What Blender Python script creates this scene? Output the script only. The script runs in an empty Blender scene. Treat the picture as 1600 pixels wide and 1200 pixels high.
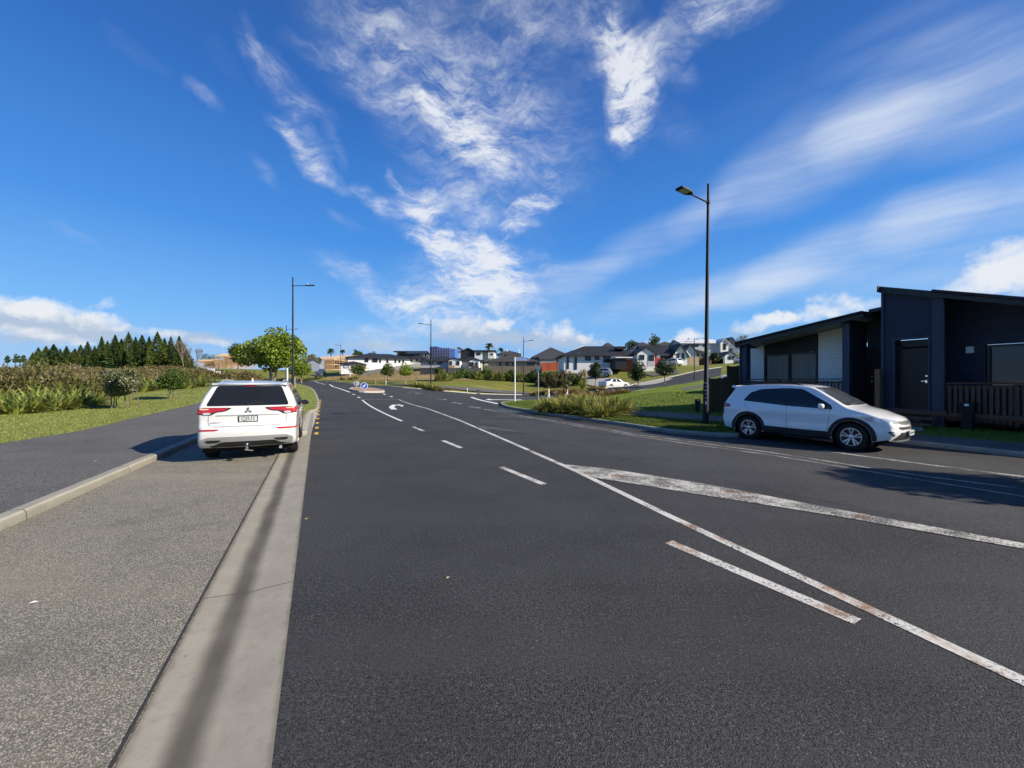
import bpy, bmesh, math, random
import numpy as np
from mathutils import Vector, Matrix, Euler
from mathutils.bvhtree import BVHTree
from mathutils.geometry import delaunay_2d_cdt
R = math.radians
sc = bpy.context.scene
C = sc.collection
random.seed(7)
rng = np.random.default_rng(7)

# ------------------------------------------------------------------ scene frame
FPX, CX, HZ, CAMH = 620.0, 800.0, 596.0, 1.72
SUN_EL, SUN_AZ = 28.5, math.degrees(math.atan2(0.945, -0.324))
SUN = Vector((math.cos(R(SUN_EL))*math.sin(R(SUN_AZ)), math.cos(R(SUN_EL))*math.cos(R(SUN_AZ)), math.sin(R(SUN_EL))))
ROAD = Vector((-0.44, 0.898, 0)).normalized()
ROADZ = math.atan2(ROAD.y, ROAD.x)

cam_d = bpy.data.cameras.new("camera")
cam = bpy.data.objects.new("camera", cam_d); C.objects.link(cam)
cam_d.sensor_width = 36; cam_d.lens = FPX/1600*36
cam_d.shift_y = -(600-HZ)/1600
cam_d.clip_start = 0.05; cam_d.clip_end = 5000
cam.location = (0, 0, CAMH); cam.rotation_euler = (R(90), 0, 0)
sc.camera = cam

# ------------------------------------------------------------------ tagging helpers
def tag(o, label=None, cat=None, group=None, kind=None):
    if label: o["label"] = label
    if cat: o["category"] = cat
    if group: o["group"] = group
    if kind: o["kind"] = kind
    return o
def empty(name, loc=(0,0,0), rz=0.0, label=None, cat=None, group=None):
    o = bpy.data.objects.new(name, None); C.objects.link(o)
    o.location = loc; o.rotation_euler = (0,0,rz); o.empty_display_size = .2
    return tag(o, label, cat, group)
def link_mesh(name, me, mat=None, parent=None, loc=None, rz=None):
    o = bpy.data.objects.new(name, me); C.objects.link(o)
    if mat is not None:
        me.materials.clear(); me.materials.append(mat)
    if parent is not None: o.parent = parent
    if loc is not None: o.location = loc
    if rz is not None: o.rotation_euler = (0,0,rz)
    return o
def copy_tree(o, parent=None):
    c = o.copy(); C.objects.link(c)
    c.parent = parent
    if parent is not None: c.matrix_parent_inverse = o.matrix_parent_inverse.copy()
    for ch in list(o.children): copy_tree(ch, c)
    return c

# ------------------------------------------------------------------ mesh builder
class MB:
    def __init__(s): s.v = []; s.f = []
    def add(s, vs, fs):
        b = len(s.v); s.v += [tuple(x) for x in vs]; s.f += [tuple(i+b for i in f) for f in fs]; return s
    def box(s, c, size, rz=0.0, rx=0.0, ry=0.0):
        hx, hy, hz = size[0]/2, size[1]/2, size[2]/2
        m = Matrix.Translation(c) @ Euler((rx, ry, rz)).to_matrix().to_4x4()
        vs = [m @ Vector((x,y,z)) for z in (-hz,hz) for y in (-hy,hy) for x in (-hx,hx)]
        return s.add(vs, [(0,2,3,1),(4,5,7,6),(0,1,5,4),(2,6,7,3),(0,4,6,2),(1,3,7,5)])
    def bar(s, a, b, w, h=None):
        a, b = Vector(a), Vector(b); h = h or w
        d = (b-a); L = d.length; q = d.to_track_quat('X','Z')
        m = Matrix.Translation((a+b)/2) @ q.to_matrix().to_4x4()
        vs = [m @ Vector((x,y,z)) for z in (-h/2,h/2) for y in (-w/2,w/2) for x in (-L/2,L/2)]
        return s.add(vs, [(0,2,3,1),(4,5,7,6),(0,1,5,4),(2,6,7,3),(0,4,6,2),(1,3,7,5)])
    def tube(s, pts, radii, n=8, cap=True):
        pts = [Vector(p) for p in pts]
        if not hasattr(radii, '__len__'): radii = [radii]*len(pts)
        vs = []; fs = []
        up = Vector((0,0,1))
        for i, p in enumerate(pts):
            d = (pts[min(i+1,len(pts)-1)] - pts[max(i-1,0)]).normalized()
            a = d.cross(up)
            if a.length < 1e-3: a = d.cross(Vector((1,0,0)))
            a.normalize(); b = d.cross(a)
            for k in range(n):
                t = 2*math.pi*k/n
                vs.append(p + (a*math.cos(t)+b*math.sin(t))*radii[i])
        for i in range(len(pts)-1):
            for k in range(n):
                k2 = (k+1)%n
                fs.append((i*n+k, i*n+k2, (i+1)*n+k2, (i+1)*n+k))
        if cap:
            fs.append(tuple(range(n))); fs.append(tuple(reversed(range((len(pts)-1)*n, len(pts)*n))))
        return s.add(vs, fs)
    def lathe(s, prof, n=24, axis='z', c=(0,0,0)):
        vs = []; fs = []; m = len(prof)
        for k in range(n):
            t = 2*math.pi*k/n
            for r, h in prof:
                x, y = r*math.cos(t), r*math.sin(t)
                p = (x,y,h) if axis=='z' else ((x,h,y) if axis=='y' else (h,x,y))
                vs.append((p[0]+c[0],p[1]+c[1],p[2]+c[2]))
        for k in range(n):
            for j in range(m-1):
                k2 = (k+1)%n
                fs.append((k*m+j, k2*m+j, k2*m+j+1, k*m+j+1))
        return s.add(vs, fs)
    def prism(s, poly, a0, a1, plane='xy'):
        n = len(poly)
        def P(p, h):
            return (p[0],p[1],h) if plane=='xy' else ((p[0],h,p[1]) if plane=='xz' else (h,p[0],p[1]))
        vs = [P(p,a0) for p in poly] + [P(p,a1) for p in poly]
        fs = [tuple(reversed(range(n))), tuple(range(n,2*n))] + [(i,(i+1)%n,n+(i+1)%n,n+i) for i in range(n)]
        return s.add(vs, fs)
    def mesh(s, name, smooth=False, recalc=True):
        me = bpy.data.meshes.new(name); me.from_pydata(s.v, [], s.f)
        if recalc:
            bm = bmesh.new(); bm.from_mesh(me); bmesh.ops.recalc_face_normals(bm, faces=bm.faces); bm.to_mesh(me); bm.free()
        if smooth: shade(me)
        return me
    def build(s, name, mat, parent=None, smooth=False, loc=None, rz=None, bevel=0):
        o = link_mesh(name, s.mesh(name, smooth), mat, parent, loc, rz)
        if bevel:
            md = o.modifiers.new("bevel", 'BEVEL'); md.width = bevel; md.segments = 2; md.limit_method = 'ANGLE'; md.angle_limit = R(40)
        return o
def shade(me, angle=40):
    me.polygons.foreach_set('use_smooth', [True]*len(me.polygons))
    try: me.set_sharp_from_angle(angle=R(angle))
    except Exception: pass
def np_mesh(name, verts, faces, mat, parent=None, loc=None, smooth=False):
    """verts (N,3), faces (M,k)"""
    me = bpy.data.meshes.new(name)
    verts = np.asarray(verts, dtype=np.float32); faces = np.asarray(faces, dtype=np.int32)
    n, k = faces.shape
    me.vertices.add(len(verts)); me.vertices.foreach_set('co', verts.ravel())
    me.loops.add(n*k); me.loops.foreach_set('vertex_index', faces.ravel())
    me.polygons.add(n); me.polygons.foreach_set('loop_start', np.arange(0,n*k,k,dtype=np.int32))
    me.update(calc_edges=True); me.validate()
    if smooth: me.polygons.foreach_set('use_smooth', [True]*n)
    return link_mesh(name, me, mat, parent, loc)

# ------------------------------------------------------------------ materials
class NT:
    def __init__(s, mat): s.t = mat.node_tree; s.n = s.t.nodes; s.l = s.t.links
    def node(s, typ, **kw):
        nd = s.n.new(typ)
        for k, v in kw.items():
            if k == 'inp':
                for kk, vv in v.items():
                    if isinstance(vv, bpy.types.NodeSocket): s.l.new(vv, nd.inputs[kk])
                    else: nd.inputs[kk].default_value = vv
            else: setattr(nd, k, v)
        return nd
    def math(s, op, a, b=None, c=None, clamp=False):
        nd = s.n.new('ShaderNodeMath'); nd.operation = op; nd.use_clamp = clamp
        for i, x in enumerate((a,b,c)):
            if x is None: continue
            if isinstance(x, bpy.types.NodeSocket): s.l.new(x, nd.inputs[i])
            else: nd.inputs[i].default_value = x
        return nd.outputs[0]
    def mix(s, f, a, b, blend='MIX'):
        nd = s.n.new('ShaderNodeMix'); nd.data_type = 'RGBA'; nd.blend_type = blend
        for k, x in ((0,f),(6,a),(7,b)):
            if isinstance(x, bpy.types.NodeSocket): s.l.new(x, nd.inputs[k])
            else: nd.inputs[k].default_value = x if k==0 else (tuple(x)+(1,))[:4]
        return nd.outputs[2]
    def ramp(s, f, stops, interp='LINEAR'):
        nd = s.n.new('ShaderNodeValToRGB'); cr = nd.color_ramp; cr.interpolation = interp
        while len(cr.elements) < len(stops): cr.elements.new(0.5)
        for e, (p, c) in zip(cr.elements, stops):
            e.position = p; e.color = (tuple(c)+(1,))[:4] if hasattr(c,'__len__') else (c,c,c,1)
        s.l.new(f, nd.inputs[0]); return nd.outputs[0]
    def smooth(s, x, a, b):
        nd = s.n.new('ShaderNodeMapRange'); nd.interpolation_type = 'SMOOTHSTEP'
        s.l.new(x, nd.inputs[0]); nd.inputs[1].default_value = a; nd.inputs[2].default_value = b
        return nd.outputs[0]
    def noise(s, vec, scale, detail=4, rough=.55, w=None, dist=0):
        nd = s.n.new('ShaderNodeTexNoise'); s.l.new(vec, nd.inputs['Vector'])
        nd.inputs['Scale'].default_value = scale; nd.inputs['Detail'].default_value = detail
        nd.inputs['Roughness'].default_value = rough; nd.inputs['Distortion'].default_value = dist
        return nd.outputs[0]
    def voro(s, vec, scale, out='Distance', feature='F1', rand=1):
        nd = s.n.new('ShaderNodeTexVoronoi'); nd.feature = feature; s.l.new(vec, nd.inputs['Vector'])
        nd.inputs['Scale'].default_value = scale; nd.inputs['Randomness'].default_value = rand
        return nd.outputs[out]
    def mapping(s, vec, loc=(0,0,0), rot=(0,0,0), scale=(1,1,1), typ='POINT'):
        nd = s.n.new('ShaderNodeMapping'); nd.vector_type = typ; s.l.new(vec, nd.inputs[0])
        nd.inputs[1].default_value = loc; nd.inputs[2].default_value = rot; nd.inputs[3].default_value = scale
        return nd.outputs[0]
    def bump(s, h, strength=.3, dist=.01):
        nd = s.n.new('ShaderNodeBump'); s.l.new(h, nd.inputs['Height'])
        nd.inputs['Strength'].default_value = strength; nd.inputs['Distance'].default_value = dist
        return nd.outputs[0]
def newmat(name):
    m = bpy.data.materials.new(name); m.use_nodes = True
    t = NT(m); b = t.n['Principled BSDF']; return m, t, b
def setp(t, b, **kw):
    names = dict(color='Base Color', rough='Roughness', metal='Metallic', normal='Normal', spec='Specular IOR Level', coat='Coat Weight', coat_rough='Coat Roughness', emit='Emission Color', emit_s='Emission Strength', trans='Transmission Weight', alpha='Alpha', sheen='Sheen Weight')
    for k, v in kw.items():
        i = b.inputs[names[k]]
        if isinstance(v, bpy.types.NodeSocket): t.l.new(v, i)
        elif hasattr(v,'__len__'): i.default_value = (tuple(v)+(1,))[:4]
        else: i.default_value = v
def obj_co(t):
    return t.node('ShaderNodeTexCoord').outputs['Object']
def pos_co(t):
    return t.node('ShaderNodeNewGeometry').outputs['Position']
def simple(name, col, rough=.5, metal=0, spec=.5, var=.12, scale=6, coat=0, bump=0):
    m, t, b = newmat(name)
    co = obj_co(t)
    n = t.noise(co, scale, 5, .6)
    lo = tuple(c*(1-var) for c in col); hi = tuple(min(1,c*(1+var)) for c in col)
    setp(t, b, color=t.mix(n, lo, hi), rough=rough, metal=metal, spec=spec, coat=coat)
    if bump: setp(t, b, normal=t.bump(t.noise(co, scale*12, 3), bump, .005))
    return m
M = {}
def mat_asphalt(name, base, fleck=.25, tone=.25, warm=(1,1,1)):
    m, t, b = newmat(name); p = pos_co(t)
    big = t.noise(p, .55, 6, .62); mid = t.noise(p, 6, 4)
    fine = t.math('ADD', t.math('MULTIPLY', t.noise(p, 95, 3, .7), .6), t.math('MULTIPLY', t.noise(p, 38, 3, .75), .4))
    cell = t.voro(p, 130, 'Color')
    sep = t.node('ShaderNodeSeparateColor', inp={0: cell}).outputs[0]
    c = t.mix(t.smooth(fine,.36,.66), tuple(base*.12*w for w in warm), tuple(base*2.3*w for w in warm))
    tonef = t.math('MULTIPLY_ADD', t.smooth(big,.25,.75), tone*2, 1-tone)
    c = t.mix(1.0, c, t.node('ShaderNodeCombineColor', inp={0:tonef,1:tonef,2:tonef}).outputs[0], 'MULTIPLY')
    # long worn bands along the travel direction
    band = t.noise(t.mapping(p, rot=(0,0,-ROADZ), scale=(.05,1.1,1)), 1.0, 3, .5)
    c = t.mix(t.math('MULTIPLY', t.smooth(band,.45,.65), .5), c, tuple(base*1.35*w for w in warm))
    fl = t.math('MULTIPLY', t.smooth(sep, .965, .99), t.smooth(t.noise(p, 3, 3), .35, .65))
    c = t.mix(t.math('MULTIPLY', fl, fleck*2), c, (.34,.34,.33))
    pv = t.node('ShaderNodeSeparateColor', inp={0: t.voro(p, 9, 'Color')}).outputs[1]
    pale = t.math('MULTIPLY', t.smooth(t.voro(p, 9, 'Distance'), .05, .025), t.math('GREATER_THAN', pv, .85))
    c = t.mix(t.math('MULTIPLY', pale, fleck*.8), c, (.42,.41,.38))
    # polished wheel paths and sealed cracks along the road, oil drips
    cr = t.math('ABSOLUTE', t.math('SUBTRACT', t.noise(t.mapping(p, rot=(0,0,-ROADZ), scale=(.35,.8,1)), .55, 6, .7), .5))
    c = t.mix(t.math('MULTIPLY', t.math('SUBTRACT', 1, t.smooth(cr, .0008, .003)), .22), c, (base*.35,base*.35,base*.35))
    drip = t.math('MULTIPLY', t.smooth(t.voro(p, 1.7), .10, .03), t.smooth(t.noise(p, .3, 2), .5, .6))
    c = t.mix(t.math('MULTIPLY', drip, .5), c, (base*.4,base*.4,base*.4))
    stain = t.smooth(t.noise(t.mapping(p, loc=(3,9,0)), 1.3, 5, .6), .62, .76)
    c = t.mix(t.math('MULTIPLY', stain, .35), c, (base*.55,base*.55,base*.55))
    h = t.math('ADD', t.math('MULTIPLY', fine, .7), t.math('MULTIPLY', t.voro(p,130), -.8))
    setp(t, b, color=c, rough=.82, spec=.28, normal=t.bump(h, .75, .006))
    return m
M['asphalt'] = mat_asphalt('asphalt', .038, .18, .24, (1.0,1.0,1.0))
M['asphalt_old'] = mat_asphalt('worn_asphalt', .044, .14, .2)
M['path'] = mat_asphalt('footpath_asphalt', .098, .08, .14, (1.05,1.0,.93))
def mat_aggregate():
    m, t, b = newmat('exposed_aggregate'); p = pos_co(t)
    cell = t.voro(p, 125, 'Color'); sep = t.node('ShaderNodeSeparateColor', inp={0:cell}).outputs[0]
    d = t.voro(p, 125)
    c = t.ramp(sep, [(0,(.095,.088,.071)),(.35,(.225,.208,.164)),(.7,(.37,.345,.268)),(1,(.56,.525,.43))])
    c = t.mix(t.smooth(d,.35,.75), c, (.13,.12,.10))
    big = t.noise(p, 1.4, 6, .65)
    c = t.mix(t.math('MULTIPLY', t.smooth(big,.48,.72), .5), c, (.115,.11,.095))
    trk = t.noise(t.mapping(p, rot=(0,0,-ROADZ), scale=(.06,1.3,1)), 1.0, 3, .5)
    c = t.mix(t.math('MULTIPLY', t.smooth(trk,.5,.7), .35), c, (.32,.29,.215))
    oil = t.smooth(t.voro(p, .9), .13, .03)
    c = t.mix(t.math('MULTIPLY', oil, .6), c, (.05,.048,.042))
    c = t.mix(t.math('MULTIPLY', t.smooth(t.noise(p,.5,3),.5,.7), .3), c, (.31,.28,.2))
    setp(t, b, color=c, rough=.85, spec=.25, normal=t.bump(d, .8, -.006)); return m
M['aggregate'] = mat_aggregate()
def mat_concrete(name, base, joint=False, stain=.3):
    m, t, b = newmat(name); p = pos_co(t)
    n1 = t.noise(p, 2.2, 7, .65); n2 = t.noise(p, 60, 3, .7); n3 = t.noise(t.mapping(p, loc=(5,1,2)), .8, 4)
    c = t.mix(n1, tuple(x*.6 for x in base), tuple(x*1.22 for x in base))
    c = t.mix(t.math('MULTIPLY', t.smooth(t.noise(p, 9, 5, .7), .5, .7), .4), c, tuple(x*.55 for x in base))
    c = t.mix(t.math('MULTIPLY', n2, .35), c, tuple(x*.6 for x in base))
    c = t.mix(t.math('MULTIPLY', t.smooth(n3,.5,.72), stain), c, (.13,.115,.09))
    spots = t.smooth(t.voro(p, 5), .045, .02)
    c = t.mix(t.math('MULTIPLY', spots, .8), c, (.03,.03,.03))
    if joint:
        sy = t.node('ShaderNodeSeparateXYZ', inp={0:t.node('ShaderNodeUVMap').outputs[0]})
        jt = t.math('ABSOLUTE', t.math('SUBTRACT', t.math('FRACT', t.math('MULTIPLY', sy.outputs[1], .36)), .5))
        c = t.mix(t.math('MULTIPLY', t.math('SUBTRACT', 1, t.smooth(jt, .002, .006)), .85), c, (.05,.045,.04))
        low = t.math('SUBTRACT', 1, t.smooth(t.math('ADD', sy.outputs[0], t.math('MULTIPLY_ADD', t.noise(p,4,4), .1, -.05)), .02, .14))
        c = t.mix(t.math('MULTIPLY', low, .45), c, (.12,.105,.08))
    setp(t, b, color=c, rough=.85, spec=.25, normal=t.bump(t.math('ADD', n1, n2), .5, .006)); return m
M['concrete'] = mat_concrete('kerb_concrete', (.36,.34,.29), joint=True)
M['concrete_pale'] = mat_concrete('pale_concrete', (.5,.48,.42), stain=.15)
M['seam'] = simple('joint_seam', (.035,.032,.028), .9)
def mat_gutter():
    # concrete dish channel with a dark silt stain down its middle; uses the strip's own UV (u across)
    m, t, b = newmat('gutter_concrete'); p = pos_co(t)
    uv = t.node('ShaderNodeUVMap').outputs[0]
    sx = t.node('ShaderNodeSeparateXYZ', inp={0:uv})
    n1 = t.noise(p, 2.5, 7, .65); n2 = t.noise(p, 70, 3, .7)
    base = (.36,.333,.27)
    c = t.mix(n1, tuple(x*.62 for x in base), tuple(x*1.2 for x in base))
    c = t.mix(t.math('MULTIPLY', t.smooth(t.noise(p, 14, 5, .7), .48, .7), .4), c, tuple(x*.6 for x in base))
    c = t.mix(t.math('MULTIPLY', n2, .35), c, tuple(x*.6 for x in base))
    edge = t.smooth(t.math('ADD', t.math('ABSOLUTE', t.math('SUBTRACT', sx.outputs[0], .5)), t.math('MULTIPLY_ADD', t.noise(p, 6, 4), .12, -.06)), .44, .50)
    c = t.mix(t.math('MULTIPLY', edge, .5), c, (.12,.10,.075))
    wob = t.math('MULTIPLY_ADD', t.noise(p, 1.1, 4), .16, -.08)
    dx = t.math('ABSOLUTE', t.math('SUBTRACT', t.math('ADD', sx.outputs[0], wob), .60))
    st = t.math('SUBTRACT', 1, t.smooth(dx, .03, .2))
    st = t.math('MULTIPLY', st, t.math('MULTIPLY_ADD', t.noise(p, 2, 4), .45, .62), clamp=True)
    c = t.mix(t.math('MULTIPLY', st, .92), c, (.05,.045,.036))
    spots = t.smooth(t.voro(p, 4.5), .05, .02)
    c = t.mix(t.math('MULTIPLY', spots, .8), c, (.03,.03,.03))
    # cast joint about every 3.6 m, faint
    jt = t.math('FRACT', t.math('MULTIPLY_ADD', sx.outputs[1], .28, .07))
    jl = t.math('SUBTRACT', 1, t.smooth(t.math('ABSOLUTE', t.math('SUBTRACT', jt, .5)), .001, .004))
    c = t.mix(t.math('MULTIPLY', jl, .7), c, (.08,.07,.055))
    setp(t, b, color=c, rough=.85, spec=.25, normal=t.bump(t.math('ADD', n1, n2), .3, .004)); return m
M['gutter'] = mat_gutter()
def mat_paint(name, col, wear=.42, under=.05, rust=0.0):
    m, t, b = newmat(name); p = pos_co(t)
    n = t.noise(p, 45, 5, .75); n2 = t.noise(p, 2.5, 4, .6)
    f = t.math('ADD', t.math('MULTIPLY', n, .7), t.math('MULTIPLY', n2, .3))
    c = t.mix(t.noise(p, 7, 4), tuple(x*.78 for x in col), col)
    if rust:
        r = t.smooth(t.noise(t.mapping(p, loc=(7,3,1)), 1.9, 6, .65), .52, .66)
        c = t.mix(t.math('MULTIPLY', r, rust), c, (.26,.12,.045))
    c = t.mix(t.smooth(f, wear, wear+.10), (under,under,under), c)
    setp(t, b, color=c, rough=.7, spec=.3, normal=t.bump(n, .4, .004)); return m
M['paint'] = mat_paint('white_road_paint', (.68,.66,.60), .40, .05, .9)
M['paint_worn'] = mat_paint('worn_white_road_paint', (.66,.64,.56), .45, .06, .9)
M['paint_clean'] = mat_paint('fresh_white_road_paint', (.8,.8,.77), .28)
M['paint_yellow'] = mat_paint('yellow_road_paint', (.75,.46,.03), .25)
M['paint_green'] = mat_paint('green_road_paint', (.07,.22,.16), .50, .055)
def mat_grass(name, a, b_, dry, dryamt=.4, stripes=False, sc_=1.0):
    m, t, b = newmat(name); p = pos_co(t)
    n = t.noise(p, 1.2*sc_, 6, .65); f = t.noise(p, 40*sc_, 4, .75); d = t.noise(t.mapping(p, loc=(4,2,0)), .45*sc_, 5, .6)
    c = t.mix(f, a, b_)
    c = t.mix(t.math('MULTIPLY', t.smooth(d,.4,.68), dryamt), c, dry)
    if stripes:
        s = t.noise(t.mapping(p, rot=(0,0,-ROADZ), scale=(.06,1.6,1)), 1.0, 3, .6)
        c = t.mix(t.math('MULTIPLY', t.smooth(s,.42,.62), .6), c, tuple(x*.72 for x in dry))
    c = t.mix(t.math('MULTIPLY', t.smooth(n,.45,.7), .22), c, tuple(x*.7 for x in a))
    setp(t, b, color=c, rough=.9, spec=.15, normal=t.bump(f, .8, .04)); return m
M['lawn'] = mat_grass('lawn_grass', (.105,.155,.026), (.24,.285,.062), (.34,.315,.11), .6, True)
M['verge'] = mat_grass('verge_grass', (.085,.14,.012), (.18,.245,.028), (.26,.25,.06), .4)
M['field'] = mat_grass('field_grass', (.10,.125,.02), (.20,.21,.038), (.30,.25,.08), .6, sc_=.5)
M['drybank'] = mat_grass('dry_grass', (.22,.165,.075), (.36,.27,.13), (.17,.15,.05), .4, sc_=.6)
def mat_leaf(name, a, b_, trans=.25, rough=.5, spec=.35, third=None):
    m, t, b = newmat(name)
    g = t.node('ShaderNodeNewGeometry')
    r = g.outputs['Random Per Island']
    n = t.noise(g.outputs['Position'], .9, 3)
    f = t.math('ADD', t.math('MULTIPLY', r, .7), t.math('MULTIPLY', n, .3))
    stops = [(.1,a),(.85,b_)] if third is None else [(.08,a),(.6,b_),(.92,third)]
    c = t.ramp(f, stops)
    setp(t, b, color=c, rough=rough, spec=spec)
    tr = t.node('ShaderNodeBsdfTranslucent'); t.l.new(c, tr.inputs[0])
    mx = t.node('ShaderNodeMixShader'); mx.inputs[0].default_value = trans
    t.l.new(b.outputs[0], mx.inputs[1]); t.l.new(tr.outputs[0], mx.inputs[2])
    t.l.new(mx.outputs[0], t.n['Material Output'].inputs[0]); return m
M['leaf_bright'] = mat_leaf('bright_leaf', (.06,.11,.01), (.20,.28,.024), .35, .45, .4, (.33,.38,.06))
M['leaf_mid'] = mat_leaf('mid_green_leaf', (.035,.065,.012), (.11,.165,.028), .25, .45, .4)
M['leaf_dark'] = mat_leaf('dark_leaf', (.016,.03,.009), (.05,.075,.02), .18, .4, .45, (.10,.12,.04))
M['leaf_grey'] = mat_leaf('silver_green_leaf', (.035,.05,.018), (.11,.13,.05), .2, .5, .35, (.45,.43,.33))
M['conifer'] = mat_leaf('conifer_needles', (.022,.046,.013), (.07,.11,.028), .12, .7, .2)
M['conifer_light'] = mat_leaf('pale_conifer_needles', (.05,.075,.016), (.115,.15,.03), .15, .7, .2)
M['flax'] = mat_leaf('flax_leaf', (.10,.14,.035), (.30,.34,.07), .3, .4, .45, (.60,.54,.14))
M['tussock'] = mat_leaf('tussock_blade', (.09,.115,.02), (.29,.29,.065), .3, .6, .3, (.52,.47,.17))
M['tussock_dry'] = mat_leaf('dry_tussock_blade', (.17,.115,.035), (.33,.235,.085), .25, .7, .2, (.43,.33,.16))
M['brush'] = mat_leaf('brushwood_leaf', (.06,.055,.018), (.14,.12,.045), .2, .7, .2, (.30,.22,.14))
M['shrub'] = mat_leaf('shrub_leaf', (.07,.09,.018), (.19,.205,.045), .25, .6, .3, (.36,.34,.13))
M['blade'] = mat_leaf('lawn_blade', (.11,.16,.028), (.25,.29,.065), .3, .6, .25, (.40,.36,.13))
M['plume'] = mat_leaf('pale_plume', (.38,.28,.15), (.58,.47,.31), .3, .8, .2)
M['bark'] = simple('bark', (.13,.10,.075), .9, var=.4, scale=9, bump=.5)
M['bark_pale'] = simple('pale_bark', (.26,.22,.17), .9, var=.3, scale=9, bump=.4)
M['twig'] = simple('bare_twig', (.17,.135,.11), .9, var=.3)
M['timber'] = simple('raw_timber', (.42,.29,.16), .8, var=.3, scale=3, bump=.2)
M['timber_frame'] = simple('framing_timber', (.55,.37,.21), .8, var=.35, scale=1.2)
M['black_metal'] = simple('black_painted_metal', (.010,.011,.013), .6, spec=.25, var=.2)
M['grey_metal'] = simple('galvanised_metal', (.45,.46,.47), .45, .6)
M['white_plain'] = simple('white_paint', (.78,.78,.76), .5, var=.05)
M['sign_blue'] = simple('sign_blue', (.015,.09,.55), .35, var=.06)
M['street_blue'] = simple('street_sign_blue', (.03,.16,.5), .35, var=.06)
M['sign_white'] = simple('sign_white', (.82,.83,.84), .35, var=.03)
M['sign_back'] = simple('sign_back_grey', (.42,.45,.47), .4, .5, var=.1)

# ------------------------------------------------------------------ terrain
def pt(u, v, D):
    return ((u-CX)/FPX*D, D, CAMH-(v-HZ)/FPX*D)
CTRL = [pt(*a) for a in (
 (312,632,24.1),(187,642,23),(270,627,28),(0,645,21.5),(421,598,45),(457,608,32),(447,598,62),(532,592,100),(500,585,120),
 (300,590,55),(620,573,115),(600,585,96),(690,578.8,95),(735,579,96),(650,574.5,108),(790,578.5,99),(665,577,100),(673,608,52),(561,598,70),(605,599,70),(640,598,70),(560,604,58),(570,611,37),
 (740,615,56),(818,615.6,63.3),(880,617,60),(700,598,64),(760,592,84),(880,594,80),(800,577,110),(925,579,80),(975,588,74),(957,606,56),
 (997,612,40),(931,606,48),(1037,606,45),(1085,593,60),(1120,570,95),(1050,589,66),(1100,610,38),(1140,640,22),(1060,640,23.5),
 (841,626,35),(804.5,629.5,31),(860,625,42),(890,625,42),(1000,628,31),(740,622,41),(690,628,33),(560,627,28.5),(500,640,22.5),
 (1100,555,150),(640,568,150),(420,578,130),(200,580,150),(20,585,90),(100,592,60),(200,600,45))]
for x, y, z in [(0,14,0),(-4,13,0),(-8,13,0),(5,14,0),(9,14,0),(12,21,.05),(16,13,0),(20,20,.15),(26,14,0),(17,28,.3),(-14,13,0),(-20,14,0),(-28,18,0),
                (0,0,0),(-12,4,0),(12,4,0),(0,-14,0),(-20,0,0),(24,0,0),(-30,-10,0),(30,-14,0),(-2.5,18.2,0),(0,20.5,0),(3.6,16.8,0),(-1,22,.03),
                (-45,30,.6),(40,40,1.5),(60,60,4),(90,100,7),(110,60,4),(60,20,1),(-120,60,3),(-120,120,6),(-60,150,6),(70,150,10)]:
    CTRL.append((x,y,z))
CTRL = np.array(CTRL)
def _phi(r): return np.where(r>1e-9, r*r*np.log(np.maximum(r,1e-9)), 0.0)
S_ = 50.0
def _tps(ctrl, lam=.004):
    P = ctrl[:,:2]/S_; n = len(P)
    K = _phi(np.linalg.norm(P[:,None]-P[None],axis=2)) + lam*np.eye(n)
    A = np.zeros((n+3,n+3)); A[:n,:n] = K; A[:n,n] = 1; A[:n,n+1:] = P; A[n,:n] = 1; A[n+1:,:n] = P.T
    return np.linalg.solve(A, np.concatenate([ctrl[:,2],[0,0,0]])), P
_W, _P = _tps(CTRL)
def terr(xy):
    xy = np.atleast_2d(np.asarray(xy, float))[:, :2]
    d = np.linalg.norm(xy, axis=1)
    q = xy*np.minimum(1, 165/np.maximum(d,1e-6))[:,None]/S_
    z = np.zeros(len(q))
    for s in range(0, len(q), 20000):
        qq = q[s:s+20000]
        z[s:s+20000] = _phi(np.linalg.norm(qq[:,None]-_P[None],axis=2)) @ _W[:len(_P)] + _W[len(_P)] + qq @ _W[len(_P)+1:]
    t = np.clip((d-14)/9, 0, 1); t = t*t*(3-2*t)
    q = (xy[:,0]-1.24)*.898+(xy[:,1]-7.67)*.44       # cross-fall of the carriageway towards the right-hand kerb
    def sm(a, b):
        k = np.clip((q-a)/(b-a),0,1); return k*k*(3-2*k)
    return z*t - .15*sm(.8,8)*(1-sm(9.5,16))*(1-t)
def tz(x, y): return float(terr([(x,y)])[0])
_Ds = np.concatenate([np.arange(1,40,.1), np.arange(40,300,.4)])
def hit(u, v, off=0.0):
    """the point of the ground seen along one line of sight of the survey station"""
    sx, sz = (u-CX)/FPX, (HZ-v)/FPX
    g = terr(np.stack([sx*_Ds, _Ds], 1)) + off; r = CAMH + sz*_Ds
    k = np.nonzero(r <= g)[0]
    if len(k) == 0: D = 160.0
    else:
        i = k[0]
        if i == 0: D = _Ds[0]
        else:
            a, b = r[i-1]-g[i-1], r[i]-g[i]; D = _Ds[i-1] + (_Ds[i]-_Ds[i-1])*a/(a-b)
    return (sx*D, D)
def at(u, D, off=0.0):
    x = (u-CX)/FPX*D
    return (x, D, tz(x, D)+off)

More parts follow.
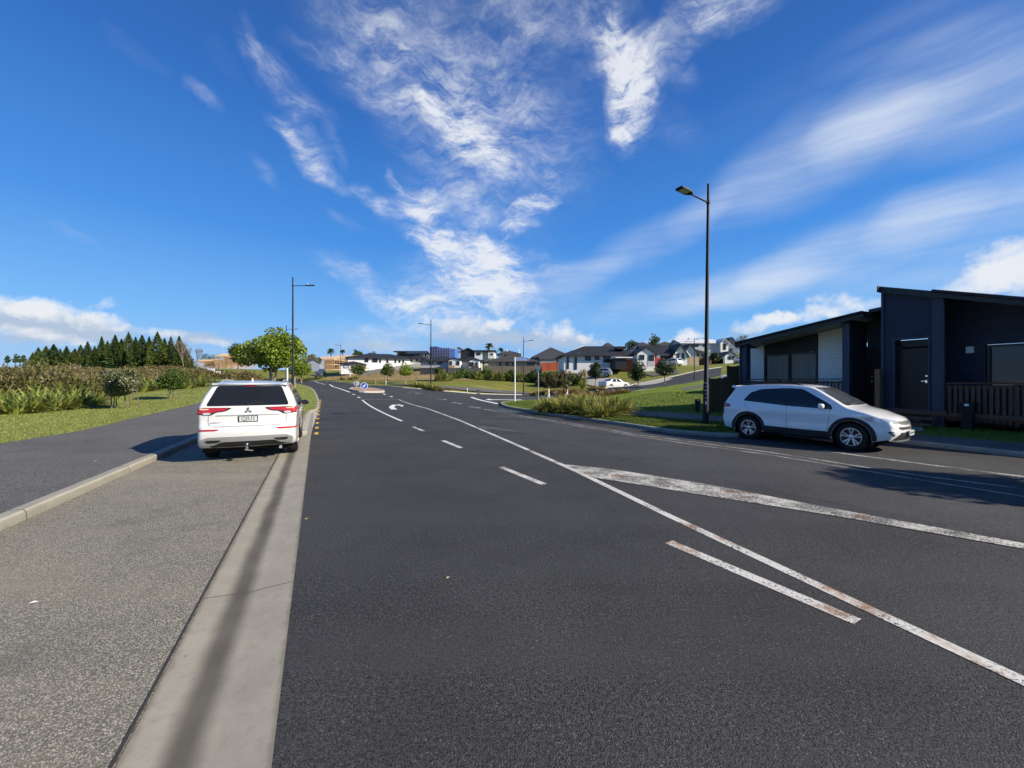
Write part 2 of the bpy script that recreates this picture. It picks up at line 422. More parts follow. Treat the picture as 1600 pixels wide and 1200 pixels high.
def sheet(name, poly, off, mat, step=1.0, label=None, kind='structure', parent=None):
    bm = bmesh.new(); n_ = len(poly)
    cdt = delaunay_2d_cdt([Vector(p[:2]) for p in poly], [(i,(i+1)%n_) for i in range(n_)], [], 1, 1e-5)
    vs = [bm.verts.new((p[0],p[1],0)) for p in cdt[0]]
    for f in cdt[2]:
        try: bm.faces.new([vs[i] for i in f])
        except ValueError: pass
    xs = [p[0] for p in poly]; ys = [p[1] for p in poly]
    for ax, lo, hi in ((0,min(xs),max(xs)),(1,min(ys),max(ys))):
        k = math.floor(lo/step)+1
        while k*step < hi:
            co = (k*step,0,0) if ax==0 else (0,k*step,0); no = (1,0,0) if ax==0 else (0,1,0)
            bmesh.ops.bisect_plane(bm, geom=bm.verts[:]+bm.edges[:]+bm.faces[:], plane_co=co, plane_no=no); k += 1
    bm.verts.ensure_lookup_table()
    z = terr([(v.co.x,v.co.y) for v in bm.verts])
    for v, zz in zip(bm.verts, z): v.co.z = zz+off
    bmesh.ops.recalc_face_normals(bm, faces=bm.faces)
    for f in bm.faces:
        if f.normal.z < 0: f.normal_flip()
    me = bpy.data.meshes.new(name); bm.to_mesh(me); bm.free()
    me.polygons.foreach_set('use_smooth', [True]*len(me.polygons))
    o = link_mesh(name, me, mat, parent)
    if kind: o['kind'] = kind
    return o
def resample(pts, step):
    out = [Vector(pts[0][:2])]
    for a, b in zip(pts[:-1], pts[1:]):
        a, b = Vector(a[:2]), Vector(b[:2]); n = max(1, int(math.ceil((b-a).length/step)))
        out += [a+(b-a)*(i/n) for i in range(1,n+1)]
    return out
def smooth_path(pts, it=2):
    pts = [Vector(p[:2]) for p in pts]
    for _ in range(it):
        q = [pts[0]]
        for a, b in zip(pts[:-1], pts[1:]): q += [a*.75+b*.25, a*.25+b*.75]
        pts = q+[pts[-1]]
    return pts
def strip(name, pts, prof, mat, step=.5, kind='structure', parent=None, uv=False, smooth=False):
    """sweep a profile [(offset to the left, height)] along a path that follows the ground"""
    P = resample(pts, step); n = len(P); k = len(prof); vs = []; nor = []
    for i in range(n):
        d = (P[min(i+1,n-1)]-P[max(i-1,0)]).normalized(); nor.append(Vector((-d.y,d.x)))
    zs = terr([tuple(p) for p in P])
    for i in range(n):
        for o_, h in prof:
            q = P[i]+nor[i]*o_; vs.append((q.x,q.y,zs[i]+h))
    fs = [(i*k+j, (i+1)*k+j, (i+1)*k+j+1, i*k+j+1) for i in range(n-1) for j in range(k-1)]
    me = bpy.data.meshes.new(name); me.from_pydata(vs, [], fs)
    if k > 3:
        me2 = bmesh.new(); me2.from_mesh(me)
        try:
            me2.faces.new([me2.verts[:][j] for j in range(k)]); 
        except Exception: pass
        me2.verts.ensure_lookup_table()
        try: me2.faces.new([me2.verts[(n-1)*k+j] for j in range(k)])
        except Exception: pass
        me2.to_mesh(me); me2.free()
    if uv:
        dist = [0]
        for i in range(1,n): dist.append(dist[-1]+(P[i]-P[i-1]).length)
        w = prof[-1][0]-prof[0][0]; l = me.uv_layers.new(name='UVMap')
        for lp in me.loops:
            i, j = divmod(lp.vertex_index, k); l.data[lp.index].uv = ((prof[j][0]-prof[0][0])/w, dist[i])
    if smooth: shade(me, 50)
    bm = bmesh.new(); bm.from_mesh(me); bmesh.ops.recalc_face_normals(bm, faces=bm.faces)
    up = sum(f.normal.z*f.calc_area() for f in bm.faces)
    if up < 0: bmesh.ops.reverse_faces(bm, faces=bm.faces)
    bm.to_mesh(me); bm.free()
    o = link_mesh(name, me, mat, parent)
    if kind: o['kind'] = kind
    return o
def kerb(name, pts, side=1, h=.125, w=.15, mat=None, step=.5):
    s = side
    return strip(name, pts, [(0,-.05),(s*.012,h-.03),(s*.035,h),(s*w,h+.004),(s*w,-.05)], mat or M['concrete'], step, uv=True)
# ------------------------------------------------------------------ sky, sun
w = bpy.data.worlds.new("World"); sc.world = w; w.use_nodes = True
W = NT(w); bg = W.n['Background']
sky = W.node('ShaderNodeTexSky', sky_type='NISHITA', sun_disc=False)
sky.sun_elevation = R(SUN_EL); sky.sun_rotation = R(SUN_AZ); sky.air_density = 1.0; sky.dust_density = .35; sky.ozone_density = 3.0
d = W.node('ShaderNodeTexCoord').outputs['Generated']
s = W.node('ShaderNodeSeparateXYZ', inp={0:d})
x, y, z = s.outputs
az = W.math('ARCTAN2', x, y)
el = W.math('ARCTAN2', z, W.math('SQRT', W.math('ADD', W.math('MULTIPLY',x,x), W.math('MULTIPLY',y,y))))
ae = W.node('ShaderNodeCombineXYZ', inp={0:az,1:el}).outputs[0]
def ang(u, v):
    a = (u-CX)/FPX; b = (HZ-v)/FPX
    return math.atan(a), math.atan2(b, math.sqrt(1+a*a))
def warp(vec, scale, amt, detail=4):
    n = W.node('ShaderNodeTexNoise', noise_dimensions='3D', inp={'Vector':vec,'Scale':scale,'Detail':detail,'Roughness':.6})
    o = W.node('ShaderNodeVectorMath', operation='SUBTRACT', inp={0:n.outputs['Color'],1:(.5,.5,.5)})
    k = W.node('ShaderNodeVectorMath', operation='SCALE', inp={0:o.outputs[0],'Scale':amt})
    return W.node('ShaderNodeVectorMath', operation='ADD', inp={0:vec,1:k.outputs[0]}).outputs[0]
def flat2(vec):
    return W.node('ShaderNodeVectorMath', operation='MULTIPLY', inp={0:vec,1:(1,1,0)}).outputs[0]
def lift(vec):       # (azimuth, elevation, 1)
    m = W.node('ShaderNodeVectorMath', operation='MULTIPLY_ADD', inp={0:vec,1:(1,1,0),2:(0,0,1)})
    return m.outputs[0]
w1 = warp(ae, 4.5, .075, 2)
wA_ = warp(w1, 17, .045, 3)
wA = lift(wA_); wB = lift(w1); wC = lift(warp(ae, 24, .034, 4))
def dot(vec, k):
    return W.node('ShaderNodeVectorMath', operation='DOT_PRODUCT', inp={0:vec,1:k}).outputs['Value']
def blobs(vec, lst):
    acc = None
    for (u0,v0,u1,v1,wd,st) in lst:
        a0 = ang(u0,v0); a1 = ang(u1,v1); um, vm = (u0+u1)/2, (v0+v1)/2
        c = ang(um,vm); L = math.hypot(a1[0]-a0[0], a1[1]-a0[1])/2
        du, dv = u1-u0, v1-v0; n = math.hypot(du,dv) or 1
        p2 = ang(um - dv/n*wd, vm + du/n*wd)
        hw = max(.004, math.hypot(p2[0]-c[0], p2[1]-c[1])); t = math.atan2(a1[1]-a0[1], a1[0]-a0[0])
        la, lb = L+hw*1.1, hw*1.3
        e1 = (math.cos(t)/la, math.sin(t)/la); e2 = (-math.sin(t)/lb, math.cos(t)/lb)
        x_ = dot(vec, (e1[0],e1[1],-(c[0]*e1[0]+c[1]*e1[1]))); y_ = dot(vec, (e2[0],e2[1],-(c[0]*e2[0]+c[1]*e2[1])))
        r2 = W.math('MULTIPLY_ADD', y_, y_, W.math('MULTIPLY', x_, x_))
        g = W.math('SUBTRACT', 1, r2, clamp=True)
        acc = W.math('MULTIPLY', g, st) if acc is None else W.math('MULTIPLY_ADD', g, st, acc)
    return acc
cirrus = [(540,30,800,190,100,.22),(690,90,890,270,85,.22),(640,210,820,340,60,.16),(760,-20,960,60,60,.18),(700,380,860,470,70,.2),(905,60,1010,220,50,.18),(1020,150,1090,230,26,.22),
 (388,25,402,82,9,.4),(392,70,480,168,24,.62),(480,160,520,190,16,.25),(420,175,470,215,11,.5),(455,185,500,268,20,.8),(490,268,548,302,14,.62),(505,200,530,260,12,.35),
 (555,288,600,330,13,.72),(600,325,660,360,24,.5),(640,310,690,345,26,.75),(640,372,705,384,18,1.0),(660,400,690,415,9,.6),
 (288,118,345,158,12,.38),(160,42,262,108,10,.2),(330,60,380,120,14,.12),(400,245,442,288,13,.33),(604,262,624,298,9,.6),(498,405,600,447,17,.62),(520,340,560,360,9,.3),(560,455,660,492,18,.5),
 (510,-10,700,150,75,.32),(560,40,640,90,30,.25),(640,140,760,180,34,.42),(650,150,692,172,12,.5),(700,215,790,265,32,.62),(705,222,760,245,16,.4),(740,60,890,260,80,.30),(760,0,900,30,60,.3),
 (440,50,540,100,16,.42),(520,60,565,100,10,.25),(520,130,640,160,26,.22),(650,230,720,260,20,.25),
 (955,70,1010,130,40,.85),(985,125,985,200,34,.95),(965,195,985,218,12,.7),(1060,-20,1185,5,52,.85),(1000,70,1100,45,36,.6),(920,15,1010,60,50,.5),(1040,110,1090,130,20,.35),(900,80,960,110,24,.2),
 (800,332,864,314,13,.85),(788,356,830,350,13,.75),(740,385,800,400,24,.5),(700,395,800,440,46,.72),(640,440,760,480,40,.66),(590,465,720,510,32,.58),(760,440,830,480,38,.52),
 (690,290,790,345,30,.35),(840,250,880,290,22,.2),(680,260,840,520,110,.2),(830,410,880,425,18,.3),(560,520,660,545,22,.3),(460,528,720,515,24,.35),
 (60,345,170,385,8,.25),(0,425,15,432,7,.2),(200,440,240,450,8,.1)]
bands = [(870,452,1120,325,34,.5),(1080,345,1360,205,58,.62),(1320,230,1720,60,88,.62),(1250,250,1480,160,30,.3),(930,505,1240,425,30,.66),(1180,445,1450,345,48,.6),(1400,370,1720,270,60,.62),(1000,492,1300,430,16,.4),
 (1240,478,1620,400,30,.42),(1050,235,1450,60,45,.16),(1300,110,1640,-60,60,.2),(800,470,960,420,30,.35),(840,500,1000,470,22,.3)]
cumw = [(-40,480,70,476,18,1.1),(30,484,150,490,17,1.0),(120,500,200,508,14,1.0),(-20,518,100,522,11,.9),(180,518,300,522,10,.8),(60,530,150,532,9,.7),(300,532,380,536,9,.7),(155,476,190,474,7,.5),
 (770,506,802,506,9,1.0),(845,512,900,522,18,.95),(690,502,770,508,20,.85),(900,530,950,528,9,.6),(980,540,1110,528,10,.7),(1058,522,1094,522,11,.95),(1140,514,1230,500,13,.95),(1180,494,1240,498,9,.7),(1240,497,1292,489,13,1.05),(1270,474,1380,480,18,.85),(1465,455,1600,425,22,1.05),(1530,410,1640,388,26,1.1),(1590,440,1700,440,44,.7),(1340,500,1400,492,10,.6)]
cumg = [(-40,498,140,506,27,1.35),(60,512,230,522,17,1.2),(-40,532,130,534,10,.8),(240,524,380,531,12,.95),(680,518,800,524,20,1.1),(780,528,910,534,19,1.0),(870,535,970,538,10,.6),(1110,526,1210,518,10,.55),(460,528,700,530,16,.55),(480,545,720,545,10,.5),(1480,472,1600,458,14,.6),(980,550,1130,545,9,.5)]
A = blobs(wA, cirrus); B = blobs(wB, bands); CW = blobs(wC, cumw); CG = blobs(wC, cumg)
# fibres: noise drawn out along the wind
w2 = warp(ae, 7, .03, 2); wS = warp(ae, 5, .16, 3)
stA = W.noise(W.mapping(wS, rot=(0,0,R(50)), scale=(2.6,13,1)), 1.9, 7, .68)     # long fibres trailing down to the right
stA2 = W.noise(W.mapping(wA_, rot=(0,0,R(50)), scale=(1,2.4,1)), 15, 5, .70)
stB = W.noise(W.mapping(w2, rot=(0,0,R(-25)), scale=(1.2,13,1)), 1.9, 6, .62)
bil = W.noise(ae, 26, 5, .62)
fa = W.math('ADD', W.math('MULTIPLY', stA, .62), W.math('MULTIPLY', stA2, .38))
fsh = W.smooth(fa, .30, .72)
densA = W.math('MULTIPLY', A, W.math('MULTIPLY_ADD', fsh, 1.1, .10))
densA = W.math('MULTIPLY', W.math('POWER', W.smooth(densA, -.15, 1.15), 1.42), .88)
densB = W.math('MULTIPLY', W.smooth(W.math('MULTIPLY', B, W.math('MULTIPLY_ADD', stB, 1.15, .2)), .0, 1.1), .80)
densW = W.smooth(W.math('ADD', CW, W.math('MULTIPLY_ADD', bil, 1.9, -1.15)), .0, 1.15)
densW = W.math('MULTIPLY', densW, W.smooth(CW, .02, .3))
densG = W.smooth(W.math('ADD', CG, W.math('MULTIPLY_ADD', bil, 1.5, -.9)), .0, 1.1)
densG = W.math('MULTIPLY', densG, W.smooth(CG, .02, .3))
E_ = 6.83
deg = W.math('MULTIPLY', el, 180/math.pi/90)
ramp = W.ramp(deg, [(0,(.30*E_*.1,.50*E_*.1,.80*E_*.1)),(.085,(.15*E_*.1,.43*E_*.1,.87*E_*.1)),(.20,(.047*E_*.1,.26*E_*.1,.75*E_*.1)),(.36,(.018*E_*.1,.138*E_*.1,.51*E_*.1)),(.52,(.013*E_*.1,.086*E_*.1,.33*E_*.1)),(1,(.010*E_*.1,.05*E_*.1,.2*E_*.1))])
ramp = W.node('ShaderNodeVectorMath', operation='SCALE', inp={0:ramp,'Scale':10.0}).outputs[0]
tint = W.mix(.9, sky.outputs[0], ramp)
K = 6.1
c = W.mix(densB, tint, (.74*K,.83*K,.97*K))
c = W.mix(densA, c, (.92*K,.95*K,1.0*K))
c = W.mix(W.math('MULTIPLY',densG,.82), c, (.52*K,.60*K,.73*K))
c = W.mix(W.math('MULTIPLY',densW,.9), c, (.93*K,.95*K,.98*K))
W.l.new(c, bg.inputs[0]); bg.inputs[1].default_value = .1
sl = bpy.data.lights.new("sun", 'SUN'); sl.energy = 5.0; sl.angle = R(.53); sl.color = (1,.90,.74)
so = bpy.data.objects.new("sun", sl); C.objects.link(so); so.rotation_euler = (-SUN).to_track_quat('-Z','Y').to_euler(); so.location = SUN*60
sc.view_settings.view_transform = 'Standard'; sc.view_settings.look = 'None'; sc.view_settings.exposure = .62; sc.view_settings.gamma = 1
sc.cycles.max_bounces = 6; sc.cycles.transparent_max_bounces = 8; sc.cycles.use_adaptive_sampling = True; sc.cycles.adaptive_threshold = .02; sc.cycles.adaptive_min_samples = 12; sc.cycles.diffuse_bounces = 3
sc.cycles.use_denoising = True; sc.cycles.denoising_prefilter = 'ACCURATE'
w.cycles.sampling_method = 'NONE'
M['paint_faint'] = mat_paint('very_worn_road_paint', (.42,.41,.37), .53, .05, .3)
# ------------------------------------------------------------------ ground, roads, kerbs, markings
def ground():
    g = np.concatenate([-np.geomspace(1200,60,14)[:-1], np.arange(-60,60.1,2.0), np.geomspace(60,1200,14)[1:]])
    gy = np.concatenate([-np.geomspace(1200,30,10)[:-1], np.arange(-30,150.1,2.0), np.geomspace(150,1800,14)[1:]])
    X, Y = np.meshgrid(g, gy); xy = np.stack([X.ravel(),Y.ravel()],1); Z = terr(xy)-.07
    nx, ny = len(g), len(gy); i = np.arange(nx*ny).reshape(ny,nx)
    F = np.stack([i[:-1,:-1].ravel(), i[:-1,1:].ravel(), i[1:,1:].ravel(), i[1:,:-1].ravel()],1)
    o = np_mesh('ground', np.column_stack([xy,Z]), F, M['field'], smooth=True); o['kind'] = 'structure'
ground()
H = hit
def PX(*a): return [H(u,v) for u,v in a]
def gut(Y, k=0.0):            # gutter's outer edge (where the asphalt starts)
    return (-1.07-.49*(Y-1.765)+k, Y)
far_left = PX((493,655),(497.5,645),(500,637),(500,628),(497.3,619.5),(491.3,610.5),(481.3,605.4),(469,602),(455,599.8))
left_edge = [gut(-14), gut(12.6)] + far_left
gut_end = 12.9
right_near = [(23,-12)] + PX((1700,727),(1600,715),(1520,706),(1450,698)) + [(11.0,12.6),(10.0,14.2),(9.3,14.4),(8.6,14.0),(7.9,13.45)] + PX((1150,684),(1110,682),(1050,677.5))
right_mid = PX((975,665.5),(934,659.8),(900,655),(862,650),(825,643.5),(800,639.5),(785,635.5),(781,632),(785,629.6),(800,628.2),(820,627.2))
side_near = PX((850,626),(900,622.5),(950,617.5),(1000,611.5),(1050,603.5),(1100,594),(1125,588))
side_far = PX((1128,574),(1100,578),(1050,589),(1020,595.5),(985,601.5),(940,611),(900,616),(830,617),(770,616.3),(740,615))
right_far = PX((690,611),(640,607),(600,604),(560,600.8),(530,598.3),(512,596.5))
lane_l = PX((497,593),(508,588),(515,584))
far_end = PX((492,594.5),(470,592.5),(440,590.5),(410,590))
far_left2 = PX((440,597),(410,595.5))
road_poly = [gut(-14)] + [gut(12.6)] + far_left + far_left2 + far_end[::-1] + right_far[::-1] + side_far[::-1] + side_near[::-1] + right_mid[::-1] + right_near[::-1]
sheet('road', road_poly, 0.0, M['asphalt'], 1.0)
# old surface beyond the chevrons on the right, laid 3 mm proud
thin = PX((724,654),(762,663),(800,673),(880,691),(1000,722),(1100,744),(1200,764),(1290,783),(1400,804),(1600,846),(2300,985))
sheet('old_road_surface', [tuple(p) for p in thin] + PX((2400,800),(1700,742),(1600,728),(1520,716),(1450,707),(1330,706),(1200,695),(1110,689),(1050,684),(975,672),(934,666),(862,656),(800,646)), .0022, M['asphalt_old'], 1.0)
# parking bay, gutter, path
def kl(Y): return (-5.88-.455*(Y-4.56), Y)      # foot of the parking bay's kerb
def gi(Y): return (-1.77-.49*(Y-1.765), Y)      # inner edge of the gutter strip
sheet('parking_bay', [gi(-14),gi(gut_end),(-7.25,13.35),(-8.9,13.7),kl(12.6),kl(-14)], 0.0, M['aggregate'], 1.0)
gp = strip('gutter', [gut(-14),gut(20.6)], [(0,.002),(.18,-.008),(.31,-.018),(.45,-.008),(.625,.002)], M['gutter'], .5, uv=True, smooth=True)
sheet('gutter', [gi(12.7),gut(12.55)]+PX((488.5,668),(493.5,655),(498,643.8),(484,645),(476,668)), -.006, M['concrete'] if False else M['concrete_pale'], .5)
# chipped edge seam between bay and gutter
strip('bay_joint', [(gi(-14)[0]-.006,-14),(gi(gut_end)[0]-.006,gut_end)], [(0,.0045),(.016,.0045)], M['seam'], .5)
bayk = [kl(-14),kl(4),kl(8),kl(12.3),(-9.45,13.0),(-9.1,13.75),(-8.3,13.95),(-7.3,13.4),(-6.85,12.95)]
isl_kerb = [(-6.62,12.55)] + PX((474.5,672),(480,650)) 
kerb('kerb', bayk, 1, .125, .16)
def left(pts, o):
    P = [Vector(p[:2]) for p in pts]; out = []
    for i in range(len(P)):
        dd = (P[min(i+1,len(P)-1)]-P[max(i-1,0)]).normalized(); out.append(tuple(P[i]+Vector((-dd.y,dd.x))*o))
    return out
isl_edge = smooth_path([(-6.85,12.95)]+PX((474,674),(483.5,646),(489,644.2),(496.5,643),(499.3,636),(499,628),(496.3,619),(490.3,610),(480.3,605),(468,601.6),(454,599.4)), 1)
kerb('kerb', isl_edge, 1, .12, .14)
pl = PX((312,632.5),(330,622),(345,611),(357,603))
path_left = [(-13.2-.455*-24,-14),(-13.2+.455*6,4.5),(-13.2,10.2),(-13.95,12.8)] + [H(200,660),H(260,645)] + pl
path_right_far = [(-12.4,17.5)] + PX((400,605),(405,600))
sheet('footpath', [ (p[0]-.15,p[1]) for p in [kl(-14),kl(4),kl(8),kl(12.3)]] + [(-9.6,13.05),(-9.25,13.8),(-9.6,15)] + path_right_far + path_left[::-1], .122, M['path'], 1.0)
# grass island of the build-out
sheet('verge', [tuple(p) for p in left(isl_edge, .14)] + PX((430,600),(405,605)) + [(-12.4,17.5),(-9.6,15),(-9.1,13.9),(-8.3,14.1),(-7.3,13.55)], .118, M['lawn'], 1.0)
# lawn left of the path
lawn_poly = path_left + PX((362,600),(330,596),(300,597),(200,603),(100,612)) + [(-40,40),(-60,20),(-40,-14)]
sheet('lawn', lawn_poly, .112, M['lawn'], 1.5)
# right side kerb, verge, footpath, house lot
kerb_r = smooth_path(right_near[1:], 1) + [Vector(p) for p in right_mid[:1]]
kr_all = [(23,-12)] + [tuple(p) for p in smooth_path(right_near[1:] + right_mid, 2)]
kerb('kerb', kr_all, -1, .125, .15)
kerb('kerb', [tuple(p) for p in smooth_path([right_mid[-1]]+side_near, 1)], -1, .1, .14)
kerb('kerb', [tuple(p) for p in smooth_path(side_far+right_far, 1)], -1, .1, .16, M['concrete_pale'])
kr_in = left(kr_all, -.15)
sheet('verge', kr_in + left([right_mid[-1]]+side_near, -.14)[1:] + [(40,52),(44,30),(34,-12)], .116, M['verge'], 1.5)
# footpath along the right-hand verge and past the house
fp1 = PX((945,648),(985,645.5),(1060,650),(1135,655.5)) ; fp1b = PX((1140,664),(1060,658.5),(985,652.5),(945,651.5))
krn = left(right_near[::-1], 0)
sheet('footpath', fp1 + [(9.6,16.4),(12.2,13.4),(13.9,10.2),(25,-11)] + [(23.4,-12)] + left(right_near[2:8], -.15) + fp1b, .128, M['path'], 1.0)
# far footpath by the field and the side road
ff = PX((735,611.5),(700,607.5),(650,604.2),(610,601.4)); fb = PX((610,600.2),(655,602.6),(700,604.5),(745,607),(800,611.5),(830,614))
sheet('footpath', PX((830,615.6),(780,614.8))+ff+fb, .09, M['path'], 2.0)
sheet('footpath', PX((1000,603),(1052,591.5),(1040,592),(990,600)), .06, M['concrete_pale'], 2)
sheet('driveway', PX((930,604),(985,602),(985,598),(960,594),(940,588),(905,590),(915,600)), .05, M['concrete_pale'], 2)
sheet('driveway', PX((1020,588),(1060,584),(1062,578),(1030,580),(1005,584)), .05, M['path'], 2)
sheet('driveway', PX((1060,609),(1118,598),(1128,599),(1075,612)), .122, M['path'], 1)
# dry bank below the white bungalow
sheet('bank', PX((505,594),(560,594.5),(640,595),(740,594),(745,588),(716,582),(690,577),(640,576),(580,577),(540,582),(512,588)), .02, M['drybank'], 2.0)
def mark(name, px, wid, mat=None, off=.0045, step=.5, world=None):
    pts = world or [H(*p) for p in px]
    return strip(name, pts, [(-wid/2,off),(wid/2,off)], mat or M['paint'], step)
def markpoly(px, mat=None, off=.0045, step=.6):
    return sheet('road_marking', [H(*p) for p in px], off, mat or M['paint'], step)
# solid line right of the lane
mark('road_marking', [(1760,1140),(1600,1065),(1340,944),(1045,806),(900,736),(800,692),(715,655.5),(668,638.5),(623,624.2)], .115)
for a, b in (((1340,972),(1045,847)),((850,757),(783,730)),((720.5,700),(692,688.5)),((661.5,673.5),(646,667))):
    mark('road_marking', [a,b], .125)
mark('road_marking', [(628,658),(605,648),(583,637),(566,625)], .12, M['paint_clean'])
mark('road_marking', [(566,625),(595,624),(623,624.2)], .12, M['paint_clean'])
mark('road_marking', thin, .10, M['paint_worn'])
markpoly([(880,726),(950,733),(1010,742),(1115,759),(1200,775.5),(1300,795),(1420,817),(1600,850),(1700,869),(2300,983),(2300,989),(1700,878),(1600,858.5),(1420,827),(1300,806),(1200,790),(1110,776),(1012,760),(930,747),(908,738)], M['paint_worn'], .0085)
markpoly([(746,666),(765,666.5),(790,670),(813,675.5),(780,673.5),(757,671)], M['paint_faint'], .0085)
# cycle lane lines and bay line on the right
dl = [(800,647.5),(850,655),(900,662.5),(950,671),(1000,680),(1100,693),(1200,706.5),(1275,718),(1350,730),(1450,745),(1600,764),(1800,790)]
mark('road_marking', dl, .07, M['paint_worn'])
mark('road_marking', [(800,649),(850,657),(900,665),(950,673.5),(1000,682.5),(1100,697),(1200,710.5),(1275,722.5),(1350,735.5),(1450,752),(1600,776),(1800,806)], .065, M['paint_worn'])
mark('road_marking', [(1285,704),(1350,713),(1450,726),(1600,745),(1800,770)], .14, M['paint_worn'])
# arrow
ar = [(620.5,638.3),(608,634.6),(615.5,632.6),(623,633.9),(624,635.8),(631,633.2),(622,631.2),(622.3,632.0),(613,631.4),(608.4,635.0)]
markpoly([(611,640),(621,640),(616,636.5),(618,633.7),(626,633.8),(627,636),(631.5,634),(622,631.6),(622.5,632.7),(613,632.6),(607.5,636)], M['paint_clean'], .012)
# far lane lines, island dashes
mark('road_marking', [(546.5,613.5),(535,609.2),(520,604.6),(507,600.6),(497,598.2)], .16, M['paint_clean'], .03)
for a, b in (((551,616.2),(554,617.4)),((559,620.8),(562.5,622.3)),((580,609.3),(593,613.6)),((598.5,615.6),(602.5,617.2)),((609.5,619.6),(613.5,621)),((497,598),(478,595))):
    mark('road_marking', [a,b], .16, M['paint_clean'], .03)
mark('road_marking', [(520,603.6),(545,604.6)], .18, M['paint_clean'], .03)
# cycle lane blocks across the side street mouth
for (a,b,vv) in ((636,643,613.3),(648,654,614.6),(652,661,615.8),(667,679,619),(684,691,623.5),(693,698,624.6),(706,714,629.2),(715,722,630.4),(732,742,636),(743,751,637.3),(757,767,640.3)):
    mark('road_marking', [(a,vv),(b,vv+.7)], .22, M['paint'], .02)
markpoly([(768,640.5),(786,640),(812,643),(858,650.5),(851,651.5),(818,648),(790,644.5)], M['paint_green'], .009)
mark('road_marking', [(757,639.6),(790,646),(800,647.5)], .07, M['paint_worn'])
for (a,b,vv) in ((640,662,611.7),):
    markpoly([(632,610),(650,612.2),(668,616.5),(655,615)], M['paint_green'], .02)
markpoly([(734.5,621),(738,620.6),(779,630.6),(776,631.8)], M['paint_clean'], .02)
markpoly([(758,624.4),(766,623.3),(766,624.3),(815,624.6),(815,625.3),(766,625.2),(770,626)], M['paint_clean'], .02)
mark('road_marking', [(745,621.5),(800,621.8),(850,621)], .16, M['paint_clean'], .02)
# yellow blocks along the kerb
yb = [(494.5,677.3),(495.2,668.5),(495.8,661),(496.5,654.6),(497.3,648.6),(498.2,643),(499,638),(499.8,633.5),(500.3,629.6),(500.4,626)]
for k,(u,v) in enumerate(yb):
    p = Vector(H(u,v)); q = Vector(H(*(yb[k+1] if k+1<len(yb) else (500,623)))); dd = (q-p).normalized()
    mark('road_marking', None, .11, M['paint_yellow'], .0065 if k<3 else .02, world=[tuple(p-dd*.30), tuple(p+dd*.30)])
# ------------------------------------------------------------------ vehicles
def mat_carpaint(name, col, coat=1.0, rough=.28):
    m, t, b = newmat(name); co = obj_co(t)
    n = t.noise(co, 2.2, 5, .6)
    g = t.node('ShaderNodeSeparateXYZ', inp={0:co}).outputs[2]
    dust = t.math('MULTIPLY', t.math('SUBTRACT', 1, t.smooth(g, .25, .75)), t.math('MULTIPLY_ADD', n, .5, .1), clamp=True)
    c = t.mix(n, tuple(x*.96 for x in col), col)
    c = t.mix(dust, c, (.30,.27,.22))
    setp(t, b, color=c, rough=t.math('MULTIPLY_ADD', dust, .5, rough), spec=.5, coat=coat, coat_rough=.04); return m
def mat_glass(name, col=(.008,.009,.011), rough=.03):
    m, t, b = newmat(name); co = obj_co(t)
    n = t.noise(co, 3, 3)
    setp(t, b, color=t.mix(n, col, tuple(x*2.2 for x in col)), rough=t.math('MULTIPLY_ADD', n, .05, rough), spec=.42, coat=.15, coat_rough=.02); return m
M['car_white'] = mat_carpaint('white_car_paint', (.66,.66,.645))
M['car_pearl'] = mat_carpaint('pearl_white_car_paint', (.80,.80,.80))
M['car_black'] = mat_carpaint('black_car_paint', (.012,.013,.016))
M['car_silver'] = mat_carpaint('silver_car_paint', (.35,.37,.40))
M['car_blue'] = mat_carpaint('blue_car_paint', (.05,.09,.2))
M['car_glass'] = mat_glass('tinted_car_glass')
M['shield_glass'] = mat_glass('windscreen_glass', (.035,.042,.05))
M['tyre'] = simple('tyre_rubber', (.018,.018,.018), .85, spec=.25, scale=20)
M['rim'] = simple('alloy_rim', (.55,.56,.58), .32, .85, var=.06)
M['rim_dark'] = simple('dark_rim', (.03,.03,.033), .4, .5)
M['trim'] = simple('black_plastic_trim', (.02,.02,.021), .6, spec=.35, scale=30)
M['skid'] = simple('silver_skid_trim', (.42,.43,.44), .4, .5, var=.08)
M['chrome'] = simple('chrome', (.75,.76,.78), .12, 1.0, var=.03)
M['red_lens'] = simple('red_lens', (.42,.012,.018), .18, coat=.8, var=.25, scale=14)
M['clear_lens'] = simple('clear_lens', (.62,.64,.66), .12, .35, coat=1, var=.35, scale=25)
M['amber_lens'] = simple('amber_lens', (.7,.42,.25), .18, coat=.8, var=.2)
M['plate_white'] = simple('plate_white', (.52,.54,.53), .45, var=.04)
M['ink'] = simple('black_lettering', (.012,.012,.014), .6)
M['seam_dark'] = simple('panel_gap', (.05,.05,.052), .8)
M['liner'] = simple('wheel_liner', (.006,.006,.006), .95)

